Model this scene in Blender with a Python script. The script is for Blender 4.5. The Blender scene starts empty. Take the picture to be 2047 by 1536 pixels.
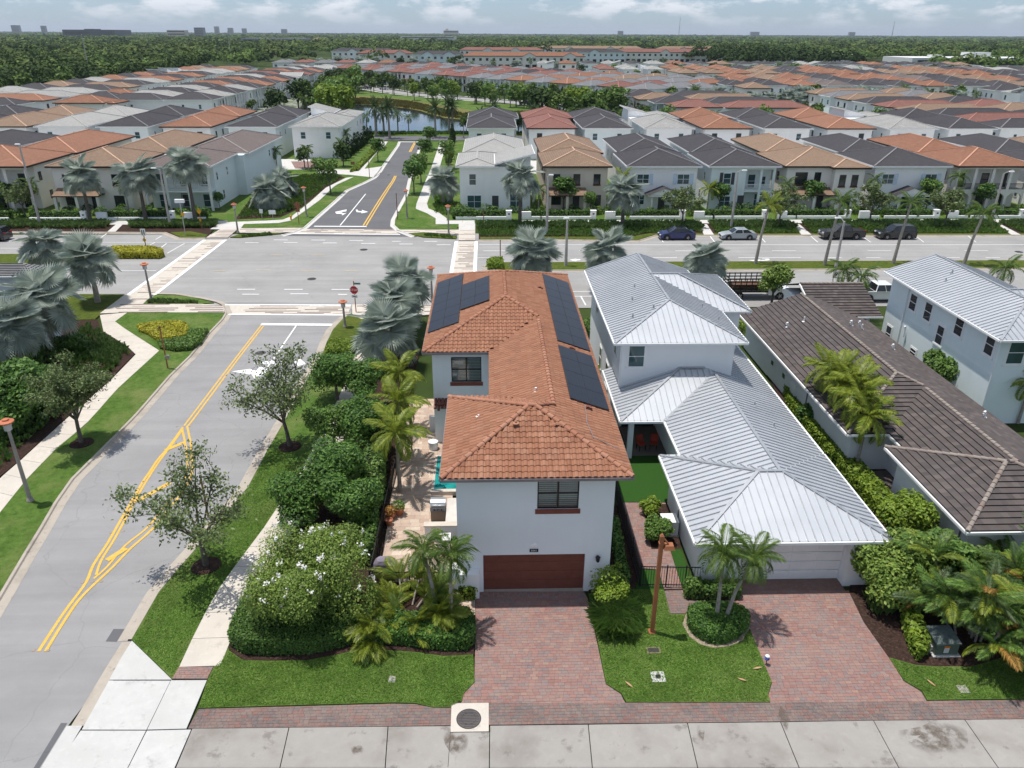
import bpy, math, random
import numpy as np
from mathutils import Matrix, Vector, Euler
# ------------------------------------------------------------------ camera, sky, sun, exposure
SC = bpy.context.scene
COL = SC.collection
PI = math.pi
cam_data = bpy.data.cameras.new('camera')
cam_data.sensor_width = 36.0
cam_data.lens = 26.64
cam_data.clip_start = 0.5
cam_data.clip_end = 60000.0
cam = bpy.data.objects.new('camera', cam_data)
COL.objects.link(cam)
m4 = Matrix([[0.9995575, 0.0084647, -0.0285142], [-0.0294348, 0.4193745, -0.907336], [0.0042778, 0.9077739, 0.4194381]]).to_4x4()
m4.translation = (0, 0, 25)
cam.matrix_world = m4
SC.camera = cam
SUN_DIR = Vector((-0.20, 0.085, 1.0)).normalized()      # towards the sun
SUN_EL = math.asin(SUN_DIR.z)
SUN_AZ = math.atan2(SUN_DIR.x, SUN_DIR.y)
W = bpy.data.worlds.new('World')
SC.world = W
W.use_nodes = True
nt = W.node_tree
nt.nodes.clear()
def wn(t, **k):
 n = nt.nodes.new(t)
 for a, b in k.items():
  setattr(n, a, b)
 return n
out = wn('ShaderNodeOutputWorld')
bg = wn('ShaderNodeBackground')
sky = wn('ShaderNodeTexSky', sky_type='NISHITA', sun_disc=False, sun_elevation=SUN_EL, sun_rotation=SUN_AZ,
   altitude=0.0, air_density=1.0, dust_density=0.2, ozone_density=3.0)
tc = wn('ShaderNodeTexCoord')
mp = wn('ShaderNodeMapping')
mp.inputs['Scale'].default_value = (8.0, 8.0, 24.0)
ns = wn('ShaderNodeTexNoise')
ns.inputs['Scale'].default_value = 2.2
ns.inputs['Detail'].default_value = 9.0
ns.inputs['Roughness'].default_value = 0.6
rp = wn('ShaderNodeValToRGB')
rp.color_ramp.elements[0].position = 0.47
rp.color_ramp.elements[1].position = 0.62
sep = wn('ShaderNodeSeparateXYZ')
mr = wn('ShaderNodeMapRange')
mr.inputs['From Min'].default_value = 0.0
mr.inputs['From Max'].default_value = 0.03
mu = wn('ShaderNodeMath', operation='MULTIPLY')
mix = wn('ShaderNodeMix', data_type='RGBA')
mix.inputs['B'].default_value = (5.7, 5.9, 6.3, 1)          # cloud white, in the sky's own units
tint = wn('ShaderNodeMix', data_type='RGBA', blend_type='MULTIPLY')
tint.inputs['Factor'].default_value = 1.0
trp = wn('ShaderNodeMapRange')               # humid blue-grey air towards the horizon
trp.inputs['From Min'].default_value = 0.0
trp.inputs['From Max'].default_value = 0.30
tcol = wn('ShaderNodeMix', data_type='RGBA')
tcol.inputs['A'].default_value = (0.40, 0.51, 0.74, 1)
tcol.inputs['B'].default_value = (1.0, 0.93, 0.83, 1)
L = nt.links.new
L(tc.outputs['Generated'], mp.inputs['Vector'])
L(mp.outputs['Vector'], ns.inputs['Vector'])
L(ns.outputs['Fac'], rp.inputs['Fac'])
L(tc.outputs['Generated'], sep.inputs[0])
L(sep.outputs['Z'], mr.inputs['Value'])
L(rp.outputs['Color'], mu.inputs[0])
L(mr.outputs['Result'], mu.inputs[1])
L(sep.outputs['Z'], trp.inputs['Value'])
L(trp.outputs['Result'], tcol.inputs['Factor'])
L(tcol.outputs['Result'], tint.inputs['B'])
L(sky.outputs[0], tint.inputs['A'])
L(tint.outputs['Result'], mix.inputs['A'])
L(mu.outputs[0], mix.inputs['Factor'])
L(mix.outputs['Result'], bg.inputs['Color'])
bg.inputs['Strength'].default_value = 0.15
L(bg.outputs[0], out.inputs[0])
sl = bpy.data.lights.new('sun', 'SUN')
sl.energy = 4.3
sl.angle = math.radians(0.53)
sl.color = (1.0, 0.955, 0.89)
so = bpy.data.objects.new('sun', sl)
COL.objects.link(so)
so.rotation_euler = SUN_DIR.to_track_quat('Z', 'Y').to_euler()
so.location = (-40, 20, 200)
SC.view_settings.view_transform = 'Standard'
SC.view_settings.look = 'None'
SC.view_settings.gamma = 1.0
SC.view_settings.use_curve_mapping = False
SC.view_settings.exposure = 0.06
SC.render.engine = 'CYCLES'
SC.cycles.max_bounces = 6
SC.cycles.diffuse_bounces = 3
SC.cycles.glossy_bounces = 3
SC.cycles.transparent_max_bounces = 8
SC.cycles.use_adaptive_sampling = True
SC.cycles.adaptive_threshold = 0.02
SC.cycles.use_denoising = True
# ------------------------------------------------------------------ helpers
rnd = random.Random(7)
nrg = np.random.default_rng(11)
ALLM = {}
class MB:
 """collects polygons, then links them as ONE mesh object"""
 def __init__(s):
  s.v = []; s.f = []; s.m = []; s.uv = []
  s.hasuv = False
 def poly(s, pts, mi=0, uv=None):
  b = len(s.v)
  s.v.extend([tuple(p) for p in pts])
  s.f.append(tuple(range(b, b + len(pts))))
  s.m.append(mi)
  if uv is not None:
   s.hasuv = True
   s.uv.append(list(uv))
  else:
   s.uv.append(None)
 def box(s, x0, y0, z0, x1, y1, z1, mi=0, bottom=True):
  a = [(x0,y0,z0),(x1,y0,z0),(x1,y1,z0),(x0,y1,z0),(x0,y0,z1),(x1,y0,z1),(x1,y1,z1),(x0,y1,z1)]
  s.hexa(a, mi, bottom)
 def hexa(s, a, mi=0, bottom=True):
  b = len(s.v)
  s.v.extend([tuple(p) for p in a])
  fs = [(4,5,6,7),(0,1,5,4),(1,2,6,5),(2,3,7,6),(3,0,4,7)]
  if bottom: fs.append((3,2,1,0))
  for q in fs:
   s.f.append(tuple(b+i for i in q)); s.m.append(mi); s.uv.append(None)
 def bar(s, p, q, w, h=None, mi=0, up=(0,0,1)):
  """rectangular bar from p to q"""
  h = w if h is None else h
  p = Vector(p); q = Vector(q); d = (q-p).normalized()
  u = Vector(up)
  if abs(d.dot(u)) > .98: u = Vector((1,0,0))
  sd = d.cross(u).normalized()*w/2; u2 = sd.cross(d).normalized()*h/2
  s.hexa([p-sd-u2, p+sd-u2, q+sd-u2, q-sd-u2, p-sd+u2, p+sd+u2, q+sd+u2, q-sd+u2], mi)
 def tube(s, pts, rad, n=6, mi=0, cap=True):
  """tube along points with radii"""
  pts = [Vector(p) for p in pts]
  if not hasattr(rad, '__len__'): rad = [rad]*len(pts)
  b = len(s.v)
  for i, p in enumerate(pts):
   d = (pts[min(i+1,len(pts)-1)]-pts[max(i-1,0)])
   d = d.normalized() if d.length > 1e-9 else Vector((0,0,1))
   u = Vector((1,0,0)) if abs(d.z) > .7 else Vector((0,0,1))
   a = d.cross(u).normalized(); c = d.cross(a)
   for k in range(n):
    t = 2*PI*k/n
    s.v.append(tuple(p + (a*math.cos(t)+c*math.sin(t))*rad[i]))
  for i in range(len(pts)-1):
   for k in range(n):
    s.f.append((b+i*n+k, b+i*n+(k+1)%n, b+(i+1)*n+(k+1)%n, b+(i+1)*n+k)); s.m.append(mi); s.uv.append(None)
  if cap:
   s.f.append(tuple(b+(len(pts)-1)*n+k for k in range(n))); s.m.append(mi); s.uv.append(None)
   s.f.append(tuple(b+k for k in reversed(range(n)))); s.m.append(mi); s.uv.append(None)
 def lathe(s, prof, n=12, c=(0,0,0), mi=0):
  """profile of (r,z) turned round the z axis"""
  b = len(s.v)
  for r, z in prof:
   for k in range(n):
    t = 2*PI*k/n
    s.v.append((c[0]+r*math.cos(t), c[1]+r*math.sin(t), c[2]+z))
  for i in range(len(prof)-1):
   for k in range(n):
    s.f.append((b+i*n+k, b+i*n+(k+1)%n, b+(i+1)*n+(k+1)%n, b+(i+1)*n+k)); s.m.append(mi); s.uv.append(None)
  s.f.append(tuple(b+(len(prof)-1)*n+k for k in range(n))); s.m.append(mi); s.uv.append(None)
  s.f.append(tuple(b+k for k in reversed(range(n)))); s.m.append(mi); s.uv.append(None)
 def prism(s, pts, z0, z1, mi=0, bottom=False):
  if area(pts) < 0: pts = pts[::-1]
  n = len(pts)
  s.poly([(p[0],p[1],z1) for p in pts], mi)
  for i in range(n):
   p, q = pts[i], pts[(i+1) % n]
   s.poly([(p[0],p[1],z0),(q[0],q[1],z0),(q[0],q[1],z1),(p[0],p[1],z1)], mi)
  if bottom: s.poly([(p[0],p[1],z0) for p in reversed(pts)], mi)
 def mesh(s, name, mats, smooth=False):
  me = bpy.data.meshes.new(name)
  nv, nf = len(s.v), len(s.f)
  me.vertices.add(nv)
  me.vertices.foreach_set('co', np.array(s.v, dtype=np.float32).ravel())
  tot = np.array([len(f) for f in s.f], dtype=np.int32)
  st = np.zeros(nf, dtype=np.int32); st[1:] = np.cumsum(tot)[:-1]
  me.loops.add(int(tot.sum()))
  me.loops.foreach_set('vertex_index', np.concatenate([np.array(f, dtype=np.int32) for f in s.f]))
  me.polygons.add(nf)
  me.polygons.foreach_set('loop_start', st)
  me.polygons.foreach_set('loop_total', tot)
  for m in (mats if isinstance(mats, (list, tuple)) else [mats]): me.materials.append(m)
  me.polygons.foreach_set('material_index', np.array(s.m, dtype=np.int32))
  me.update(calc_edges=True)
  if s.hasuv:
   ul = me.uv_layers.new(name='UVMap')
   flat = []
   for f, u in zip(s.f, s.uv):
    flat.extend(u if u is not None else [(0,0)]*len(f))
   ul.data.foreach_set('uv', np.array(flat, dtype=np.float32).ravel())
  me.polygons.foreach_set('use_smooth', np.full(nf, bool(smooth)))
  return me
 def build(s, name, mats, parent=None, smooth=False, **k):
  return put(name, s.mesh(name, mats, smooth), parent, **k)
def np_mesh(name, co, quads, mats, mi=None, smooth=False):
 """fast mesh of equal-sized faces from numpy arrays"""
 me = bpy.data.meshes.new(name)
 co = np.asarray(co, dtype=np.float32); quads = np.asarray(quads, dtype=np.int32)
 nf, k = quads.shape
 me.vertices.add(len(co)); me.vertices.foreach_set('co', co.ravel())
 me.loops.add(nf*k); me.loops.foreach_set('vertex_index', quads.ravel())
 me.polygons.add(nf)
 me.polygons.foreach_set('loop_start', np.arange(0, nf*k, k, dtype=np.int32))
 me.polygons.foreach_set('loop_total', np.full(nf, k, dtype=np.int32))
 for m in (mats if isinstance(mats, (list, tuple)) else [mats]): me.materials.append(m)
 if mi is not None: me.polygons.foreach_set('material_index', np.asarray(mi, dtype=np.int32))
 me.update(calc_edges=True)
 me.polygons.foreach_set('use_smooth', np.full(nf, bool(smooth)))
 return me
def tag(o, label=None, cat=None, group=None, kind=None):
 if label: o['label'] = label
 if cat: o['category'] = cat
 if group: o['group'] = group
 if kind: o['kind'] = kind
 return o
def put(name, me, parent=None, loc=None, rot=None, scale=None, mat=None, label=None, cat=None, group=None, kind=None):
 o = bpy.data.objects.new(name, me)
 COL.objects.link(o)
 if parent is not None: o.parent = parent
 if mat is not None: o.matrix_basis = mat
 else:
  if loc is not None: o.location = loc
  if rot is not None: o.rotation_euler = rot if hasattr(rot, '__len__') else (0, 0, rot)
  if scale is not None: o.scale = scale if hasattr(scale, '__len__') else (scale,)*3
 return tag(o, label, cat, group, kind)
def empty(name, loc, label, cat, group=None, rz=0.0):
 o = bpy.data.objects.new(name, None)
 COL.objects.link(o)
 o.empty_display_size = .2
 o.location = loc if len(loc) == 3 else (loc[0], loc[1], 0)
 o.rotation_euler = (0, 0, rz)
 return tag(o, label, cat, group)
def kids(o, table):
 return table.get(o.name, [])
def child_table():
 t = {}
 for o in COL.objects:
  if o.parent: t.setdefault(o.parent.name, []).append(o)
 return t
def copy_tree(o, table, parent=None):
 c = o.copy(); COL.objects.link(c)
 if parent is not None: c.parent = parent
 for ch in table.get(o.name, []): copy_tree(ch, table, c)
 return c
def area(p):
 return sum(p[i][0]*p[(i+1) % len(p)][1]-p[(i+1) % len(p)][0]*p[i][1] for i in range(len(p)))/2
def inside(p, poly):
 c = False; n = len(poly)
 for i in range(n):
  a, b = poly[i], poly[(i+1) % n]
  if (a[1] > p[1]) != (b[1] > p[1]) and p[0] < (b[0]-a[0])*(p[1]-a[1])/(b[1]-a[1])+a[0]: c = not c
 return c
def clip(poly, a, b, c):
 """part of a convex 2-d polygon with a*x+b*y+c >= 0"""
 r = []; n = len(poly)
 for i in range(n):
  p, q = poly[i], poly[(i+1) % n]
  dp, dq = a*p[0]+b*p[1]+c, a*q[0]+b*q[1]+c
  if dp >= 0: r.append(p)
  if (dp > 0 > dq) or (dp < 0 < dq):
   t = dp/(dp-dq); r.append((p[0]+(q[0]-p[0])*t, p[1]+(q[1]-p[1])*t))
 return r if len(r) > 2 and abs(area(r)) > 1e-4 else []
def subtract(poly, hp):
 """convex polygon minus the convex region of half-planes hp"""
 res = []; rest = poly
 for a, b, c in hp:
  if not rest: break
  o = clip(rest, -a, -b, -c)
  if o: res.append(o)
  rest = clip(rest, a, b, c)
 return res
def offset_line(pts, d):
 """polyline moved sideways by d (positive: to the left of its direction)"""
 r = []; n = len(pts)
 for i in range(n):
  p = Vector(pts[i][:2]); a = Vector(pts[max(i-1,0)][:2]); b = Vector(pts[min(i+1,n-1)][:2])
  d1 = (p-a).normalized() if i > 0 else (b-p).normalized()
  d2 = (b-p).normalized() if i < n-1 else d1
  n1 = Vector((-d1.y, d1.x)); n2 = Vector((-d2.y, d2.x))
  nn = (n1+n2).normalized(); k = max(.5, nn.dot(n1))
  r.append((p.x+nn.x*d/k, p.y+nn.y*d/k))
 return r
def smooth_line(pts, k=4):
 """Catmull-Rom through pts"""
 P_ = [Vector(p) for p in pts]; r = []
 for i in range(len(P_)-1):
  p0, p1, p2, p3 = P_[max(i-1,0)], P_[i], P_[i+1], P_[min(i+2,len(P_)-1)]
  for j in range(k):
   t = j/k
   r.append(tuple(.5*((2*p1)+(p2-p0)*t+(2*p0-5*p1+4*p2-p3)*t*t+(3*p1-p0-3*p2+p3)*t**3)))
 r.append(tuple(P_[-1]))
 return r
def sheet(name, pts, z, mat, **k):
 from mathutils.geometry import tessellate_polygon
 if area(pts) < 0: pts = pts[::-1]
 mb = MB()
 v = [(p[0], p[1], z) for p in pts]
 tr = tessellate_polygon([[Vector(q) for q in v]])
 mb.v = v
 for t in tr:
  a, b, c = (v[i] for i in t)
  if (b[0]-a[0])*(c[1]-a[1])-(b[1]-a[1])*(c[0]-a[0]) < 0: t = t[::-1]
  mb.f.append(tuple(t)); mb.m.append(0); mb.uv.append(None)
 return mb.build(name, mat, **k)
def slab(name, pts, z0, z1, mat, parent=None, **k):
 """sheet with side walls, any outline"""
 from mathutils.geometry import tessellate_polygon
 if area(pts) < 0: pts = pts[::-1]
 mb = MB(); n = len(pts)
 mb.v = [(p[0], p[1], z1) for p in pts]
 for t in tessellate_polygon([[Vector(q) for q in mb.v]]):
  a, b, c = (mb.v[i] for i in t)
  if (b[0]-a[0])*(c[1]-a[1])-(b[1]-a[1])*(c[0]-a[0]) < 0: t = t[::-1]
  mb.f.append(tuple(t)); mb.m.append(0); mb.uv.append(None)
 for i in range(n):
  p, q = pts[i], pts[(i+1) % n]
  mb.poly([(p[0],p[1],z0),(q[0],q[1],z0),(q[0],q[1],z1),(p[0],p[1],z1)])
 return mb.build(name, mat, parent, **k)
def ribbon(mb, pts, w, z, mi=0):
 """flat strip of width w along a polyline"""
 a = offset_line(pts, w/2); b = offset_line(pts, -w/2)
 for i in range(len(pts)-1):
  mb.poly([(b[i][0],b[i][1],z),(b[i+1][0],b[i+1][1],z),(a[i+1][0],a[i+1][1],z),(a[i][0],a[i][1],z)], mi)
# ------------------------------------------------------------------ materials
class NT:
 def __init__(s, name):
  s.mat = bpy.data.materials.new(name); s.mat.use_nodes = True
  s.t = s.mat.node_tree; s.t.nodes.clear()
  s.out = s.n('ShaderNodeOutputMaterial')
 def n(s, t, **k):
  x = s.t.nodes.new(t)
  for a, b in k.items():
   if a.startswith('i_'): x.inputs[a[2:].replace('_', ' ')].default_value = b
   else: setattr(x, a, b)
  return x
 def l(s, a, b): s.t.links.new(a, b)
 def pos(s):
  return s.n('ShaderNodeNewGeometry').outputs['Position']
 def noise(s, scale, detail=4, rough=.55, vec=None, stretch=None):
  x = s.n('ShaderNodeTexNoise', i_Scale=scale, i_Detail=detail, i_Roughness=rough)
  v = vec or s.pos()
  if stretch:
   mp = s.n('ShaderNodeMapping'); mp.inputs['Scale'].default_value = stretch
   s.l(v, mp.inputs['Vector']); v = mp.outputs[0]
  s.l(v, x.inputs['Vector'])
  return x.outputs['Fac']
 def ramp(s, fac, stops):
  r = s.n('ShaderNodeValToRGB'); e = r.color_ramp.elements
  while len(e) < len(stops): e.new(.5)
  for x, (p, c) in zip(e, stops):
   x.position = p; x.color = (*c, 1) if len(c) == 3 else c
  s.l(fac, r.inputs[0]); return r.outputs[0]
 def mix(s, fac, a, b, mode='MIX'):
  x = s.n('ShaderNodeMix', data_type='RGBA', blend_type=mode)
  for sock, v in ((x.inputs['Factor'], fac), (x.inputs['A'], a), (x.inputs['B'], b)):
   if hasattr(v, 'is_linked'): s.l(v, sock)
   elif hasattr(v, '__len__'): sock.default_value = (*v, 1)
   else: sock.default_value = v
  return x.outputs['Result']
 def math(s, op, a, b=None, c=None):
  x = s.n('ShaderNodeMath', operation=op)
  for i, v in enumerate((a, b, c)):
   if v is None: continue
   if hasattr(v, 'is_linked'): s.l(v, x.inputs[i])
   else: x.inputs[i].default_value = v
  return x.outputs[0]
 def bump(s, h, strength=.3, dist=.05):
  b = s.n('ShaderNodeBump', i_Strength=strength, i_Distance=dist); s.l(h, b.inputs['Height']); return b.outputs[0]
 def pbsdf(s, col, rough=.8, metal=0.0, bump=None, spec=.3, trans=0.0):
  p = s.n('ShaderNodeBsdfPrincipled')
  for nm, v in (('Base Color', col), ('Roughness', rough), ('Metallic', metal), ('Specular IOR Level', spec)):
   if hasattr(v, 'is_linked'): s.l(v, p.inputs[nm])
   elif hasattr(v, '__len__'): p.inputs[nm].default_value = (*v, 1)
   else: p.inputs[nm].default_value = v
  if bump is not None: s.l(bump, p.inputs['Normal'])
  sh = p.outputs[0]
  if trans:
   t = s.n('ShaderNodeBsdfTranslucent')
   if hasattr(col, 'is_linked'): s.l(col, t.inputs[0])
   else: t.inputs[0].default_value = (*col, 1)
   mx = s.n('ShaderNodeMixShader'); mx.inputs[0].default_value = trans
   s.l(sh, mx.inputs[1]); s.l(t.outputs[0], mx.inputs[2]); sh = mx.outputs[0]
  s.l(sh, s.out.inputs[0]); return s.mat
def plain(name, col, rough=.7, metal=0., var=.12, scale=1.5, spec=.3, bump=0.):
 n = NT(name)
 f = n.noise(scale, 5)
 c = n.ramp(f, [(.3, tuple(x*(1-var) for x in col)), (.7, tuple(min(1, x*(1+var)) for x in col))])
 b = n.bump(n.noise(scale*30, 3), bump, .01) if bump else None
 return n.pbsdf(c, rough, metal, b, spec)
def stucco(name, col):
 n = NT(name)
 f = n.noise(.35, 5, .6)
 g = n.noise(.9, 4, .6, stretch=(1, 1, .12))        # faint rain streaks
 c = n.ramp(f, [(.3, tuple(x*.93 for x in col)), (.7, col)])
 c = n.mix(n.ramp(g, [(.5, (0, 0, 0)), (.75, (.35, .35, .35))]), c, tuple(x*.86 for x in col))
 return n.pbsdf(c, .9, 0, n.bump(n.noise(40, 2), .25, .006), .2)
def leaf_mat(name, cols, trans=.25, rough=.55, spec=.3, obj=False):
 n = NT(name)
 g = n.n('ShaderNodeNewGeometry')
 f = g.outputs['Random Per Island']
 if obj: f = n.n('ShaderNodeObjectInfo').outputs['Random']
 k = len(cols)
 c = n.ramp(f, [(i/max(1, k-1), cc) for i, cc in enumerate(cols)])
 big = n.noise(.8, 2)
 c = n.mix(n.ramp(big, [(.35, (.0, .0, .0)), (.7, (.45, .45, .45))]), c, tuple(x*.62 for x in cols[0]))
 return n.pbsdf(c, rough, 0, None, spec, trans)
def glass(name, col, rough=.06):
 n = NT(name)
 c = n.ramp(n.noise(.5, 2), [(.35, tuple(x*.6 for x in col)), (.65, col)])
 return n.pbsdf(c, rough, 0, None, .6)
WHITE = stucco('stucco_white', (.88, .88, .87))
COOL = stucco('stucco_cool_grey', (.72, .745, .77))
PALE = stucco('stucco_pale_grey', (.86, .86, .85))
MINT = stucco('stucco_mint', (.76, .825, .82))
CREAM = stucco('stucco_cream', (.83, .79, .73))
BEIGE = stucco('stucco_beige', (.66, .585, .49))
TRIMW = plain('trim_white', (.80, .80, .79), .6, var=.05)
TRIMB = plain('trim_bronze', (.035, .024, .02), .5)
GUTTER = plain('gutter_taupe', (.24, .20, .20), .45)
TERRA = plain('sill_terracotta', (.22, .055, .035), .6)
GDOOR = None
GLASSD = glass('glass_dark', (.030, .040, .045))
GLASST = glass('glass_teal', (.05, .105, .115))
BLACK = plain('black_metal', (.018, .019, .021), .45)
DARKIN = plain('dark_interior', (.02, .02, .02), .9)
MULCH = NT('mulch')
_c = MULCH.ramp(MULCH.noise(9, 6, .7), [(.3, (.018, .011, .009)), (.55, (.055, .033, .026)), (.8, (.13, .085, .06))])
MULCH = MULCH.pbsdf(_c, .95, 0, MULCH.bump(MULCH.noise(30, 4), .9, .04), .1)
def grass_mat(name, dark, mid, lite, dry, amount=.5):
 n = NT(name)
 a = n.noise(.33, 5, .6); b = n.noise(2.6, 5, .65); c = n.noise(22, 4, .7)
 col = n.ramp(b, [(.3, dark), (.5, mid), (.72, lite)])
 col = n.mix(n.ramp(a, [(.47, (0, 0, 0)), (.72, (amount,)*3)]), col, dry)
 col = n.mix(n.ramp(c, [(.25, (.7, .7, .7)), (.6, (0, 0, 0))]), col, tuple(x*.42 for x in dark))
 return n.pbsdf(col, .9, 0, n.bump(c, .8, .06), .15)
GRASS = grass_mat('lawn_grass', (.052, .104, .015), (.088, .162, .026), (.130, .215, .042), (.21, .235, .08), .8)
GRASS2 = grass_mat('verge_grass', (.045, .075, .010), (.085, .120, .014), (.13, .16, .022), (.17, .17, .035))
TURF = plain('artificial_turf', (.020, .072, .006), .9, var=.1, scale=8, bump=.5)
def asphalt(name, col, ang=0., streak=.35):
 n = NT(name)
 mp = n.n('ShaderNodeMapping'); mp.inputs['Rotation'].default_value = (0, 0, ang); mp.inputs['Scale'].default_value = (.05, .9, 1)
 n.l(n.pos(), mp.inputs['Vector'])
 st = n.noise(1.0, 5, .6, vec=mp.outputs[0])
 a = n.noise(.18, 6, .6); b = n.noise(45, 3, .7); c = n.noise(.9, 4, .6)
 base = n.ramp(a, [(.3, tuple(x*.86 for x in col)), (.5, col), (.7, tuple(x*1.1 for x in col))])
 base = n.mix(n.ramp(b, [(.35, (.28,)*3), (.62, (0,)*3)]), base, tuple(x*.55 for x in col))
 base = n.mix(n.ramp(c, [(.55, (0,)*3), (.75, (.22,)*3)]), base, tuple(x*1.25 for x in col))
 base = n.mix(n.ramp(st, [(.42, (0,)*3), (.68, (streak,)*3)]), base, tuple(x*.68 for x in col))
 vo = n.n('ShaderNodeTexVoronoi', feature='DISTANCE_TO_EDGE', i_Scale=.16)
 wv = n.n('ShaderNodeVectorMath', operation='ADD'); nz = n.n('ShaderNodeTexNoise', i_Scale=.8, i_Detail=5.); n.l(n.pos(), nz.inputs['Vector']); n.l(n.pos(), wv.inputs[0]); n.l(nz.outputs['Color'], wv.inputs[1]); n.l(wv.outputs[0], vo.inputs['Vector'])
 base = n.mix(n.ramp(vo.outputs['Distance'], [(0, (.32,)*3), (.005, (.0,)*3)]), base, tuple(x*.5 for x in col))
 return n.pbsdf(base, .85, 0, n.bump(b, .3, .01), .25), n
ASPH, _ = asphalt('asphalt_weathered', (.30, .295, .293), -1.13, .4)
ASPHR, _ = asphalt('asphalt_boulevard', (.335, .327, .318), 0., .45)
ASPHD, _ = asphalt('asphalt_dark', (.14, .139, .145))
ASPHP, _ = asphalt('asphalt_patch', (.13, .13, .138))
def concrete(name, col, stain, amt=.6, sc=.5):
 n = NT(name)
 a = n.noise(sc, 7, .62); b = n.noise(sc*4, 5, .65); c = n.noise(60, 2)
 base = n.ramp(b, [(.3, tuple(x*.88 for x in col)), (.65, col)])
 base = n.mix(n.ramp(a, [(.5, (0,)*3), (.68, (amt,)*3)]), base, stain)
 e = n.noise(sc*2.6, 6, .7); f = n.noise(sc*9, 4, .6)
 base = n.mix(n.ramp(e, [(.58, (0,)*3), (.66, (amt*.75,)*3)]), base, tuple(x*.62 for x in stain))
 base = n.mix(n.ramp(f, [(.55, (0,)*3), (.75, (.3,)*3)]), base, tuple(min(1, x*1.22) for x in col))
 i = n.n('ShaderNodeObjectInfo').outputs['Random']
 base = n.mix(n.math('MULTIPLY', i, .28), base, tuple(x*.82 for x in col))
 return n.pbsdf(base, .88, 0, n.bump(c, .2, .006), .25)
CONC = concrete('concrete_alley', (.345, .325, .30), (.20, .175, .155), .85, .38)
CONCW = concrete('concrete_new', (.545, .54, .52), (.43, .415, .395), .6, .5)
CONCS = concrete('concrete_sidewalk', (.60, .545, .475), (.44, .40, .35), .5, .4)
KERB = concrete('concrete_kerb', (.44, .39, .33), (.25, .215, .18), .8, .7)
WALKW = concrete('concrete_path', (.60, .58, .55), (.45, .43, .40), .5, .4)
def paver_mat(name, cols, obj=False):
 n = NT(name)
 f = n.n('ShaderNodeObjectInfo').outputs['Random'] if obj else n.n('ShaderNodeNewGeometry').outputs['Random Per Island']
 k = len(cols)
 c = n.ramp(f, [(i/(k-1), q) for i, q in enumerate(cols)])
 big = n.noise(.5, 4); mid = n.noise(7, 4, .65)
 c = n.mix(n.ramp(big, [(.45, (0,)*3), (.7, (.40,)*3)]), c, (.30, .225, .195))
 c = n.mix(n.ramp(mid, [(.45, (0,)*3), (.8, (.45,)*3)]), c, (.33, .24, .21))
 return n.pbsdf(c, .85, 0, n.bump(n.noise(50, 3), .3, .005), .2)
_red = [(.262,.142,.12),(.285,.156,.132),(.215,.155,.145),(.295,.176,.142),(.19,.158,.155),(.245,.135,.118),(.27,.158,.138),(.21,.168,.163),(.305,.195,.155),(.24,.125,.108),(.262,.152,.136)]
PAVR, PAVRO = paver_mat('paver_red', _red), paver_mat('paver_red_single', _red, True)
_grey = [(.165,.12,.11),(.14,.118,.115),(.205,.12,.10),(.128,.115,.112),(.18,.145,.128),(.20,.105,.088),(.15,.128,.122)]
PAVG, PAVGO = paver_mat('paver_grey_red', _grey), paver_mat('paver_grey_red_single', _grey, True)
_trav = [(.56,.44,.34),(.46,.33,.25),(.62,.51,.41),(.40,.28,.21),(.58,.46,.36),(.50,.38,.30),(.66,.56,.45)]
PAVT, PAVTO = paver_mat('paver_travertine', _trav), paver_mat('paver_travertine_single', _trav, True)
BED = plain('sand_bed', (.12, .10, .09), .95)
YELLOW = NT('paint_yellow')
_c = YELLOW.ramp(YELLOW.noise(7, 5, .7), [(.35, (.60, .355, .055)), (.55, (.70, .42, .075)), (.63, (.64, .43, .13)), (.72, (.38, .34, .27))])
YELLOW = YELLOW.pbsdf(_c, .75)
FADED = plain('paint_faded_yellow', (.42, .36, .26), .8)
WPAINT = plain('paint_white', (.78, .78, .77), .7, var=.08, scale=5)
def tile_mat(name, cols, obj=False):
 n = NT(name)
 f = n.n('ShaderNodeObjectInfo').outputs['Random'] if obj else n.n('ShaderNodeNewGeometry').outputs['Random Per Island']
 k = len(cols)
 c = n.ramp(f, [(i/(k-1), q) for i, q in enumerate(cols)])
 g = n.noise(1.1, 6, .65); h = n.noise(14, 4, .7)
 c = n.mix(n.ramp(g, [(.5, (0,)*3), (.72, (.5,)*3)]), c, (.17, .085, .06))
 c = n.mix(n.ramp(h, [(.55, (0,)*3), (.8, (.35,)*3)]), c, (.40, .27, .2))
 return n.pbsdf(c, .8, 0, n.bump(h, .3, .01), .25)
_clay = [(.305,.138,.078),(.28,.122,.068),(.33,.158,.095),(.255,.108,.061),(.32,.147,.086),(.36,.182,.113),(.285,.127,.071)]
CLAY, CLAYO = tile_mat('clay_tile', _clay), tile_mat('clay_tile_single', _clay, True)
CAP = tile_mat('ridge_cap', [(.36,.16,.095),(.40,.20,.13),(.33,.14,.085),(.38,.18,.11)], True)
CAPJ = tile_mat('ridge_cap_joined', [(.36,.16,.095),(.40,.20,.13),(.33,.14,.085),(.38,.18,.11)])
UNDER = plain('roof_underlay', (.12, .05, .035), .95)
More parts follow.
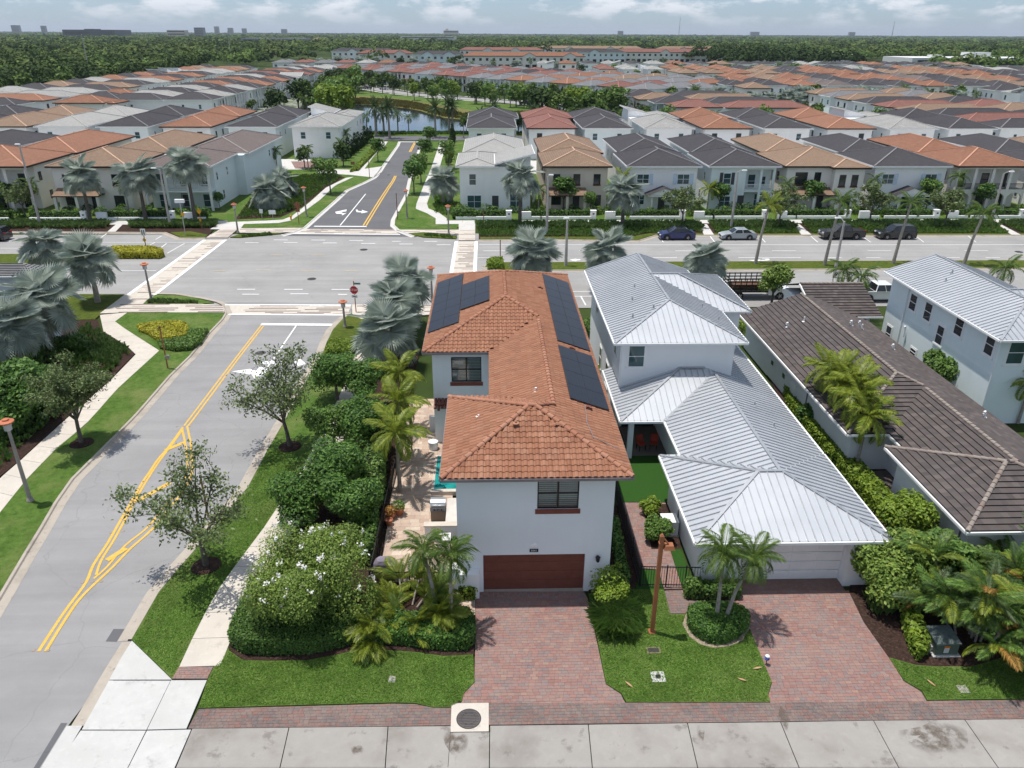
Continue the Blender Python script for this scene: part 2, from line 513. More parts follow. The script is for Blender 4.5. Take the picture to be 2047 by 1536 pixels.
def uv_roof(name, cols, cap, row=.34, colw=.30, lines=.5, colbump=.5):
 """roof tiles for the farther houses: courses and columns along the facet's own metres (UV)"""
 n = NT(name)
 uv = n.n('ShaderNodeUVMap').outputs[0]
 sp = n.n('ShaderNodeSeparateXYZ'); n.l(uv, sp.inputs[0])
 u, v = sp.outputs[0], sp.outputs[1]
 fr = n.math('FRACT', n.math('DIVIDE', v, row))
 fu = n.math('FRACT', n.math('DIVIDE', u, colw))
 cid = n.n('ShaderNodeCombineXYZ')
 n.l(n.math('FLOOR', n.math('DIVIDE', v, row)), cid.inputs[0]); n.l(n.math('FLOOR', n.math('DIVIDE', u, colw)), cid.inputs[1])
 wn_ = n.n('ShaderNodeTexWhiteNoise'); n.l(cid.outputs[0], wn_.inputs['Vector'])
 k = len(cols)
 c = n.ramp(wn_.outputs['Value'], [(i/(k-1), q) for i, q in enumerate(cols)])
 g = n.noise(.25, 5, .65)
 oi = n.n('ShaderNodeObjectInfo').outputs['Random']
 c = n.mix(n.ramp(g, [(.45, (0,)*3), (.72, (.45,)*3)]), c, tuple(x*.7 for x in cols[0]))
 w_ = n.noise(.9, 6, .7)
 c = n.mix(n.ramp(w_, [(.52, (0,)*3), (.74, (.35,)*3)]), c, tuple(min(1, x*1.6) for x in cols[-1]))
 c = n.mix(n.math('MULTIPLY', oi, .35), c, tuple(min(1, x*1.25) for x in cols[-1]))
 hgt = n.math('ADD', n.math('MULTIPLY', n.math('SUBTRACT', 1.0, fr), 1.0),
     n.math('MULTIPLY', n.math('SINE', n.math('MULTIPLY', fu, PI)), colbump))
 # the shadowed overlap between courses is put into the colour as a dark line
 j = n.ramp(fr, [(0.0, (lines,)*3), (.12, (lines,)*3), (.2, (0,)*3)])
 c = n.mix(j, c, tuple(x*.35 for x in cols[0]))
 return n.pbsdf(c, .8, 0, n.bump(hgt, .6, .05), .25)
R_ORANGE = uv_roof('roof_orange', [(.22,.098,.056),(.245,.116,.07),(.205,.09,.051),(.265,.133,.084)], None)
R_RED = uv_roof('roof_red', [(.185,.082,.065),(.205,.094,.076),(.17,.073,.058),(.225,.105,.085)], None)
R_TAN = uv_roof('roof_tan', [(.20,.132,.086),(.22,.148,.10),(.18,.117,.076),(.245,.166,.115)], None)
R_DARK = uv_roof('roof_dark', [(.044,.041,.046),(.053,.049,.053),(.039,.037,.041),(.06,.055,.058)], None, .36, .34, .45, .0)
R_BROWN = uv_roof('roof_brown_grey', [(.125,.098,.09),(.145,.115,.105),(.11,.088,.082),(.155,.125,.115)], None, .36, .34, .5, .0)
R_GREY = uv_roof('roof_grey', [(.28,.275,.26),(.31,.305,.29),(.26,.255,.245),(.33,.325,.305)], None, .36, .34, .35, .0)
R_SLATE = uv_roof('roof_slate', [(.15,.15,.158),(.165,.165,.172),(.14,.14,.147),(.18,.18,.185)], None, .36, .34, .35, .0)
METAL = NT('metal_roof')
_f = METAL.noise(.35, 4)
METAL = METAL.pbsdf(METAL.ramp(_f, [(.3, (.50, .52, .545)), (.7, (.60, .615, .635))]), .42, .45,
     METAL.bump(METAL.noise(2.0, 3), .06, .02), .5)
SEAM = plain('metal_seam', (.40, .415, .435), .45, .5)  # darker than the panels: part of the seams' shadow is in this colour
SEAMD = plain('metal_trim_dark', (.36, .37, .385), .45, .5)
BARKP = plain('palm_trunk', (.30, .27, .235), .9, var=.25, scale=6, bump=.5)
BARK = plain('bark', (.115, .10, .085), .95, var=.3, scale=5, bump=.6)
POST_O = plain('post_orange', (.33, .125, .055), .6)
POST_G = plain('post_concrete', (.42, .39, .36), .8)
POST_T = plain('post_taupe', (.30, .27, .245), .75)
LANT = plain('lantern_copper', (.48, .155, .075), .55)
STEELG = plain('galvanised', (.50, .50, .51), .5, .3)
# ------------------------------------------------------------------ ground, roads, kerbs, paving
def ground_mat():
 n = NT('ground_earth')
 a = n.noise(.012, 6, .6); b = n.noise(.25, 5, .65)
 c = n.ramp(a, [(.3, (.030, .052, .014)), (.5, (.045, .07, .018)), (.7, (.075, .085, .03))])
 c = n.mix(n.ramp(b, [(.45, (0,)*3), (.75, (.6,)*3)]), c, (.025, .038, .012))
 return n.pbsdf(c, .95, 0, n.bump(b, .5, .3), .1)
GROUND = ground_mat()
sheet('ground', [(-26000, -400), (26000, -400), (26000, 42000), (-26000, 42000)], -.06, GROUND, kind='structure')
# -- boulevard and the road that crosses it
sheet('boulevard_road', [(-420, 72.2), (520, 72.2), (520, 103.6), (-420, 103.6)], 0.0, ASPHR, kind='structure')
KERB_R = [(-16.97,18.9),(-16.86,22.1),(-16.29,26.72),(-16.32,29.89),(-16.05,31.6),(-15.73,33.24),(-15.43,35.39),(-15,37.34),(-14.68,39.35),(-14.68,43.82),(-14.56,48.07),(-14.56,52.86),(-14.4,57.65),(-14.32,60.32),(-14.48,62.98),(-14.51,66.22),(-14.14,68.91),(-13.54,70.76)]
KERB_L = [(-21.37,16.19),(-22.18,19.84),(-22.7,22.54),(-23.44,26.65),(-24.03,30.01),(-24.62,33.24),(-24.99,35.42),(-25.48,37.99),(-25.8,40.57),(-25.69,43.55),(-25.59,46.32),(-25.52,49.31),(-25.68,56.06),(-25.52,60.09),(-25.72,65.65),(-25.68,69.26),(-25.88,70.98),(-26.93,73.4),(-27.84,74.35),(-29.79,75.5),(-32.84,76.87),(-34.94,77.07)]
road_pts = KERB_R + [(-14.08,74.12),(-27.53,74.66),(-25.79,70.97)] + [p for p in KERB_L[::-1][6:]]
sheet('near_road', road_pts, .006, ASPH, kind='structure')
def kerb(name, line, side, mat=KERB, gut=.5, top=.15, h=.12):
 """kerb with its gutter; the line is the back of the kerb, side +1: the road lies to the left of it"""
 mb = MB()
 a = line; b = offset_line(line, side*top); c = offset_line(line, side*(top+.05)); d = offset_line(line, side*(top+gut))
 for i in range(len(line)-1):
  q = [(a, h), (b, h), (c, .026), (d, .014)]
  for k in range(3):
   (p, z0), (r, z1) = q[k], q[k+1]
   pts = [(p[i][0],p[i][1],z0),(p[i+1][0],p[i+1][1],z0),(r[i+1][0],r[i+1][1],z1),(r[i][0],r[i][1],z1)]
   mb.poly(pts if side < 0 else pts[::-1])
 return mb.build(name, mat, kind='structure')
kerb('kerb', KERB_R[2:], 1)
kerb('kerb', KERB_L, -1)
# flush gutter past the concrete apron, the new piece of gutter and the asphalt patches
mb = MB(); ribbon(mb, [(-16.4,26.66),(-16.43,24.92),(-16.42,23.43),(-16.42,22.09)], .62, .02); mb.build('gutter', KERB, kind='structure')
mb = MB(); ribbon(mb, [(-16.6,22.09),(-16.61,20.11),(-16.61,18.89)], .62, .024); mb.build('gutter', CONCW, kind='structure')
sheet('asphalt_patch', [(-17.47,27.51),(-16.96,27.5),(-16.96,26.68),(-17.47,26.72)], .011, ASPHP, kind='structure')
sheet('asphalt_patch', [(-17.21,22.25),(-16.95,22.24),(-16.97,20.21),(-16.99,18.94),(-17.21,18.95),(-17.19,20.21)], .011, ASPHP, kind='structure')
# -- lawns beside the near road
verge_r = KERB_R[2:] + [(-11.96,69.02),(-11.64,62.57),(-11.36,56.57),(-11.43,51.48),(-11.65,45.87),(-11.89,40.83),(-12.31,37.53),(-12.65,34.81),(-13.14,32.21),(-13.47,30.01),(-13.59,27.71),(-13.56,26.31),(-13.54,24.99),(-13.6,24.35)]
slab('verge_lawn', verge_r, 0, .105, GRASS, kind='structure')
verge_l = KERB_L[:17] + [(-35.43,71.29),(-35.5,68.6),(-28.49,61.38),(-28.67,53.41),(-28.29,47.54),(-28.59,44.46),(-28.46,40.63),(-28,36.93),(-27.69,32.81),(-27.22,27.69),(-26.19,20.36)]
slab('verge_lawn', verge_l, 0, .105, GRASS, kind='structure')
slab('corner_lawn', [(-34.98,74),(-34.87,76.9),(-32.78,76.7),(-30.47,75.84),(-27.99,74.19),(-29.25,73.9)], 0, .105, GRASS, kind='structure')
slab('corner_lawn', [(-66.89,77.93),(-38.16,77.12),(-37.89,71.18),(-37.72,69.47),(-58.87,67.16)], 0, .09, GRASS2, kind='structure')
slab('planting_bed', [(-42.44,34),(-30.79,32.88),(-30.31,40.96),(-30.2,43.2),(-30.21,45.51),(-30.2,49.17),(-30.14,53.09),(-30.06,55.1),(-30.31,60.74),(-32.09,62.71),(-35.3,65.7),(-37.48,69.47),(-58.87,67.16),(-59.56,52.48)], 0, .07, MULCH, kind='structure')
# sidewalk slabs, each its own piece
def slab_walk(name, left, right, n, z, mat, skip=()):
 """strip of concrete slabs between two polylines, cut crosswise"""
 root = empty(name, (0, 0, 0), None, None); root['kind'] = 'structure'
 def at(line, t):
  L_ = [0]
  for i in range(len(line)-1): L_.append(L_[-1]+math.dist(line[i], line[i+1]))
  s = t*L_[-1]
  for i in range(len(line)-1):
   if s <= L_[i+1]+1e-9:
    f = (s-L_[i])/(L_[i+1]-L_[i]); a, b = line[i], line[i+1]
    return (a[0]+(b[0]-a[0])*f, a[1]+(b[1]-a[1])*f)
  return line[-1]
 for i in range(n):
  if i in skip: continue
  e = .012/ max(.05, 1)
  LL = sum(math.dist(left[q], left[q+1]) for q in range(len(left)-1)); g_ = .012/LL
  t0, t1 = i/n+g_, (i+1)/n-g_
  a, b, c, d = at(left, t0), at(right, t0), at(right, t1), at(left, t1)
  slab('concrete_slab', [a, b, c, d], 0, z+rnd.uniform(0, .006), mat, root)
 return root
SWL = [(-13.54,24.99),(-13.59,27.71),(-13.47,30.01),(-13.14,32.21),(-12.65,34.81),(-12.31,37.53),(-11.89,40.83),(-11.65,45.87),(-11.43,51.48),(-11.36,56.57),(-11.64,62.57),(-11.96,69.02)]
slab_walk('sidewalk', SWL, offset_line(SWL, -1.75), 26, .115, CONCS)
slab_walk('sidewalk', [(-27.48,21.95),(-29.68,31.26),(-30.14,40.66),(-30.06,42.94),(-30.06,45.23),(-30.04,48.86),(-29.97,52.73),(-29.86,54.9),(-30.14,60.62)], [(-25.48,19.93),(-26.99,28.01),(-28,36.93),(-28.46,40.63),(-28.59,44.46),(-28.29,47.54),(-28.43,50.17),(-28.67,53.41),(-28.49,61.38)], 22, .115, CONCS)
slab_walk('sidewalk', [(-30.14,60.51),(-32.1,62.95),(-35.23,65.83),(-37.77,70.6)], [(-28.54,61.38),(-31.81,64.76),(-35.5,68.6),(-35.43,71.29)], 5, .115, CONCS)
# brick threshold across the sidewalk
def paver_fill(owner, name, poly, L_, w, ang, z, mats, h=.03, gap=.008, limit=300, bond=.5, near=None, bed=True):
 """lays brick pavers over an outline: the nearest ones are single objects, the rest one mesh"""
 m_obj, m_isl = mats
 if area(poly) < 0: poly = poly[::-1]
 if bed: slab(name+'_bed', poly, 0, z-.012, BED, owner)
 ca, sa = math.cos(ang), math.sin(ang)
 loc = [(p[0]*ca+p[1]*sa, -p[0]*sa+p[1]*ca) for p in poly]
 x0, x1 = min(p[0] for p in loc), max(p[0] for p in loc); y0, y1 = min(p[1] for p in loc), max(p[1] for p in loc)
 cells = []; cut = []
 j = 0; y = y0
 while y < y1:
  x = x0-L_*(bond*(j % 2))-rnd.random()*.02
  while x < x1:
   l2 = L_ if rnd.random() > .18 else L_*.62
   cx, cy = x+l2/2, y+w/2
   wx, wy = cx*ca-cy*sa, cx*sa+cy*ca
   cs = [(x, y), (x+l2, y), (x+l2, y+w), (x, y+w)]
   k_ = sum(inside(c, loc) for c in cs)
   if k_ == 4: cells.append((wx, wy, l2))
   elif k_ or inside((cx, cy), loc):
    q = loc
    for a_, b_, c_ in ((1, 0, -x-gap/2), (-1, 0, x+l2-gap/2), (0, 1, -y-gap/2), (0, -1, y+w-gap/2)):
     if q: q = clip(q, a_, b_, c_)
    if q and abs(area(q)) > .002: cut.append([(p[0]*ca-p[1]*sa, p[0]*sa+p[1]*ca) for p in q])
   x += l2
  y += w; j += 1
 if cut:
  mb = MB()
  for q in cut: mb.prism(q, z-h, z+rnd.uniform(-.003, .003))
  mb.build('cut_paver_edging', m_isl, owner, kind='stuff')
 ref = near or (0, 0)
 cells.sort(key=lambda c: (c[0]-ref[0])**2+(c[1]-ref[1])**2)
 meshes = {}
 for wx, wy, l2 in cells[:limit]:
  if l2 not in meshes:
   b = MB(); b.box(-l2/2+gap/2, -w/2+gap/2, -h, l2/2-gap/2, w/2-gap/2, 0, bottom=False); meshes[l2] = b.mesh(name, m_obj)
  put(name, meshes[l2], owner, (wx, wy, z+rnd.uniform(-.003, .004)), ang)
 rest = cells[limit:]
 if rest:
  v = []; q = []
  for wx, wy, l2 in rest:
   hx, hy = l2/2-gap/2, w/2-gap/2; zz = z+rnd.uniform(-.003, .004); b = len(v)
   for dz in (zz-h, zz):
    for sx, sy in ((-1,-1),(1,-1),(1,1),(-1,1)):
     v.append((wx+sx*hx*ca-sy*hy*sa, wy+sx*hx*sa+sy*hy*ca, dz))
   q += [(b+4,b+5,b+6,b+7),(b,b+1,b+5,b+4),(b+1,b+2,b+6,b+5),(b+2,b+3,b+7,b+6),(b+3,b,b+4,b+7)]
  put('paving_field', np_mesh('paving_field', v, q, m_isl), owner, kind='stuff')
def paving(name, *a, **k):
 root = empty(name, (0, 0, 0), None, None); root['kind'] = 'structure'
 paver_fill(root, *a, **k)
 return root
paving('brick_threshold', 'paver', [(-13.54,24.99),(-12.08,24.98),(-12.11,24.31),(-13.6,24.35)], .23, .12, 0.0, .118, (PAVRO, PAVR), limit=90)
paving('driveway', 'paver', [(-0.81,29.62),(4.52,29.53),(4.65,28.98),(4.77,23.63),(5.32,23.09),(5.43,22.62),(-1.31,22.79),(-1.24,23.23),(-0.79,23.88),(-0.78,25.78)], .27, .165, .0, .06, (PAVRO, PAVR), near=(2, 24))
paving('driveway', 'paver', [(12.27,29.38),(17.66,29.25),(17.38,27.04),(17.51,24.78),(17.48,23.48),(17.93,22.9),(17.9,22.4),(11.38,22.49),(11.47,22.9),(11.85,23.56),(11.87,24.99),(11.89,26.82),(11.67,28.21),(10.1,28.31),(10.08,28.7),(12.03,28.73)], .27, .165, .0, .06, (PAVRO, PAVR), near=(15, 24))
paving('paver_strip', 'paver', [(-11.96,22.76),(-7.88,22.8),(-4.1,22.83),(-3.19,22.79),(-2.48,22.59),(-1.73,22.6),(-1.74,22.82),(5.44,22.64),(11.4,22.5),(17.91,22.41),(27.95,22.3),(27.17,21.36),(4.27,21.63),(-12.05,21.81)], .23, .15, .0, .058, (PAVGO, PAVG), near=(4, 23))
paving('front_walk', 'paver', [(8.51,29.47),(9.46,29.48),(9.39,28.79),(10.01,28.71),(10.04,28.18),(9.18,27.82),(8.45,27.84)], .27, .18, .0, .07, (PAVGO, PAVG), limit=60)
paving('side_path', 'paver', [(7.68,37.23),(10.21,37.17),(10.19,36),(8.74,34.77),(8.53,32.83),(9.5,32.72),(9.43,29.56),(8.51,29.58),(8.54,31.09),(7.61,31.23)], .30, .2, .0, .07, (PAVRO, PAVR), limit=250)
paving('pool_patio', 'paver', [(-6.04,30.39),(-5.75,32.45),(-5.8,35.25),(-6.04,40.12),(-6.14,45.19),(-5.95,51.37),(-4.15,51.33),(-2.53,43.75),(-1.97,30.4)], .52, .36, .0, .10, (PAVTO, PAVT), limit=300)
paving('side_walkway', 'paver', [(-2.46,29.19),(-0.83,29.15),(-0.81,27.96),(-2.39,28)], .52, .36, .0, .09, (PAVTO, PAVT), limit=40)
slab('artificial_turf', [(8.38,44.88),(11.91,44.8),(10.54,37.21),(7.66,37.28)], 0, .07, TURF, kind='structure')
slab('artificial_turf', [(9.52,32.72),(10.1,32.88),(9.97,29.55),(9.45,29.56)], 0, .07, TURF, kind='structure')
slab('artificial_turf', [(7.16,31.16),(8.51,31.05),(8.48,29.58),(7.14,29.61)], 0, .07, TURF, kind='structure')
b = MB(); b.box(-.42, 29.2, .0, 4.5, 29.84, .052); tag(b.build('threshold', KERB), kind='structure')
b = MB(); b.box(12.18, 29.1, .0, 17.47, 30.25, .052); tag(b.build('threshold', PAVG), kind='structure')
# -- concrete alley: every slab a piece
alley = empty('alley', (0, 0, 0), None, None); alley['kind'] = 'structure'
yn = (22.72, 22.72, 17.4)
joints = [(-11.89,21.8), (-8.08,21.75), (-4.17,21.7), (-0.14,21.64), (3.78,21.59), (7.75,21.56), (11.49,21.51), (15.25,21.49), (18.95,21.44), (22.86,21.39), (26.74,21.34)]
jb = [(-11.88,20.07), (-7.99,19.97), (-4.06,19.87), (-0.16,19.77), (3.7,19.67), (7.65,19.56), (11.46,19.46), (15.21,19.37), (18.95,19.27), (22.84,19.17), (26.62,19.07)]
for i in range(len(joints)-1):
 a, b = joints[i], joints[i+1]; c, d = jb[i+1], jb[i]
 e = .018
 for (t0, t1) in ((0, 1.0), (1.006, 2.6)):
  f = lambda p, q, t: (p[0]+(q[0]-p[0])*t, p[1]+(q[1]-p[1])*t)
  pa, pb, pc, pd = f(a, d, t0), f(b, c, t0), f(b, c, t1), f(a, d, t1)
  if i == 2 and t0 == 0:
   pb = f(b, c, .16); m_ = (-1.67,21.66); m2 = (-1.68,21.35)
   slab('concrete_slab', [(pa[0]+e, pa[1]), m_, (m2[0]-e, m2[1]), (m2[0]-e-.02, pc[1]), (pd[0]+e, pd[1])], 0, .05+rnd.uniform(0, .004), CONC, alley)
   slab('concrete_slab', [m2, (pb[0]-e, pb[1]), (pc[0]-e, pc[1]), (m2[0]-.02, pc[1])], 0, .05+rnd.uniform(0, .004), CONC, alley)
   continue
  slab('concrete_slab', [(pa[0]+e, pa[1]), (pb[0]-e, pb[1]), (pc[0]-e, pc[1]), (pd[0]+e, pd[1])], 0, .05+rnd.uniform(0, .004), CONC, alley)
STAIN = NT('water_stain')
_d = STAIN.n('ShaderNodeBsdfDiffuse'); _d.inputs[0].default_value = (.16, .13, .105, 1); _q = STAIN.n('ShaderNodeBsdfTransparent'); _x = STAIN.n('ShaderNodeMixShader')
_m = STAIN.n('ShaderNodeMapping'); _m.inputs['Location'].default_value = (-1, -1, 0); _m.inputs['Scale'].default_value = (2, 2, 0); STAIN.l(STAIN.n('ShaderNodeTexCoord').outputs['Generated'], _m.inputs['Vector'])
_gr = STAIN.n('ShaderNodeTexGradient', gradient_type='SPHERICAL'); STAIN.l(_m.outputs[0], _gr.inputs[0])
STAIN.l(STAIN.math('MULTIPLY', STAIN.ramp(STAIN.noise(2.6, 6, .65), [(.40, (0,)*3), (.60, (1,)*3)]), STAIN.ramp(_gr.outputs['Fac'], [(.05, (0,)*3), (.5, (.7,)*3)])), _x.inputs[0]); STAIN.l(_q.outputs[0], _x.inputs[1]); STAIN.l(_d.outputs[0], _x.inputs[2]); STAIN.l(_x.outputs[0], STAIN.out.inputs[0]); STAIN = STAIN.mat
for q in ([(18.52,21.53),(18.93,21.35),(18.42,20.3),(17.75,19.82),(17.16,19.99),(16.47,19.79),(16.08,20.36),(16.79,20.76),(15.95,20.69),(15.78,20.95),(16.99,21.15),(17.79,21.5)], [(-2.1,21.57),(-0.91,21.35),(-0.99,20.58),(-1.55,20.26),(-1.87,20.82)], [(11.85,22.53),(11.94,21.65),(11.44,20.83),(11.44,21.66)], [(8.06,21.5),(8.46,21.49),(8.11,20.57),(7.98,20.8)], [(-5.52,20.81),(-4.96,20.9),(-4.93,20.46),(-5.36,20.42)]):
 sheet('stain', q, .062, STAIN, kind='structure')
apron = empty('concrete_apron', (0, 0, 0), None, None); apron['kind'] = 'structure'
for s in ('264,1283 344,1361 219,1361 241,1320', '218,1363 341,1363 293,1461 164,1461', '342.5,1362.5 414,1362 373,1459 294.5,1461', '162,1463 292,1463 256,1536 220,1610 60,1610 112,1536',):
 pass
for pts in ([(-16.28,26.69),(-13.62,24.35),(-16.27,24.41),(-16.31,25.58)], [(-16.26,24.36),(-13.66,24.29),(-13.66,21.8),(-16.2,21.87)], [(-13.64,24.31),(-12.13,24.28),(-12.11,21.81),(-13.63,21.8)], [(-16.22,21.82),(-13.66,21.75),(-13.67,20.12),(-13.67,18.62),(-16.51,18.7),(-16.36,20.19)], [(-13.62,21.75),(-11.91,21.76),(-11.92,20.07),(-11.96,18.58),(-13.63,18.62),(-13.64,20.12)]):
 slab('concrete_slab', pts, 0, .055+rnd.uniform(0, .005), CONCW, apron)
# -- lawns and beds in front
slab('front_lawn', [(-11.96,26.55),(-11.69,25.93),(-10.92,25.35),(-9.79,25.27),(-8.1,25.28),(-6.91,25.55),(-6.01,25.85),(-4.74,25.79),(-3.44,25.64),(-2.16,25.37),(-0.86,25.42),(-0.77,23.88),(-1.22,23.28),(-1.29,22.84),(-1.74,22.85),(-1.73,22.57),(-2.48,22.59),(-3.19,22.81),(-4.1,22.86),(-7.88,22.83),(-11.97,22.78),(-12.09,24.31),(-12.06,24.98)], 0, .10, GRASS, kind='structure')
slab('front_lawn', [(4.72,29.3),(5.59,29.54),(6.89,29.58),(8.49,29.51),(8.43,27.77),(9.17,27.75),(8.9,27.12),(9.03,26.31),(9.37,25.83),(9.88,25.61),(10.58,25.68),(11.23,25.97),(11.89,26.82),(11.85,24.99),(11.83,23.56),(11.45,22.9),(11.4,22.49),(5.48,22.64),(5.35,23.11),(4.79,23.63)], 0, .10, GRASS, kind='structure')
slab('front_lawn', [(17.49,24.79),(18.44,24.32),(19.27,24.22),(20.8,24.18),(22.14,24.55),(23.83,25.17),(27.73,25.69),(31.23,26.24),(27.98,22.33),(17.94,22.43),(17.97,22.92),(17.5,23.48)], 0, .10, GRASS, kind='structure')
slab('planting_bed', [(-12,26.58),(-11.66,25.93),(-10.93,25.38),(-9.8,25.3),(-8.11,25.31),(-6.91,25.58),(-6.02,25.88),(-4.74,25.82),(-3.44,25.67),(-2.16,25.4),(-0.82,25.45),(-0.81,27.83),(-2.46,28),(-2.5,29.48),(-6.08,30.31),(-5.8,32.45),(-5.88,35.26),(-6.1,40.12),(-6.24,45.19),(-6.1,51.37),(-6.08,61.29),(-9.7,62.53),(-10.63,57.57),(-10.53,51.46),(-11.07,44.61),(-11.45,38.84),(-12.1,34.8),(-12.58,32.04),(-12.64,29.37)], 0, .08, MULCH, kind='structure')
slab('planting_bed', [(17.61,29.14),(17.38,27.04),(17.49,24.79),(18.44,24.32),(19.27,24.22),(20.8,24.18),(22.14,24.55),(23.83,25.17),(27.73,25.69),(32.91,28.25),(40.07,36.85),(31.4,37.05),(26.29,35.13),(26.87,43.11),(26.36,54.35),(25.38,60.7),(23.11,61.91),(21.81,50.62),(21.87,37.27)], 0, .08, MULCH, kind='structure')
slab('planting_bed', [(7.1,37.08),(7.66,37.07),(7.6,31.15),(6.98,29.25),(4.75,29.19),(4.74,29.52),(6.38,32.84)], 0, .09, MULCH, kind='structure')
slab('planting_bed', [(8.77,37.05),(10.62,37),(10.12,32.75),(8.52,32.79),(8.68,34.77)], 0, .075, MULCH, kind='structure')
slab('planting_bed', [(9.43,29.56),(12.26,29.49),(12.03,28.73),(10.07,28.74),(9.38,28.83)], 0, .085, MULCH, kind='structure')
GRAVEL = plain('bed_pebbles', (.29, .235, .17), .95, var=.5, scale=14, bump=.8)
slab('pebble_edge', [(9.18,27.78),(8.84,27.06),(8.94,26.31),(9.31,25.77),(9.86,25.55),(10.6,25.62),(11.26,25.91),(11.93,26.78),(11.86,27.72),(10.93,28.15),(10.07,28.18)], 0, .115, GRAVEL, kind='structure')
# -- the boulevard's own kerbs, medians and walks
NE = [(-1.39,99.74),(8.3,99.89),(19.79,99.08),(22.74,102.07),(49.66,101.75),(105.8,101.22)]
NW = [(-101.14,105.96),(-58.89,104.98),(-44.3,104.43),(-41.33,101.32),(-37.82,101.27)]
kerb('kerb', NE, -1); kerb('kerb', NW, -1)
Yn = 108.9
slab('verge_bed', NE + [(180, Yn), (-1.48,108.77)], 0, .09, MULCH, kind='structure')
slab('verge_bed', NW + [(-38.75,109.17), (-180, Yn+.2)], 0, .09, MULCH, kind='structure')
slab('verge_lawn', [(-1.26,100.01),(8.32,100.16),(19.77,99.34),(22.47,102.07),(35.84,101.97),(105.88,101.31),(106.75,102.23),(36.14,102.91),(22.25,103.08),(19.14,101.13),(8.27,101.26),(-1.2,101.1)], 0, .115, GRASS2, kind='structure')
slab('verge_lawn', [(-43.63,104.28),(-41.26,101.48),(-38.07,101.44),(-38.1,102.94),(-41.23,104.98)], 0, .115, GRASS2, kind='structure')
SWN = [(-180, 111.3), (-60, 111.3), (-41.6, 111.3), (-30, 111.5)]
slab_walk('sidewalk', [(-180, 111.4), (-38, 111.4)], [(-180, 109.1), (-38, 109.1)], 60, .11, WALKW)
slab_walk('sidewalk', [(-6.2, 111.2), (180, 111.2)], [(-6.2, 109.0), (180, 109.0)], 80, .11, WALKW)
for pts in ([(-52.38,104.81),(-51.29,104.8),(-52.41,110.26),(-53.34,110.27)], [(30.44,108.42),(31.53,108.41),(30.83,102.12),(29.45,102.13)], [(44.08,108.27),(45.03,108.26),(44.31,101.96),(42.93,101.97)], [(73.54,107.95),(74.57,107.94),(73.43,101.61),(72.17,101.63)]):
 slab('stepping_path', pts, 0, .12, WALKW, kind='structure')
# medians
def median(name, pts, planted):
 kerb('kerb', pts+[pts[0]], -1 if area(pts) > 0 else 1, gut=.35)
 slab(name, pts, 0, .10, planted, kind='structure')
med_e = [(-.6, 87.0), (.4, 88.3), (2.0, 88.7), (200, 88.7), (200, 85.4), (2.0, 85.4), (.2, 85.8)]
median('median_lawn', med_e, GRASS2)
med_w = [(-46.2, 91.6), (-47.2, 93.0), (-49.5, 93.3), (-56, 93.3), (-200, 92.9), (-200, 89.4), (-56, 89.0), (-49.5, 89.2), (-47.0, 90.0)]
median('median_lawn', med_w, GRASS2)
# -- north side: the dark side road, its kerbs, walks and lawns
SL_ = [(-28.31,102.54),(-26.81,104.81),(-26.16,107.18),(-25.86,113.92),(-25.27,126.64),(-25.04,134.94),(-23.17,142.24),(-21.96,148.07),(-21.83,154.38),(-22,161.21),(-22.12,170.76),(-22.41,193.44),(-22.85,200.99)]
SR_ = [(-10,101.76),(-12.38,105.23),(-13.48,108.27),(-13.83,112.12),(-13.69,131.69),(-14.45,144.8),(-15.32,167.22),(-16.41,196.23),(-16.53,201.02)]
sheet('side_road', SL_ + SR_[::-1], .004, ASPHD, kind='structure')
kerb('kerb', SL_, -1, mat=WALKW); kerb('kerb', SR_, 1, mat=WALKW)
LOT = NT('lot_ground_mixed')
_c = LOT.mix(LOT.ramp(LOT.noise(.35, 5, .65), [(.42, (0,)*3), (.56, (1,)*3)]), (.36, .345, .32), (.060, .105, .024))
LOT = LOT.pbsdf(_c, .9)
for q in ([(46, 214), (352, 214), (352, 598), (-40, 598), (-110, 500), (70, 290)], [(-172, 214), (-66, 214), (-78, 484), (-172, 484)]):
 sheet('estate_ground', q, -.035, LOT, kind='structure')  # mixed paving and grass, added pale to bounce light onto the house walls
for q in ([(-300, 157.5), (-37, 157.5), (-37, 171.5), (-300, 171.5)], [(8, 152.5), (300, 152.5), (300, 169.5), (8, 169.5)]):
 sheet('back_alley', q, .082, WALKW, kind='structure')
slab('lot_ground', [(-300, 111.4)] + [(-37.95,109.79)] + SL_[2:] + [(-36, 204), (-300, 204)], 0, .07, GRASS, kind='structure')
slab('lot_ground', SR_[::-1] + [(-2,109.4), (300, 111.2), (300, 204), (8, 204)], 0, .07, GRASS, kind='structure')
slab_walk('sidewalk', [(-40.19,110.13),(-30.55,111.64),(-29.55,112.95),(-29,123.84),(-28.87,137.32),(-26.98,147.55)], [(-38.36,108.85),(-29.08,110.01),(-28.4,117.44),(-27.72,126.66),(-27.64,139.75),(-25.74,148.64)], 18, .115, WALKW)
slab_walk('sidewalk', [(-26.34,156.81),(-27.08,177.47),(-27.52,194.33),(-27.77,200.97)], [(-25.05,156.81),(-25.62,177.48),(-25.2,194.34),(-25.5,200.98)], 8, .115, WALKW)
slab_walk('sidewalk', [(-12.22,201.04),(-11.67,157.39),(-11.74,142.18),(-11.63,119.85),(-7.97,113.74),(-7.67,108.83)], [(-10.44,201.05),(-10.03,158.63),(-9.99,132.56),(-9.97,120.58),(-6.34,114.07),(-6.09,108.82)], 24, .115, WALKW)
slab('driveway_apron', [(-34.87,158.07),(-26.34,156.81),(-22,161.21),(-21.19,153.19),(-21.96,148.07),(-26.77,150.9),(-33.4,153.23)], 0, .12, WALKW, kind='structure')
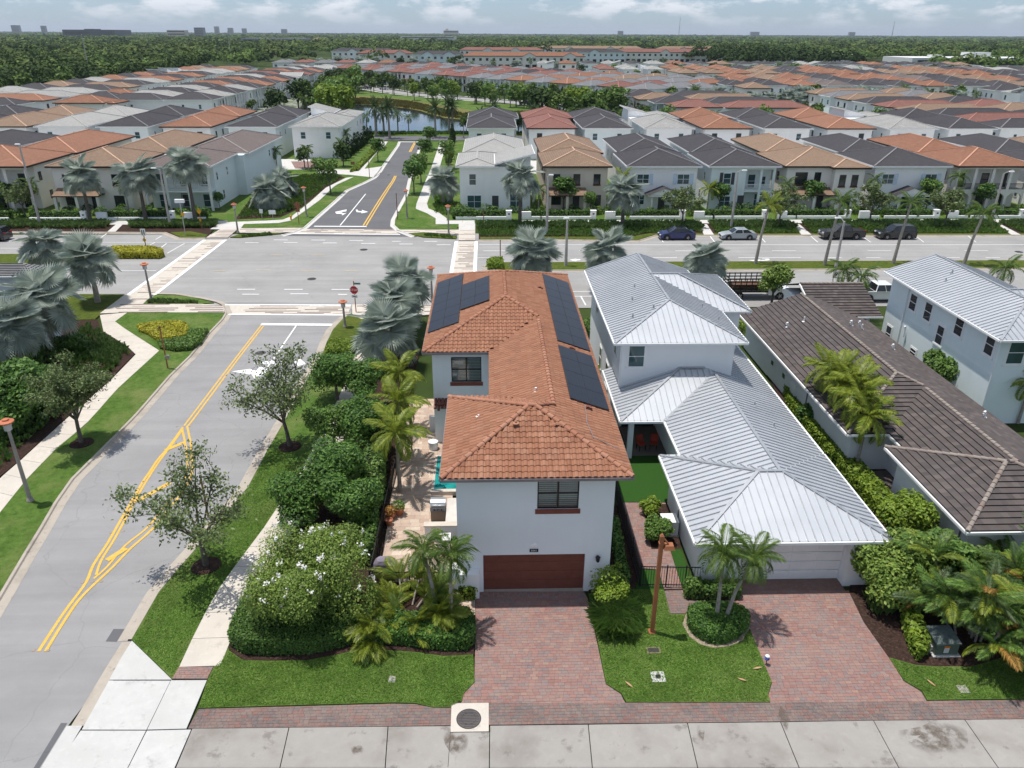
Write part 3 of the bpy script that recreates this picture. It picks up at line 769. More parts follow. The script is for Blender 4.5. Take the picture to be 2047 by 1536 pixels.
paving('brick_drive', 'paver', [(-42.08,167.94),(-36.78,167.93),(-34.7,158.69),(-39.12,158.7)], .6, .4, 0., .12, (PAVRO, PAVR), limit=60)
sheet('lake_street', [(-160, 204), (260, 204), (260, 213.2), (-160, 213.2)], .005, ASPHD, kind='structure')
mb = MB(); ribbon(mb, [(-23.61,200.99),(-16.02,201.03)], .9, .02); mb.build('road_marking', WPAINT, kind='structure')
slab('lake_bank', [(-160, 213.2), (70, 213.2), (70, 219.5), (-160, 219.5)], 0, .08, GRASS, kind='structure')
LAKE = NT('lake_water')
_h = LAKE.noise(.9, 3, .6, stretch=(1, 2.2, 1))
LAKE = LAKE.pbsdf((.012, .022, .032), .05, 0, LAKE.bump(_h, .12, .05), .5)
sheet('lake', [(-53.63,303.84),(-50.35,312.81),(-45.39,311.79),(-35.29,302.11),(-29.48,295.95),(-23.94,286.12),(-19.35,273.31),(-14.16,261.56),(-7.31,255.33),(1.48,257.01),(12.17,261.97),(22.48,248.19),(19.96,219.41),(-39.22,218.7)], -.02, LAKE, kind='structure')
slab('lake_bank', [(-71.13,344.91),(-56.05,356.79),(-36.85,340.46),(-18.44,311.3),(-2.74,280.85),(14.16,268.67),(25.04,258.94),(23.9,246.75),(12.13,261.15),(1.47,256.23),(-7.29,254.56),(-14.12,260.75),(-19.29,272.43),(-23.86,285.16),(-29.38,294.93),(-35.17,301.05),(-45.24,310.66),(-50.17,311.67),(-53.45,302.77),(-58.81,301.58)], -.05, .1, grass_mat('reed_bank', (.10, .10, .03), (.17, .17, .045), (.24, .20, .08), (.26, .19, .10), .7), kind='structure')
LST = [(-92.44,452.04),(-69.54,428.63),(-59.73,410.83),(-51.61,396.16),(-41.17,377.56),(-23.37,356.06),(-3.85,337.14),(9.94,323.78),(21.69,304.47),(34.55,284.38),(44.77,270.04),(52.28,256.18),(64.97,230.82)]
mb = MB(); ribbon(mb, smooth_line(LST, 3), 8.5, .02); mb.build('lakeside_street', ASPHR, kind='structure')
mb = MB(); ribbon(mb, offset_line(smooth_line(LST, 3), 7.4), 1.9, .05); ribbon(mb, offset_line(smooth_line(LST, 3), -6.6), 1.6, .05); mb.build('lakeside_walk', WALKW, kind='structure')
slab('lakeside_lawn', [(-82.54,402.29),(-60.88,388.7),(-39.23,363.34),(-22.37,343.6),(-3.75,327.12),(14.34,309.82),(32.24,279.64),(42.15,264.07),(24.75,255.78),(14.07,266.97),(-2.73,279),(-18.31,309.05),(-36.57,337.8),(-55.61,353.88),(-70.59,342.18)], -.05, .06, GRASS, kind='structure')
# -- crosswalks of cream and brown paver strips
CREAMP = plain('strip_cream', (.54, .49, .425), .85, var=.08, scale=3)
CREAM2 = plain('strip_light', (.60, .57, .52), .85, var=.08, scale=3)
BROWNP = plain('strip_brown', (.20, .155, .138), .85, var=.15, scale=3)
TANP = plain('strip_tan', (.43, .36, .305), .85, var=.12, scale=3)
def strip_crossing(name, quad, step, across, z=.016, edges=True, thin=False, dens=.5):
 """quad a,b,c,d: walking from a-b to d-c; strips of paving laid parallel to the x axis"""
 root = empty(name, (0, 0, 0), None, None); root['kind'] = 'structure'
 sheet('bed', quad, z-.006, CREAMP, parent=root)
 pol = quad if area(quad) > 0 else quad[::-1]
 y0, y1 = min(p[1] for p in pol), max(p[1] for p in pol)
 y = y0+step*.3; meshes = {}
 def seg(y):
  xs = []
  for i in range(len(pol)):
   p, q = pol[i], pol[(i+1) % len(pol)]
   if (p[1] > y) != (q[1] > y): xs.append(p[0]+(q[0]-p[0])*(y-p[1])/(q[1]-p[1]))
  return (min(xs), max(xs)) if len(xs) > 1 else None
 k = 0
 while y < y1-step*.2:
  s = seg(y+step*.25)
  if s and s[1]-s[0] > .8:
   x = s[0]+rnd.uniform(0, 1.2)*across
   while x < s[1]-.3:
    ln = rnd.uniform(.5, 1.9)*across
    x2 = min(x+ln, s[1]-.05)
    if x2-x > .3:
     b = MB(); b.box(x, y, z-.02, x2, y+step*dens, z+.004, bottom=False)
     mt = rnd.choice([BROWNP, BROWNP, BROWNP, TANP, CREAM2]) if not thin else rnd.choice([BROWNP, BROWNP, TANP])
     b.build('paver_strip', mt, root)
    x = x2+rnd.uniform(.25, 1.0)*across
  y += step; k += 1
 if edges:
  a, b_, c, d = quad
  for p, q in ((a, d), (b_, c)):
   mb = MB(); ribbon(mb, [p, q], .42, z+.008); mb.build('edge_line', WPAINT, root)
 return root
strip_crossing('crosswalk', [(-37.85,77.12),(-35.09,77.07),(-34.97,100.43),(-37.74,100.46)], .58, 2.6, thin=True, dens=.42)
strip_crossing('crosswalk', [(-4.39,84.67),(-1.69,84.63),(-1.71,99.21),(-4.36,99.24)], .58, 2.6, thin=True, dens=.42)
xw = strip_crossing('crosswalk', [(-25.54,70.97),(-13.9,70.62),(-14,73.33),(-26.68,73.55)], .42, 3.2, edges=False, thin=True)
for a_, b_ in (((-25.5,70.82), (-14.11,70.41)), ((-26.73,73.7), (-14.01,73.39))):
 mb = MB(); ribbon(mb, [a_, b_], .3, .028); mb.build('edge_line', WPAINT, xw)
xw = strip_crossing('crosswalk', [(-26.48,103.94),(-12.17,103.2),(-13.53,106.13),(-25.82,106.57)], .5, 3.0, edges=False)
mb = MB(); ribbon(mb, [(-26.92,103.8),(-12.16,103.05)], .35, .028); mb.build('edge_line', WPAINT, xw)
def paved_corner(pts, step=.58, thin=True):
 return strip_crossing('corner_paving', pts, step, 3.2, z=.125, edges=False, thin=thin, dens=.42)
for pts in ([(-37.97,71.04),(-35.43,71.29),(-25.98,71.12),(-26.79,73.24),(-29.19,73.74),(-34.97,73.84),(-35.18,76.91),(-38.09,76.95)], [(-4.04,99.51),(-1.85,99.48),(-1.94,105.41),(-4.24,105.43)], [(-12.97,105.53),(-4.24,105.43),(-4.16,102.82),(-9.09,104.02),(-11.17,103.47)], [(-35.59,106.68),(-26.31,106.88),(-26.75,104.52),(-28.66,103.96),(-34.12,104.03)], [(-37.82,101.27),(-34.96,101.24),(-35.07,106.08),(-37.49,106.11)], [(-13.9,73.33),(-5,73.02),(-4.85,70.32),(-12.44,69.02),(-13.44,70.47)]):
 slab('corner_base', pts, 0, .11, KERB, kind='structure'); paved_corner(pts)
slab('walk_link', [(-38.88,106.12),(-34.72,106.08),(-35.18,110.08),(-38.76,110.11)], 0, .118, WALKW, kind='structure')
slab('walk_link', [(-4.24,105.43),(-1.94,105.41),(-2,109.72),(-4.39,109.75)], 0, .118, WALKW, kind='structure')
slab('corner_lawn', [(-10.93,103.04),(-9.07,103.73),(-4.32,101.69),(-4.4,100.32),(-8.88,101.31)], 0, .13, GRASS2, kind='structure')
slab('corner_lawn', [(-34.71,101.51),(-33.87,103.17),(-28.63,103.82),(-28.39,103.39),(-33.34,101.36)], 0, .13, GRASS2, kind='structure')
slab('corner_lawn', [(-12.95,107.34),(-4.26,105.73),(-5.22,108.81),(-7.65,108.52),(-11.51,118.36),(-13.86,129.07),(-13.69,112.12)], 0, .10, GRASS, kind='structure')
slab('corner_lawn', [(-34.99,106.98),(-26.37,107.18),(-25.93,113.92),(-25.51,127.05),(-27.64,126.24),(-28.32,117.08),(-29.08,110.01),(-35.26,109.13)], 0, .10, GRASS, kind='structure')
slab('corner_lawn', [(-13.88,69.05),(-13.44,70.47),(-12.35,69.02),(-11.82,62.57),(-11.93,60.05),(-14.14,60.09),(-14.33,62.62),(-14.39,66.09)], 0, .12, GRASS2, kind='structure')
# -- painted lines
lines = []
_lz = [0]
def line(pts, w=.13, mat=WPAINT, z=.012, name='lane_line'):
 _lz[0] = (_lz[0]+1) % 14
 mb = MB(); ribbon(mb, pts, w, z+.0015*_lz[0]); mb.build(name, mat, kind='structure')
def dashes(y, xs, w=.13, mat=WPAINT):
 for a, b in xs: line([(a, y), (b, y)], w, mat)
def xs_of(*pp): return pp
# yellow pattern on the near road
for pts, w in (([(-21.5,67.67),(-21.51,59.58),(-21.45,48.76),(-21.45,47.39)], .13), ([(-21.23,67.53),(-21.25,59.58),(-21.15,48.59),(-21.23,47.53)], .13),
    ([(-21.45,47.39),(-21.38,44.64),(-21.45,42.88),(-21.37,41.46),(-21.31,40.18),(-21.08,37.99),(-20.89,36.08),(-20.68,34.14),(-20.57,32.23),(-20.29,30.85),(-20.29,29.24),(-20.27,28.17),(-20.16,26.18)], .15),
    ([(-21.35,47.09),(-21.28,44.97),(-21.28,43.26),(-21.23,41.76),(-21.13,40.35),(-20.94,38.36),(-20.7,36.42),(-20.46,34.36),(-20.34,32.63),(-20.06,31.42)], .13),
    ([(-21.23,47.53),(-20.31,45.5),(-19.61,43.8),(-18.87,41.77)], .13), ([(-21.42,47.1),(-20.68,45.51),(-19.94,43.81),(-19.3,42.21),(-18.97,40.99),(-18.76,39.01),(-18.96,37.58),(-19.11,35.47),(-19.64,33.81),(-19.79,32.09),(-20.04,31.11)], .13),
    ([(-18.87,41.77),(-18.58,40.69),(-18.46,39),(-18.61,37.42),(-18.78,35.32),(-19.27,33.45),(-19.5,32),(-19.98,29.84),(-19.99,28.17),(-19.85,26.17)], .15),
    ([(-21.44,44.1),(-20.55,45.16)], .32), ([(-20.81,38.04),(-19.61,40.08)], .34), ([(-20.04,32.58),(-19.49,33.59)], .34)):
 line(smooth_line(pts, 4), w, YELLOW, .014, 'yellow_line')
STUDM = plain('road_stud', (.32, .25, .19), .6)
_sm = MB(); _sm.lathe([(.085, 0), (.085, .012), (.06, .022), (.03, .024)], 10, mi=0); _sm = _sm.mesh('road_stud', STUDM)
_sl = ['round marker stud left of the near end of the yellow lines', 'round marker stud right of the near end of the yellow lines', 'round marker stud left of the lower fork of the yellow lines', 'round marker stud inside the lower fork of the yellow lines', 'round marker stud right of the lower fork of the yellow lines', 'round marker stud left of the yellow line below the lower hatch bar', 'round marker stud inside the yellow pattern below the lower hatch bar', 'round marker stud left of the upper fork of the yellow lines', 'round marker stud inside the upper fork of the yellow lines', 'round marker stud right of the upper fork of the yellow lines']
for i, p in enumerate(((-20.42,26.24), (-19.77,26.23), (-20.47,30.85), (-20.01,30.88), (-19.56,30.9), (-20.93,35), (-20.31,35.13), (-21.89,47.44), (-21.43,47.43), (-21.01,47.49))):
 put('road_stud', _sm, None, (p[0], p[1], .007), label=_sl[i], cat='road stud', group='studs along the yellow lines')
line([(-21.58,67.95),(-14.87,67.69)], .55, WPAINT, .012, 'stop_line')
line([(-18.19,67.48),(-18.25,60.96),(-18.32,56.71)], .14)
def arrow(pts, name='road_arrow'):
 sheet(name, pts, .0135, WPAINT, kind='structure')
# arrows of the near road: a combined straight-and-left arrow and a right arrow
arrow([(-21,56.96),(-19.65,57.44),(-19.05,57.02),(-19,57.74),(-18.1,57.72),(-18.35,56.81),(-17.97,56.6),(-18.8,55.54),(-19.15,56.23)])
arrow([(-19.77,58.58),(-18.66,59.09),(-17.61,59.07),(-16.79,58.21),(-18.05,58.34)])
arrow([(-16.57,59.05),(-16.04,59.47),(-15.3,58.39),(-15.87,57.98)])
arrow([(-23.66,117.75),(-22.2,119.57),(-22.03,118.1),(-22.89,117.74),(-22.17,116.66),(-21.77,117.02),(-22.15,115.26),(-22.41,116.31),(-23.28,116.5)])
arrow([(-20.74,119.18),(-20.57,119.55),(-20.24,118.45),(-19.57,118.07),(-19.81,119.18),(-18.59,117.7),(-19.51,116.64),(-19.54,117.35),(-20.33,117.54)])
# side road
line([(-24.88,108.09),(-17.41,107.85)], .5, WPAINT, .012, 'stop_line')
line([(-21.3,108.67),(-21.08,132.19)], .16)
for d in (-2.5, 2.5):
 pass
line(smooth_line([(-17.99,108.48),(-18.08,126.17),(-18.04,138.22),(-17.99,144.81),(-18.13,150.3)], 4), .2, YELLOW, .012, 'yellow_line')
line(smooth_line([(-17.57,108.47),(-17.67,126.17),(-17.68,138.22),(-17.66,144.81),(-17.84,150.3)], 4), .2, YELLOW, .012, 'yellow_line')
line([(-18.39,183.07),(-18.68,199.55)], .22, YELLOW, .012, 'yellow_line'); line([(-18.05,183.07),(-18.36,199.55)], .22, YELLOW, .012, 'yellow_line')
# boulevard: edge lines, lane dashes, turn arrows, parking marks
def lpx(pts, w=.14): line(pts, w)
lpx([(-1.3,97.47),(8.63,97.35),(22.39,97.07),(94.37,96.33)])
for pts in ([(-0.76,94.35),(2.34,94.31)], [(11.43,94.19),(14.11,94.16)], [(23.68,94.03),(26.36,93.99)], [(36.05,93.91),(39.14,93.87)], [(48.34,93.75),(51.44,93.71)], [(60.88,93.58),(63.92,93.54)], [(73.37,93.47),(76.63,93.42)]): lpx(pts)
for pts in ([(-1.42,91.15),(1.71,91.1)], [(18.62,90.89),(23.2,90.83)], [(30.78,90.75),(38.56,90.64)], [(41.8,90.59),(43.61,90.57)], [(46.67,90.53),(48.48,90.5)], [(56.62,90.39),(58.44,90.36)], [(61.64,90.32),(63.46,90.29)]): lpx(pts)
lpx([(4.34,77.57),(15.06,77.4),(38.87,77.24)]); lpx([(4.26,75.93),(13.72,75.77)])
lpx([(9.57,75.84),(9.75,72.93)]); lpx([(34.27,73.95),(30.1,74.02)])
lpx([(-51.2,99.3),(-37.75,99.13)]); lpx([(-64.27,100.25),(-51.65,99.57)]); lpx([(-42.55,86.04),(-38.43,85.98)]); lpx([(-62.06,96.39),(-58.29,96.34)])
for pts in ([(-51.81,100.9),(-52.25,104.53)], [(-44.3,100.81),(-44.25,102.73)], [(-44.07,95.91),(-43.74,99.21)], [(-41.9,96.12),(-42.04,98.66)], [(-40.09,93.68),(-39.71,98.63)], [(23.19,101.92),(23.06,98.37)], [(30.2,101.84),(29.92,98.28)], [(37.02,101.76),(36.66,98.2)], [(44.07,101.68),(43.68,98.11)], [(51.13,101.59),(50.79,98.02)], [(58.62,101.5),(57.91,97.93)], [(65.92,101.41),(64.92,97.84)]): lpx(pts, .12)
for s in ([(-31.95,98.85),(-30.18,98.77)], [(-26.96,98.89),(-25.12,98.82)], [(-21.76,98.67),(-20,98.65)], [(-16.76,98.34),(-14.93,98.32)], [(-11.75,97.94),(-9.99,97.92)], [(-6.84,97.49),(-5.01,97.47)],
   [(-28.63,100.35),(-26.77,100.27)], [(-23.64,100.18),(-21.78,100.1)], [(-18.58,99.95),(-16.72,99.88)], [(-12.82,99.35),(-11.7,99.33)], [(-8.59,99.24),(-6.87,99.22)],
   [(-27.05,78.83),(-25.13,78.8)], [(-22.02,78.71),(-20.04,78.68)], [(-16.94,78.59),(-15.06,78.56)], [(-26.01,77.09),(-24.23,77.06)], [(-21.01,77.11),(-19.07,77.08)], [(-15.95,76.93),(-15,76.91)]):
 lpx(s, .2)
for s in ([(-27.06,86.22),(-25.29,86.07)], [(-21.93,85.94),(-20.06,85.83)], [(-16.94,85.78),(-15.2,85.72)], [(-27.13,92.73),(-25.58,92.68)], [(-22.05,92.59),(-20.44,92.52)], [(-31.95,85.88),(-30.4,85.86)]): line(s, .28, FADED)
arrow([(31.62,89.46),(33.21,89.78),(33.03,89.44),(33.75,89.56),(33.97,90.01),(33.41,90.02),(33.6,90.2),(34.46,90.19),(34.23,89.51),(32.92,89.08),(32.81,88.77)])
arrow([(9.74,89.99),(10.66,90.54),(10.62,90.2),(11.12,90.29),(11.07,89.84),(10.58,89.75),(10.53,89.31)])
# manhole covers in the roads
IRON = plain('cast_iron', (.065, .062, .066), .7, .2, bump=.6)
def manhole(p, r, label):
 t = empty('manhole_cover', (p[0], p[1], .0), label, 'manhole cover')
 b = MB(); b.lathe([(r, 0), (r, .016), (r-.05, .02)], 20); b.build('rim', KERB if r > .5 else IRON, t)
 b = MB(); b.lathe([(r-.07, .0), (r-.07, .024), (r-.1, .027)], 20)
 b.build('lid', IRON, t)
 b = MB()
 for k in range(-3, 4):
  w = math.sqrt(max(0, (r-.14)**2-(k*r/4.2)**2)); b.box(-w, k*r/4.2-.02, .02, w, k*r/4.2+.02, .034)
 b.build('grid', IRON, t)
manhole((-19.89,82.55), .5, 'dark manhole cover nearest the stop sign in the middle of the junction')
manhole((-15.96,95.17), .5, 'dark manhole cover on the far half of the junction')
manhole((-19.72,60.87), .45, 'dark manhole cover on the near road beside the yellow line')
manhole((67.6,92.95), .5, 'dark manhole cover in the boulevard lane at the right edge')
manhole((-19.42,151.44), .35, 'small manhole cover on the dark side road')
slab('manhole_pad', [(-1.7,22.77),(-0.18,22.76),(-0.18,21.36),(-1.68,21.37)], 0, .075, CONCS, kind='structure')
t = empty('manhole_cover', (*(-0.98,21.98), .07), 'large round cast iron cover set in the square pale concrete pad', 'manhole cover')
b = MB(); b.lathe([(.5, 0), (.5, .012), (.46, .014)], 28); b.build('rim', IRON, t)
b = MB(); b.lathe([(.45, 0), (.45, .018), (.44, .02)], 28); b.build('lid', plain('iron_brown', (.11, .095, .09), .7), t)
b = MB()
for k in range(-5, 6):
 w = math.sqrt(.42**2-(k*.075)**2)
 b.box(-w, k*.075-.012, .014, w, k*.075+.012, .03)
b.lathe([(.30, .014), (.30, .032), (.28, .032), (.28, .014)], 24)
b.build('raised_pattern', IRON, t)
# ------------------------------------------------------------------ roofs: the upper envelope of hipped rectangles
class Hip:
 def __init__(s, x0, x1, y0, y1, z, sl, gables=''):
  s.r = (x0, x1, y0, y1); s.z = z; s.sl = sl
  s.pl = {}                                   # side -> (a, b, c): height = a x + b y + c
  if 'W' not in gables: s.pl['W'] = (sl, 0, z-sl*x0)
  if 'E' not in gables: s.pl['E'] = (-sl, 0, z+sl*x1)
  if 'S' not in gables: s.pl['S'] = (0, sl, z-sl*y0)
  if 'N' not in gables: s.pl['N'] = (0, -sl, z+sl*y1)
 def rect(s):
  x0, x1, y0, y1 = s.r
  return [(x0,y0),(x1,y0),(x1,y1),(x0,y1)]
 def facet(s, k):
  p = s.rect(); a = s.pl[k]
  for q, b in s.pl.items():
   if q != k and p: p = clip(p, b[0]-a[0], b[1]-a[1], b[2]-a[2])
  return p
 def above(s, a, eps):
  """half-planes of the region in which this roof is higher than plane a"""
  x0, x1, y0, y1 = s.r
  h = [(1,0,-x0),(-1,0,x1),(0,1,-y0),(0,-1,y1)]
  for b in s.pl.values(): h.append((b[0]-a[0], b[1]-a[1], b[2]-a[2]+eps))
  return h
def envelope(hips):
 """[(side, plane, convex 2-d polygon, hip)]"""
 res = []
 for i, h in enumerate(hips):
  for k in h.pl:
   f = h.facet(k)
   pieces = [f] if f else []
   for j, g in enumerate(hips):
    if j == i: continue
    hp = g.above(h.pl[k], 1e-5 if j < i else -1e-5)
    pieces = [q for p in pieces for q in subtract(p, hp)]
   for p in pieces: res.append((k, h.pl[k], p, h))
 return res
EAVE_DIR = {'W': (0,1), 'E': (0,1), 'S': (1,0), 'N': (1,0)}
def lift(pl, p, dz=0.0): return (p[0], p[1], pl[0]*p[0]+pl[1]*p[1]+pl[2]+dz)
def up_off(h, k, p):
 x0, x1, y0, y1 = h.r
 return {'W': p[0]-x0, 'E': x1-p[0], 'S': p[1]-y0, 'N': y1-p[1]}[k]
def metal_roof(parent, hips, width=.41, th=.05):
 for k, pl, poly, h in envelope(hips):
  e = EAVE_DIR[k]; ax = 0 if e[0] else 1
  lo, hi = min(p[ax] for p in poly), max(p[ax] for p in poly)
  i = math.floor(lo/width)
  while i*width < hi:
   a, b = i*width, (i+1)*width
   q = clip(clip(poly, e[0], e[1], -a), -e[0], -e[1], b)
   if q:
    mb = MB()
    if area(q) < 0: q = q[::-1]
    mb.poly([lift(pl, p, rnd.uniform(0, .002)) for p in q])
    # standing seam along the strip's lower edge
    on = [p for p in q if abs(p[ax]-a) < 1e-5]
    if len(on) >= 2:
     on.sort(key=lambda p: p[1-ax])
     p0, p1 = lift(pl, on[0], .022), lift(pl, on[-1], .022)
     if math.dist(p0, p1) > .15: mb.bar(p0, p1, .045, .08, 1)
    mb.build('roof_panel', [METAL, SEAM], parent)
   i += 1
def course_roof(parent, hips, mat, step=.36, name='tile_course'):
 for k, pl, poly, h in envelope(hips):
  sgn = {'W': (1, 0, -h.r[0]), 'E': (-1, 0, h.r[1]), 'S': (0, 1, -h.r[2]), 'N': (0, -1, h.r[3])}[k]
  e = EAVE_DIR[k]; n = 0
  d = [sgn[0]*p[0]+sgn[1]*p[1]+sgn[2] for p in poly]
  i = math.floor(min(d)/step+1e-6)
  while i*step < max(d)-1e-6:
   q = clip(clip(poly, sgn[0], sgn[1], sgn[2]-i*step), -sgn[0], -sgn[1], -(sgn[2]-(i+1)*step))
   if q:
    mb = MB(); q = q if area(q) > 0 else q[::-1]
    top = []
    for p in q:
     dd = sgn[0]*p[0]+sgn[1]*p[1]+sgn[2]-i*step
     top.append(lift(pl, p, .065*(1-dd/step)+.004))
    mb.poly(top, 0, [(p[0]*e[0]+p[1]*e[1]+.17*(i % 2), i*step+.5*step) for p in q])
    for m in range(len(q)):
     p, r = q[m], q[(m+1) % len(q)]
     if abs(sgn[0]*p[0]+sgn[1]*p[1]+sgn[2]-i*step) < 1e-4 and abs(sgn[0]*r[0]+sgn[1]*r[1]+sgn[2]-i*step) < 1e-4:
      mb.poly([lift(pl, p, -.03), lift(pl, r, -.03), top[(m+1) % len(q)], top[m]], 1)
    mb.build(name, [mat, DARKIN], parent)
   i += 1
def clay_tile_mesh(mat, w=.285, L_=.42, name='roof_tile'):
 mb = MB()
 prof = [(-.5,.0),(-.36,.004),(-.24,.042),(0,.062),(.24,.042),(.36,.004),(.5,.0)]
 for i in range(len(prof)-1):
  (a, za), (b, zb) = prof[i], prof[i+1]
  mb.poly([(a*w,-L_/2,za+.045),(b*w,-L_/2,zb+.045),(b*w,L_/2,zb+.004),(a*w,L_/2,za+.004)])
  mb.poly([(a*w,-L_/2,za+.018),(b*w,-L_/2,zb+.018),(b*w,-L_/2,zb+.045),(a*w,-L_/2,za+.045)])
 return mb.mesh(name, mat, smooth=False)
def clay_roof(parent, hips, single, limit=300, w=.285, step=.345):
 under = MB(); cells = []
 for k, pl, poly, h in envelope(hips):
  q = poly if area(poly) > 0 else poly[::-1]
  under.poly([lift(pl, p, -.015) for p in q])
  ax = 0 if EAVE_DIR[k][0] else 1
  lo, hi = min(p[ax] for p in q), max(p[ax] for p in q)
  s3 = math.sqrt(1+h.sl**2); hd = step/s3
  out = {'W': Vector((-1,0,-h.sl)), 'E': Vector((1,0,-h.sl)), 'S': Vector((0,-1,-h.sl)), 'N': Vector((0,1,-h.sl))}[k].normalized()
  nrm = Vector((-pl[0], -pl[1], 1)).normalized()
  yv = -out; xv = yv.cross(nrm)
  rot = Matrix((xv, yv, nrm)).transposed().to_4x4()
  nrow = int({'W': (h.r[1]-h.r[0]), 'E': (h.r[1]-h.r[0]), 'S': (h.r[3]-h.r[2]), 'N': (h.r[3]-h.r[2])}[k]/hd)+1
  for r in range(nrow):
   u = (r+.5)*hd
   for c in range(int(lo/w)-1, int(hi/w)+2):
    t = (c+.5)*w
    p = {'W': (h.r[0]+u, t), 'E': (h.r[1]-u, t), 'S': (t, h.r[2]+u), 'N': (t, h.r[3]-u)}[k]
    if inside(p, q):
     m = rot.copy(); m.translation = lift(pl, p, rnd.uniform(-.004, .006))
     cells.append(((0 if k == single and h is hips[0] else 1, p[1]), m))
 under.build('roof_underlay', UNDER, parent)
 cells.sort(key=lambda c: c[0])
 me = clay_tile_mesh(CLAYO)
 for _, m in cells[:limit]: put('roof_tile', me, parent, mat=m)
 base = np.array([v.co[:] for v in me.vertices]); fq = np.array([list(p.vertices) for p in me.polygons])
 V = []; Q = []; nv = len(base)
 for i, (_, m) in enumerate(cells[limit:]):
  M3 = np.array(m); V.append(base @ M3[:3,:3].T + M3[:3,3]); Q.append(fq+i*nv)
 put('roof_tile_field', np_mesh('roof_tile_field', np.concatenate(V), np.concatenate(Q), CLAY), parent, kind='stuff')
def cap_mesh(mat, L_=.46, r=.13, name='ridge_cap', n=6):
 mb = MB()
 for i in range(n):
  a, b = PI*i/n, PI*(i+1)/n
  f = lambda t, y, rr, z: (rr*math.cos(t), y, rr*math.sin(t)*.85+z)
  mb.poly([f(a,-L_/2,r,.02), f(a,L_/2,r*.86,-.01), f(b,L_/2,r*.86,-.01), f(b,-L_/2,r,.02)])
 mb.poly([(r*math.cos(PI*i/n), -L_/2, r*math.sin(PI*i/n)*.85+.02) for i in range(n+1)][::-1])
 return mb.mesh(name, mat)
def cap_line(parent, me, p, q, step=.38, dz=.03):
 """caps laid from p (low) to q (high)"""
 p, q = Vector(p), Vector(q); d = (q-p); n = max(1, int(d.length/step)); d.normalize()
 x = d.cross(Vector((0,0,1))).normalized(); z = x.cross(d)
 rot = Matrix((x, d, z)).transposed().to_4x4()
 for i in range(n):
  m = rot.copy(); m.translation = p+d*((i+.5)*(q-p).length/n)+Vector((0,0,dz))
  put(me.name.split('.')[0], me, parent, mat=m)
def ridge_bar(parent, p, q, w=.17, h=.06, mat=None, name='ridge_trim'):
 mb = MB(); mb.bar(Vector(p)+Vector((0,0,.03)), Vector(q)+Vector((0,0,.03)), w, h); mb.build(name, mat or SEAM, parent)
# ------------------------------------------------------------------ windows, doors, number plates
CLEAR = NT('window_glass')
_g = CLEAR.n('ShaderNodeBsdfGlossy', i_Roughness=.04); _t = CLEAR.n('ShaderNodeBsdfTransparent'); _t.inputs[0].default_value = (.62, .72, .71, 1)
_fr = CLEAR.n('ShaderNodeFresnel', i_IOR=1.5); _m = CLEAR.n('ShaderNodeMixShader')
CLEAR.l(CLEAR.math('ADD', _fr.outputs[0], .06), _m.inputs[0]); CLEAR.l(_t.outputs[0], _m.inputs[1]); CLEAR.l(_g.outputs[0], _m.inputs[2]); CLEAR.l(_m.outputs[0], CLEAR.out.inputs[0])
CLEAR = CLEAR.mat
BLIND = plain('blind_white', (.72, .73, .72), .6, var=.04)
def near_window(parent, c, w, h, rz=0., frame=None, cols=2, rows=2, sill=None, pane=None, blind=False, surround=None, name='window'):
 """window of several pieces; c: centre of its foot on the wall, rz 0 faces -y"""
 frame = frame or BLACK
 t = .055
 mb = MB()
 mb.box(-w/2, -.05, 0, -w/2+t, .0, h); mb.box(w/2-t, -.05, 0, w/2, .0, h)
 mb.box(-w/2+t, -.05, 0, w/2-t, .0, t); mb.box(-w/2+t, -.05, h-t, w/2-t, .0, h)
 for i in range(1, cols): mb.box(-w/2+i*w/cols-t*.6, -.052, t, -w/2+i*w/cols+t*.6, .0, h-t)
 for j in range(1, rows): mb.box(-w/2+t, -.046, j*h/rows-t*.4, w/2-t, .0, j*h/rows+t*.4)
 o = mb.build(name, frame, parent, loc=c, rot=rz)
 for i in range(cols):
  for j in range(rows):
   b = MB(); x0, x1 = -w/2+i*w/cols+t*.62, -w/2+(i+1)*w/cols-t*.62; z0, z1 = j*h/rows+t*.5, (j+1)*h/rows-t*.5
   b.poly([(x0,-.025,z0),(x1,-.025,z0),(x1,-.025,z1),(x0,-.025,z1)])
   b.build('pane', pane or GLASSD, o)
 if blind:
  for i in range(cols):
   x0, x1 = -w/2+i*w/cols+.05, -w/2+(i+1)*w/cols-.05
   z = h-.09
   lim = .06
   while z > lim:
    b = MB(); b.hexa([(x0,.06,z),(x1,.06,z),(x1,.09,z+.05),(x0,.09,z+.05),(x0,.06,z+.008),(x1,.06,z+.008),(x1,.09,z+.058),(x0,.09,z+.058)])
    b.build('blind_slat', BLIND, o); z -= .105
 if sill is not None:
  b = MB(); b.box(-w/2-.09, -.12, -.26, w/2+.09, 0, -.004); b.build('sill', sill, o)
 if surround is not None:
  b = MB(); s = .11
  b.box(-w/2-s, -.03, -.0, -w/2-.003, 0, h+s); b.box(w/2+.003, -.03, 0, w/2+s, 0, h+s); b.box(-w/2, -.03, h+.003, w/2, 0, h+s); b.box(-w/2-s-.03, -.07, -.13, w/2+s+.03, 0, -.003)
  b.build('surround', surround, o)
 return o
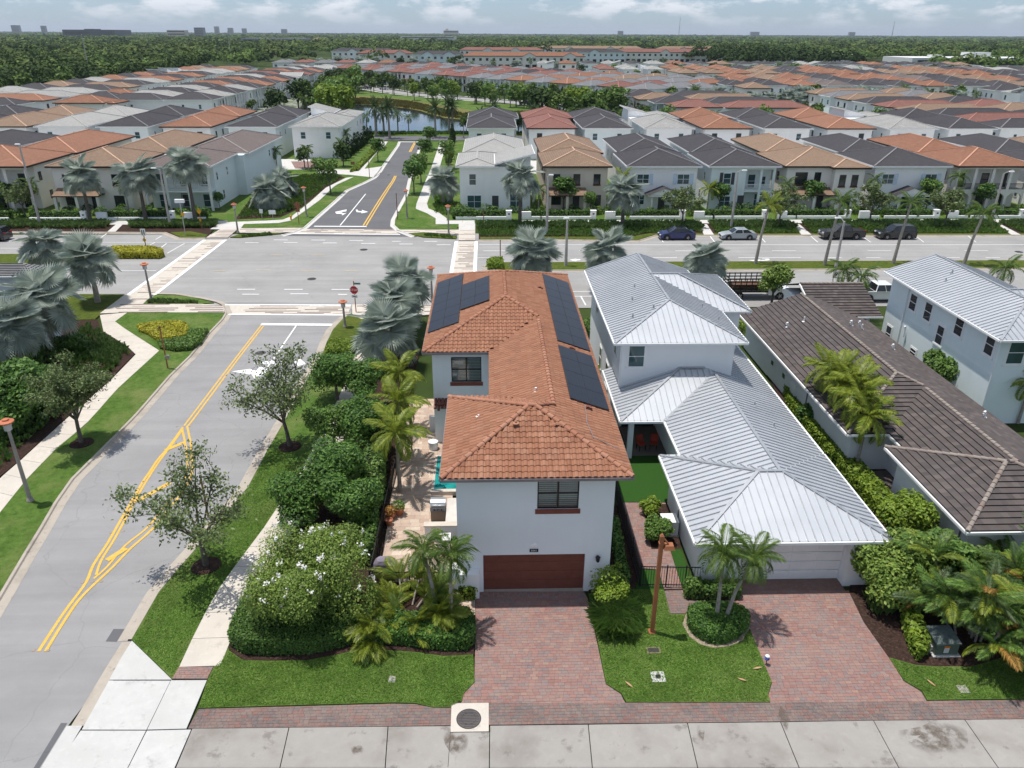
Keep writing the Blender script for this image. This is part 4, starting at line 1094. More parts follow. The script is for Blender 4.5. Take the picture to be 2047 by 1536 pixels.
def holed_wall(mb, x0, x1, z0, z1, y0, y1, holes, mi=0):
 """front wall slab with rectangular holes (hx0,hx1,hz0,hz1), no coincident faces"""
 xs = sorted({x0, x1, *[h[0] for h in holes], *[h[1] for h in holes]})
 for a, b in zip(xs[:-1], xs[1:]):
  hs = sorted([(h[2], h[3]) for h in holes if h[0] <= a+1e-6 and h[1] >= b-1e-6])
  z = z0
  for lo, hi in hs:
   if lo > z+1e-6: mb.box(a, y0, z, b, y1, lo, mi)
   z = hi
  if z < z1-1e-6: mb.box(a, y0, z, b, y1, z1, mi)
def text_mesh(s, size, mat, name='lettering', depth=.004, align='CENTER'):
 c = bpy.data.curves.new('txt', 'FONT'); c.body = s; c.size = size; c.extrude = depth; c.align_x = align; c.align_y = 'CENTER'
 c.resolution_u = 2
 o = bpy.data.objects.new('txt', c); COL.objects.link(o)
 dg = bpy.context.evaluated_depsgraph_get(); dg.update()
 me = bpy.data.meshes.new_from_object(o.evaluated_get(dg)); me.name = name
 bpy.data.objects.remove(o); bpy.data.curves.remove(c)
 me.materials.clear(); me.materials.append(mat)
 return me
def number_plate(parent, c, s, w, h, rz=0.):
 b = MB(); b.box(-w/2, -.02, -h/2, w/2, 0, h/2)
 o = b.build('number_plate', BLACK, parent, loc=c, rot=rz)
 put('lettering', text_mesh(s, h*.82, TRIMW), o, (0, -.023, 0), (PI/2, 0, 0))
 return o
def garage_door(parent, x0, x1, y, z1, mat, rows=4, cols=8, z0=.06, rel=.006):
 root = put('garage_door', None, parent)
 hh = (z1-z0)/rows; ww = (x1-x0)/cols
 for r in range(rows):
  b = MB(); a = z0+r*hh
  b.box(x0, y, a, x1, y+.05, a+hh-(.012 if rel < .01 else .03))
  for c in range(cols):
   b.hexa([(x0+c*ww+.07, y-rel, a+.09), (x0+(c+1)*ww-.07, y-rel, a+.09), (x0+(c+1)*ww-.05, y, a+.07), (x0+c*ww+.05, y, a+.07),
     (x0+c*ww+.07, y-rel, a+hh-.10), (x0+(c+1)*ww-.07, y-rel, a+hh-.10), (x0+(c+1)*ww-.05, y, a+hh-.08), (x0+c*ww+.05, y, a+hh-.08)])
  b.build('door_section', mat, root)
 return root
def gutter_line(parent, pts, mat, w=.13, h=.13, dz=0., name='gutter'):
 for p, q in zip(pts[:-1], pts[1:]):
  mb = MB(); mb.bar(p, q, w, h); mb.build(name, mat, parent)
def eaves(parent, h, sides, mat, soffit=None, wall_in=.6, gh=.14, tw=.10, name='gutter'):
 """gutter along the eaves of a hip and the soffit under them"""
 x0, x1, y0, y1 = h.r; z = h.z-gh/2-.015
 seg = {'S': ((x0-.05,y0-.05),(x1+.05,y0-.05)), 'N': ((x0-.05,y1+.05),(x1+.05,y1+.05)), 'W': ((x0-.05,y0+.006),(x0-.05,y1-.006)), 'E': ((x1+.05,y0+.006),(x1+.05,y1-.006))}
 for s in sides:
  a, b = seg[s] if isinstance(s, str) else s
  gutter_line(parent, [(*a, z), (*b, z)], mat, tw, gh, name=name)
def pipe_vent(parent, x, y, pl, mat, r=.05, h=.35, bend=False):
 z = pl[0]*x+pl[1]*y+pl[2]
 b = MB(); b.lathe([(.16, 0), (.16, .02), (.07, .04)], 10, (x, y, z))
 if bend: b.tube([(x,y,z),(x,y,z+h*.7),(x-.05,y-.03,z+h),(x-.17,y-.1,z+h*.95),(x-.2,y-.12,z+h*.75)], [r*1.3]*5, 8)
 else: b.tube([(x,y,z),(x,y,z+h)], r, 8)
 b.build('roof_vent', mat, parent)
GDOOR = plain('garage_door_brown', (.165, .055, .038), .5, var=.10, scale=3)
# ------------------------------------------------------------------ the terracotta house
HA = empty('terracotta_house', (2, 40, 0), 'white two storey house with orange barrel tile roof and solar panels', 'house')
HA.location = (0, 0, 0)
mb = MB()
Yf = 29.6
holed_wall(mb, -1.62, 5.72, 0, 6.86, Yf, Yf+.3, [(-.42, 4.5, 0, 2.27), (2.13, 4.06, 4.88, 6.55)])
mb.box(-1.62, Yf+.3, 0, 5.72, 36.95, 6.86); mb.box(.5, 36.95, 0, 5.72, 44.6, 6.86)
holed_wall(mb, -3.7, 5.72, 0, 6.86, 44.6, 44.9, [(-2.5, -.57, 4.56, 6.3)])
mb.box(-3.7, 44.9, 0, 5.72, 59.9, 6.86)
mb.build('wall', stucco('stucco_blue_white', (.80, .82, .84)), HA)
for q in ((2.13, Yf+.27, 4.88, 4.06, Yf+.299, 6.55), (-2.5, 44.87, 4.56, -.57, 44.899, 6.3)):
 b = MB(); b.box(*q); b.build('room_interior', DARKIN, HA)
near_window(HA, (3.095, Yf+.08, 4.88), 1.93, 1.67, 0, BLACK, 2, 2, SILLM := plain('sill_brown', (.20, .058, .04), .6), CLEAR, True)
near_window(HA, (-1.535, 44.68, 4.56), 1.93, 1.74, 0, BLACK, 2, 2, SILLM, CLEAR, True)
garage_door(HA, -.42, 4.5, Yf+.18, 2.27, GDOOR)
number_plate(HA, (2.02, Yf-.002, 2.52), '5041', .42, .18)
b = MB(); b.lathe([(.16, 0), (.16, .02), (.05, .05)], 12); b.box(-.03, -.03, .03, .03, .03, .09); EMB = b.build('wall_ornament', TRIMW, HA, loc=(2.02, Yf, 2.80), rot=(PI/2, 0, 0))
hA = [Hip(-2.25, 6.37, 29.1, 37.5, 6.9, .36), Hip(-.03, 6.37, 32, 48, 6.9, .36, 'SN'), Hip(-4.2, 6.37, 44.0, 60.5, 6.9, .36)]
clay_roof(HA, hA, 'S', 300)
CAPM = cap_mesh(CAP)
for p, q in (((-2.25,29.1,6.9),(1.86,33.28,8.43)), ((6.37,29.1,6.9),(2.22,33.28,8.43)), ((-2.25,37.5,6.9),(1.86,33.28,8.43)), ((2.3,33.3,8.43),(3.15,34.1,8.12)),
    ((3.17,34.0,8.06),(3.17,46.5,8.06)), ((-4.2,44,6.9),(1.06,49.26,8.8)), ((3.17,47.2,8.06),(1.1,49.26,8.8)), ((1.085,49.3,8.8),(1.085,55.2,8.8)),
    ((-4.2,60.5,6.9),(1.06,55.24,8.8)), ((6.37,60.5,6.9),(1.1,55.24,8.8)), ((1.86,33.28,8.45),(2.26,33.28,8.45))):
 cap_line(HA, CAPM, p, q)
eaves(HA, hA[0], 'SWN', GUTTER); eaves(HA, hA[2], 'SWN', GUTTER)
x = 6.42; gutter_line(HA, [(x, 29.11, 6.81), (x, 60.5, 6.81)], GUTTER, .10, .14)
b = MB(); b.box(-2.2, 29.16, 6.70, 6.3, Yf-.002, 6.74); b.box(-4.15, 44.06, 6.70, .44, 44.598, 6.74); b.box(5.722, 29.602, 6.70, 6.3, 60.4, 6.74); b.box(-2.2, Yf, 6.70, -1.622, 37.4, 6.74); b.box(-4.15, 44.602, 6.7, -3.702, 60.4, 6.74)
b.build('soffit', plain('soffit_dark', (.085, .04, .032), .7), HA)
# ground floor wing with its little tiled canopy, and the white garden walls
b = MB(); b.box(-3.62, 44.0, 3.2, -2.8, 44.6, 3.26, 0)
for i in range(4):
 b.hexa([(-3.68+i*.23, 43.85, 3.0), (-3.47+i*.23, 43.85, 3.0), (-3.47+i*.23, 44.6, 3.32), (-3.68+i*.23, 44.6, 3.32), (-3.66+i*.23, 43.85, 3.1), (-3.49+i*.23, 43.85, 3.1), (-3.49+i*.23, 44.6, 3.42), (-3.66+i*.23, 44.6, 3.42)])
b.box(-3.45, 44.05, 2.75, -3.3, 44.59, 2.99)
b.build('canopy', GDOOR, HA)
b = MB(); b.box(-2.75, 44.57, .1, -1.0, 44.599, 2.5); b.build('glass_door', GLASSD, HA)
for (x, y) in ((3.76, 53.92), (5.04, 43.13), (5.06, 34.92)):
 z = 6.95+.36*(6.37-x)
 b = MB()
 for i in range(5):
  a0, a1 = PI*i/5, PI*(i+1)/5
  b.poly([(x+.2*math.cos(a0), y-.16, z+.2*math.sin(a0)), (x+.2*math.cos(a0), y+.2, z+.1*math.sin(a0)), (x+.2*math.cos(a1), y+.2, z+.1*math.sin(a1)), (x+.2*math.cos(a1), y-.16, z+.2*math.sin(a1))])
 b.build('roof_vent', SILLM, HA)
pipe_vent(HA, 2.41, 36.35, hA[1].pl['W'], TRIMW, .06, .2)
pipe_vent(HA, 1.2, 32.0, hA[0].pl['W'], CAP, .05, .12); pipe_vent(HA, -.6, 34.0, hA[0].pl['W'], TRIMW, .05, .1)
# thin conduit running down from the solar panels
f = hA[0].pl['E']
mb = MB(); mb.tube([lift(f, p, .12) for p in ((4.9, 35.1), (4.75, 33.0), (4.9, 31.6), (6.1, 31.2))], .022, 5); mb.build('conduit', GUTTER, HA)
# white side wing on the west with planter walls
b = MB(); b.box(-4.2, 46.2, 0, -3.702, 46.4, 1.25); b.build('garden_wall', COOL, HA)
# wall lantern
b = MB(); b.box(-.05, -.05, -.1, .05, 0, .12); b.lathe([(.05, -.16), (.09, -.1), (.11, .1), (.13, .12), (.03, .2)], 8, (0, -.16, 0)); b.build('wall_lantern', BLACK, HA, loc=(5.1, Yf, 2.05))
b = MB(); b.box(-2.1, 29.0, 0, -1.63, 29.5, 1.95); b.build('garage_pier', PALE, HA)
b = MB(); b.box(-1.62, 29.12, 0, -.62, 29.598, 1.5); b.build('garage_pier', PALE, HA)
# solar arrays: each panel a part
CELL = NT('solar_cell')
_b = CELL.n('ShaderNodeTexBrick', i_Scale=1.0); CELL.l(CELL.n('ShaderNodeTexCoord').outputs['Object'], _b.inputs['Vector'])
_b.offset = 0; _b.inputs['Color1'].default_value = (.006, .007, .014, 1); _b.inputs['Color2'].default_value = (.009, .010, .018, 1); _b.inputs['Mortar'].default_value = (.022, .024, .032, 1)
_b.inputs['Mortar Size'].default_value = .006; _b.inputs['Brick Width'].default_value = .165; _b.inputs['Row Height'].default_value = .165
CELL = CELL.pbsdf(_b.outputs[0], .3, 0, None, .22)
SFRAME = plain('solar_frame', (.045, .048, .055), .5, .3)
def solar(label, pl, x0, x1, y0, y1, cols, rows):
 root = empty('solar_array', (0, 0, 0), label, 'solar panels', 'solar panels on the tiled roof')
 dx, dy = (x1-x0)/cols, (y1-y0)/rows
 n = Vector((-pl[0], -pl[1], 1)).normalized(); yv = Vector((0, 1, 0)); xv = yv.cross(n)
 rot = Matrix((xv, yv, n)).transposed().to_4x4()
 w = dx*math.sqrt(1+pl[0]**2)
 f = MB(); f.box(-w/2+.012, -dy/2+.012, -.04, w/2-.012, dy/2-.012, 0); fm = f.mesh('solar_panel', SFRAME)
 g = MB(); g.poly([(-w/2+.03,-dy/2+.03,.003),(w/2-.03,-dy/2+.03,.003),(w/2-.03,dy/2-.03,.003),(-w/2+.03,dy/2-.03,.003)]); gm = g.mesh('cell_glass', CELL)
 for i in range(cols):
  for j in range(rows):
   m = rot.copy(); m.translation = lift(pl, (x0+(i+.5)*dx, y0+(j+.5)*dy), .17)
   o = put('solar_panel', fm, root, mat=m); put('cell_glass', gm, o)
pw, pe = hA[2].pl['W'], hA[2].pl['E']
solar('two by six block of solar panels along the west eave of the tiled roof', pw, -4.12, -2.06, 46.9, 58.0, 2, 6)
solar('small two by three block of solar panels nearer the ridge', pw, -2.04, -.02, 49.3, 55.0, 2, 3)
solar('longest strip of solar panels on the east slope of the tiled roof', pe, 4.17, 6.25, 43.5, 57.8, 2, 8)
solar('two by four strip of solar panels at the front end of the east slope', pe, 4.13, 6.23, 35.3, 42.7, 2, 4)
# ------------------------------------------------------------------ the white house with the standing seam roof
HB = empty('metal_roofed_house', (0, 0, 0), 'white house with pale standing seam metal roof and white garage door', 'house')
hB = [Hip(9.75, 19.3, 29.4, 37.7, 2.95, .34), Hip(10.95, 19.22, 29.6, 56, 2.95, .34, 'N'), Hip(8.17, 19.22, 42.0, 50, 2.95, .34, 'N')]
metal_roof(HB, hB)
hBu = [Hip(8.2, 17.0, 46.05, 62.9, 6.6, .34, 'N'), Hip(12.65, 19.2, 52.3, 61.1, 6.6, .34, 'W')]
metal_roof(HB, hBu)
mb = MB(); x0 = 10.35; Yw = 30.0
holed_wall(mb, 10.3, 18.72, 0, 2.86, Yw, Yw+.3, [(12.2, 17.45, 0, 2.3)])
mb.box(10.3, Yw+.3, 0, 18.72, 37.1, 2.86); mb.box(11.5, 37.1, 0, 18.70, 46.7, 2.86)
mb.box(8.8, 46.7, 0, 16.4, 62.3, 6.55); mb.box(16.4, 52.8, 0, 18.6, 60.7, 6.55); mb.box(16.4, 46.75, 0, 18.65, 52.8, 2.86)
mb.build('wall', stucco('stucco_white_b', (.83, .835, .84)), HB)
garage_door(HB, 12.2, 17.45, Yw+.2, 2.3, plain('garage_door_white', (.74, .725, .71), .5, var=.05), 4, 4, .06, .03)
b = MB(); b.box(11.75, Yw-.35, 0, 12.18, Yw-.002, 2.86); b.build('garage_pier', WHITE, HB); b = MB(); b.box(17.47, Yw-.35, 0, 18.7, Yw-.002, 2.86); b.build('garage_pier', stucco('stucco_white_c', (.82, .82, .81)), HB)
number_plate(HB, (14.9, Yw-.002, 2.55), '5045', .42, .2)
near_window(HB, (9.82, 46.7, 4.6), 1.12, 1.58, 0, TRIMW, 1, 2, None, GLASST, False, TRIMW)
eaves(HB, hB[0], 'SWEN', TRIMW); eaves(HB, hB[2], 'SW', TRIMW); eaves(HB, hBu[0], 'SWEN', TRIMW); eaves(HB, hBu[1], 'SEN', TRIMW)
gutter_line(HB, [(10.9, 37.8, 2.87), (10.9, 41.95, 2.87)], TRIMW); gutter_line(HB, [(19.32, 37.8, 2.87), (19.32, 56, 2.87)], TRIMW)
b = MB(); b.box(9.8, 29.46, 2.74, 19.2, Yw-.36, 2.78); b.box(9.8, Yw+.0, 2.74, 10.298, 37.6, 2.78); b.box(8.3, 46.1, 6.42, 16.9, 46.698, 6.46); b.box(8.3, 46.702, 6.42, 8.798, 62.8, 6.46); b.box(8.25, 42.1, 2.74, 11.49, 46.69, 2.78); b.build('soffit', TRIMW, HB)
R34 = .34
def zz(h, k, p): return lift(h.pl[k], p)
for p, q in (((9.75,29.4,2.95),(13.9,33.55,4.36)), ((19.3,29.4,2.95),(15.15,33.55,4.36)), ((9.75,37.7,2.95),(13.9,33.55,4.36)), ((13.9,33.55,4.36),(15.15,33.55,4.36)),
    ((15.085,33.6,4.356),(15.085,46.0,4.356)), ((8.17,42,2.95),(12.87,46.69,4.548)), ((12.9,46.6,4.55),(14.5,46.6,4.55)), ((8.2,46.05,6.6),(12.6,50.45,8.096)), ((17.0,46.05,6.6),(12.6,50.45,8.096)),
    ((12.6,50.45,8.096),(12.6,62.9,8.096)), ((19.2,52.2,6.6),(14.65,56.75,8.147)), ((19.2,61.3,6.6),(14.65,56.75,8.147)), ((12.4,56.75,8.147),(14.65,56.75,8.147)),
    ((8.2,62.9,6.6),(12.6,62.9,8.096)), ((17.0,62.9,6.6),(12.6,62.9,8.096))):
 ridge_bar(HB, p, q)
for p, q in (((10.95,42.0,2.95),(15.08,46.1,4.35)),): ridge_bar(HB, p, q, .2, .03, SEAM, 'valley_trim')
for x, y, k, h in ((16.6, 42.3, 'E', hB[1]), (16.9, 39.6, 'E', hB[1]), (11.0, 55, 'W', hBu[0]), (10.4, 52.5, 'W', hBu[0]), (11.4, 49.8, 'W', hBu[0]), (9.9, 49.3, 'W', hBu[0]), (15.3, 51.5, 'E', hBu[0]), (15.9, 49.3, 'E', hBu[0])):
 pipe_vent(HB, x, y, h.pl[k], SEAM, .06, .28)
b = MB(); b.box(8.78, 42.3, .07, 9.1, 42.62, 2.76); b.build('porch_column', COOL, HB)
b = MB(); b.box(9.0, 42.62, .05, 11.49, 46.69, .09); b.build('porch_floor', plain('porch_floor', (.16, .13, .12), .7), HB)
b = MB(); b.box(9.12, 46.62, .1, 11.4, 46.68, 2.6); b.build('sliding_door', GLASSD, HB)
# windows of the shaded west wall
for y, z, w, h in ((58.5, 4.3, 1.0, 1.6), (55.5, .8, .9, 1.7), (52.0, .8, 1.2, 1.8), (49.0, 4.6, .8, 1.3), (48.6, .7, .8, 1.5)):
 near_window(HB, (8.8, y, z), w, h, -PI/2, TRIMW, 1, 2, None, GLASSD, False, TRIMW)
b = MB(); b.tube([(18.9, 29.7, 2.8), (18.9, 29.75, 1.4), (18.88, 29.7, .25), (19.05, 29.5, .1)], .05, 8); b.build('downpipe', TRIMW, HB)
b = MB(); b.tube([(8.72, 46.62, 6.45), (8.72, 46.62, 3.2)], .045, 8); b.build('downpipe', TRIMW, HB)
# ------------------------------------------------------------------ the low house with the weathered flat tile roof
HC = empty('brown_tiled_house', (0, 0, 0), 'low white house with weathered dark brown flat tile roof, palms along its wall', 'house')
hC = [Hip(23.3, 32.1, 30.0, 38.4, 2.95, .34), Hip(24.3, 32.1, 31, 46, 2.95, .34, 'N'), Hip(21.75, 32.1, 40.0, 62.0, 2.95, .34, 'N')]
RB2 = uv_roof('roof_brown_weathered', [(.082,.067,.063),(.105,.086,.079),(.066,.056,.055),(.135,.112,.103),(.074,.063,.062)], None, .36, .34, .0, .0)
course_roof(HC, hC, RB2)
hCp = [Hip(27.8, 33.4, 60.0, 69.0, 3.3, .34, 'EW')]
course_roof(HC, hCp, RB2)
mb = MB(); mb.box(23.9, 30.6, 0, 31.5, 37.8, 2.86); mb.box(25.0, 37.8, 0, 31.5, 40.6, 2.86); mb.box(22.35, 40.6, 0, 31.5, 61.4, 2.86); mb.box(28.1, 61.4, 0, 33.1, 68.4, 3.2)
for yy in (61.4,):
 for i in range(20):
  xa, xb = 22.35+i*.4575, 22.35+(i+1)*.4575
  hgt = min(xa-21.75, 32.1-xb)*.34+2.88
  mb.box(xa, 61.41, 2.86, xb, 61.7, hgt)
mb.build('wall', stucco('stucco_grey_white', (.77, .785, .80)), HC)
capg = cap_mesh(tile_mat('ridge_cap_grey', [(.26,.22,.19),(.30,.26,.225),(.23,.19,.17)], True), .44, .12)
for p, q in (((23.3,30,2.95),(27.45,34.15,4.36)), ((32.1,30,2.95),(27.95,34.15,4.36)), ((23.3,38.4,2.95),(27.5,34.2,4.38)), ((27.5,34.2,4.38),(28.2,34.2,4.38)), ((28.2,34.3,4.27),(28.2,43.6,4.27)), ((21.75,40,2.95),(26.92,45.17,4.71)), ((28.2,44.0,4.27),(26.95,45.2,4.71)), ((26.925,45.2,4.71),(26.925,62,4.71)), ((27.8,64.5,4.83),(33.4,64.5,4.83))):
 cap_line(HC, capg, p, q)
eaves(HC, hC[0], 'SWE', TRIMW); eaves(HC, hC[2], 'WSN', TRIMW); eaves(HC, hCp[0], 'S', TRIMW); gutter_line(HC, [(24.22, 38.4, 2.87), (24.22, 39.95, 2.87)], TRIMW)
gutter_line(HC, [(27.72, 60, 3.25), (27.72, 64.5, 4.77)], TRIMW, .1, .14, name='rake_board')
for x, y, k, b_ in ((23.9, 56.5, 'W', True), (25.2, 56.6, 'W', False), (28.6, 55.6, 'E', True), (29.8, 56.6, 'E', True), (29.5, 55.6, 'E', False), (30.3, 52.0, 'E', True), (30.8, 41.2, 'E', True)):
 pipe_vent(HC, x, y, hC[2].pl[k], TRIMW, .055, .42, b_)
b = MB(); b.box(23.6, 38.0, 0, 24.9, 40.4, .09); b.build('porch_floor', BED, HC)
b = MB(); b.tube([(23.85, 31.2, 2.8), (23.85, 31.2, .2)], .045, 8); b.tube([(22.3, 47.5, 2.8), (22.3, 47.5, .2)], .045, 8); b.build('downpipe', GUTTER, HC)
b = MB(); b.box(22.25, 49.5, .9, 22.349, 50.4, 1.8); b.build('meter_box', TRIMW, HC)
for yy in (52.0, 54.5): near_window(HC, (22.35, yy, 1.2), .7, .5, -PI/2, TRIMW, 1, 1, None, GLASSD)
# ------------------------------------------------------------------ the mint house on the right
HD = empty('mint_house', (0, 0, 0), 'pale mint two storey house with white standing seam roof', 'house')
hD = [Hip(34.05, 42.4, 46.1, 62.4, 6.6, .34, 'N'), Hip(38.25, 46.0, 48.5, 56.8, 6.6, .34, 'W')]
metal_roof(HD, hD)
mb = MB(); mb.box(34.6, 46.7, 0, 41.8, 61.8, 6.55); mb.box(41.8, 49.1, 0, 45.4, 57.4, 6.55); mb.build('wall', MINT, HD)
eaves(HD, hD[0], 'SWEN', TRIMW); eaves(HD, hD[1], 'SE', TRIMW)
for p, q in (((34.05,46.1,6.6),(38.22,50.28,8.02)), ((42.4,46.1,6.6),(38.22,50.28,8.02)), ((38.22,50.28,8.02),(38.22,62.4,8.02)), ((46,48.5,6.6),(41.85,52.65,8.01)), ((38.3,52.65,8.01),(41.85,52.65,8.01)), ((34.05,62.4,6.6),(38.22,62.4,8.02))):
 ridge_bar(HD, p, q)
for yc, z, w, h in ((58.0, 4.55, 1.05, 1.35), (55.7, 4.5, 1.05, 1.45), (53.5, 3.35, .95, 1.5), (51.5, 4.85, 1.05, 1.45), (47.75, 4.85, 1.0, 1.5), (60.6, .8, .9, 1.4), (56.4, 1.2, .9, .6)):
 near_window(HD, (34.6, yc, z), w, h, -PI/2, TRIMW, 1, 2, None, GLASSD, False, TRIMW)
near_window(HD, (35.8, 46.7, 4.6), 1.2, 1.7, 0, TRIMW, 1, 2, None, GLASST, False, TRIMW)
b = MB(); b.tube([(34.5, 46.62, 6.5), (34.5, 46.62, .1)], .05, 8); b.tube([(34.52, 58.9, 6.5), (34.52, 58.9, .1)], .05, 8); b.tube([(34.45, 58.0, 2.2), (34.45, 58.0, 3.0), (34.3, 57.9, 3.2)], .07, 8); b.build('downpipe', TRIMW, HD)
for x, y in ((36.2, 57.0), (37.2, 58.0), (40.5, 55)): pipe_vent(HD, x, y, hD[0].pl['W'] if x < 38 else hD[0].pl['E'], SEAM, .06, .28)
# ------------------------------------------------------------------ the house behind the palms on the left edge
HE = empty('white_corner_house', (0, 0, 0), 'white flat fronted house half hidden behind the silver palms', 'house')
hE = [Hip(-62, -37.5, 62.0, 64.6, 6.6, .12, 'N')]
course_roof(HE, hE, R_SLATE)
mb = MB(); mb.box(-61, 62.6, 0, -38.1, 64.4, 6.5); mb.build('wall', COOL, HE)
eaves(HE, hE[0], 'SE', TRIMW)
for xx in (-42, -46, -50): near_window(HE, (xx, 62.6, 4.4), 1.1, 1.5, 0, TRIMW, 1, 2, None, GLASSD, False, TRIMW)
near_window(HE, (-42, 62.6, .8), 1.4, 1.4, 0, TRIMW, 2, 1, None, GLASSD)
# ------------------------------------------------------------------ the neighbourhood's other houses
def rot2(p, a): c, s = math.cos(a), math.sin(a); return (p[0]*c-p[1]*s, p[0]*s+p[1]*c)
_wm = {}
def window_mesh(w, h, cols=2, rows=2):
 k = (round(w, 2), round(h, 2), cols, rows)
 if k not in _wm:
  t = .07; b = MB()
  b.box(-w/2, -.06, 0, -w/2+t, 0, h); b.box(w/2-t, -.06, 0, w/2, 0, h); b.box(-w/2+t, -.06, 0, w/2-t, 0, t); b.box(-w/2+t, -.06, h-t, w/2-t, 0, h)
  for i in range(1, cols): b.box(-w/2+i*w/cols-.03, -.055, t, -w/2+i*w/cols+.03, 0, h-t)
  for j in range(1, rows): b.box(-w/2+t, -.05, j*h/rows-.025, w/2-t, 0, j*h/rows+.025)
  b.poly([(-w/2+t,-.03,t),(w/2-t,-.03,t),(w/2-t,-.03,h-t),(-w/2+t,-.03,h-t)], 1)
  _wm[k] = b.mesh('window', [TRIMW, GLASSD])
 return _wm[k]
def put_mats(o, mats):
 for i, m in enumerate(mats):
  o.material_slots[i].link = 'OBJECT'; o.material_slots[i].material = m
 return o
SILLB = plain('sill_dark_brown', (.10, .04, .03), .6)
SHUTB = plain('shutter_pale_blue', (.55, .64, .75), .6)
SHUTD = plain('shutter_charcoal', (.06, .065, .07), .6)
SHUTR = plain('shutter_brown', (.10, .045, .032), .6)
RAILW = TRIMW
_vc = {}
def roof_meshes(hips, caps=True):
 """roof with facet metres as UV, ridge caps, fascia"""
 b = MB()
 for k, pl, poly, h in envelope(hips):
  q = poly if area(poly) > 0 else poly[::-1]
  e = EAVE_DIR[k]; s3 = math.sqrt(1+h.sl**2)
  b.poly([lift(pl, p) for p in q], 0, [(p[0]*e[0]+p[1]*e[1]+100, up_off(h, k, p)*s3) for p in q])
 seen = set()
 def capbar(p, q):
  if math.dist(p, q) > .5: b.bar(Vector(p)+Vector((0,0,.02)), Vector(q)+Vector((0,0,.02)), .24, .12, 1)
 def top(p): return max(min(a*p[0]+bb*p[1]+c for a, bb, c in h.pl.values()) for h in hips if h.r[0]-.01 <= p[0] <= h.r[1]+.01 and h.r[2]-.01 <= p[1] <= h.r[3]+.01)
 for h in hips:
  x0, x1, y0, y1 = h.r; w, d = x1-x0, y1-y0
  hw = min(w, d)/2; zr = h.z+h.sl*hw
  if w <= d: a, c = (x0+hw, y0+(hw if 'S' in h.pl else 0)), (x0+hw, y1-(hw if 'N' in h.pl else 0))
  else: a, c = (x0+(hw if 'W' in h.pl else 0), y0+hw), (x1-(hw if 'E' in h.pl else 0), y0+hw)
  segs = [(a, c)]
  if w <= d:
   if 'S' in h.pl: segs += [((x0,y0),a), ((x1,y0),a)]
   if 'N' in h.pl: segs += [((x0,y1),c), ((x1,y1),c)]
  else:
   if 'W' in h.pl: segs += [((x0,y0),a), ((x0,y1),a)]
   if 'E' in h.pl: segs += [((x1,y0),c), ((x1,y1),c)]
  hz = lambda p: min(A*p[0]+B*p[1]+C for A, B, C in h.pl.values())
  for p, q in segs:
   # keep the stretch that lies on the visible envelope
   N = 12; run = None
   for i in range(N+1):
    t = i/N; m = (p[0]+(q[0]-p[0])*t, p[1]+(q[1]-p[1])*t)
    ok = hz(m) >= top(m)-.02
    if ok and run is None: run = m
    if (not ok or i == N) and run is not None:
     e = m if ok else (p[0]+(q[0]-p[0])*(i-1)/N, p[1]+(q[1]-p[1])*(i-1)/N)
     capbar((*run, hz(run)), (*e, hz(e))); run = None
 return b
def fascia_mesh(hips, h_=.22):
 b = MB()
 for n, h in enumerate(hips):
  x0, x1, y0, y1 = h.r; z = h.z-.02-.003*n; t = .06; o = .02*n
  for s, (p, q) in {'S': ((x0-t,y0-t-o),(x1+t,y0-o)), 'N': ((x0-t,y1+o),(x1+t,y1+t+o)), 'W': ((x0-t-o,y0),(x0-o,y1)), 'E': ((x1+o,y0),(x1+t+o,y1))}.items():
   if s in h.pl: b.box(p[0], p[1], z-h_, q[0], q[1], z)
  b.box(x0+.02, y0+.02, z-h_+.02, x1-.02, y1-.02, z-h_+.05)
 return b
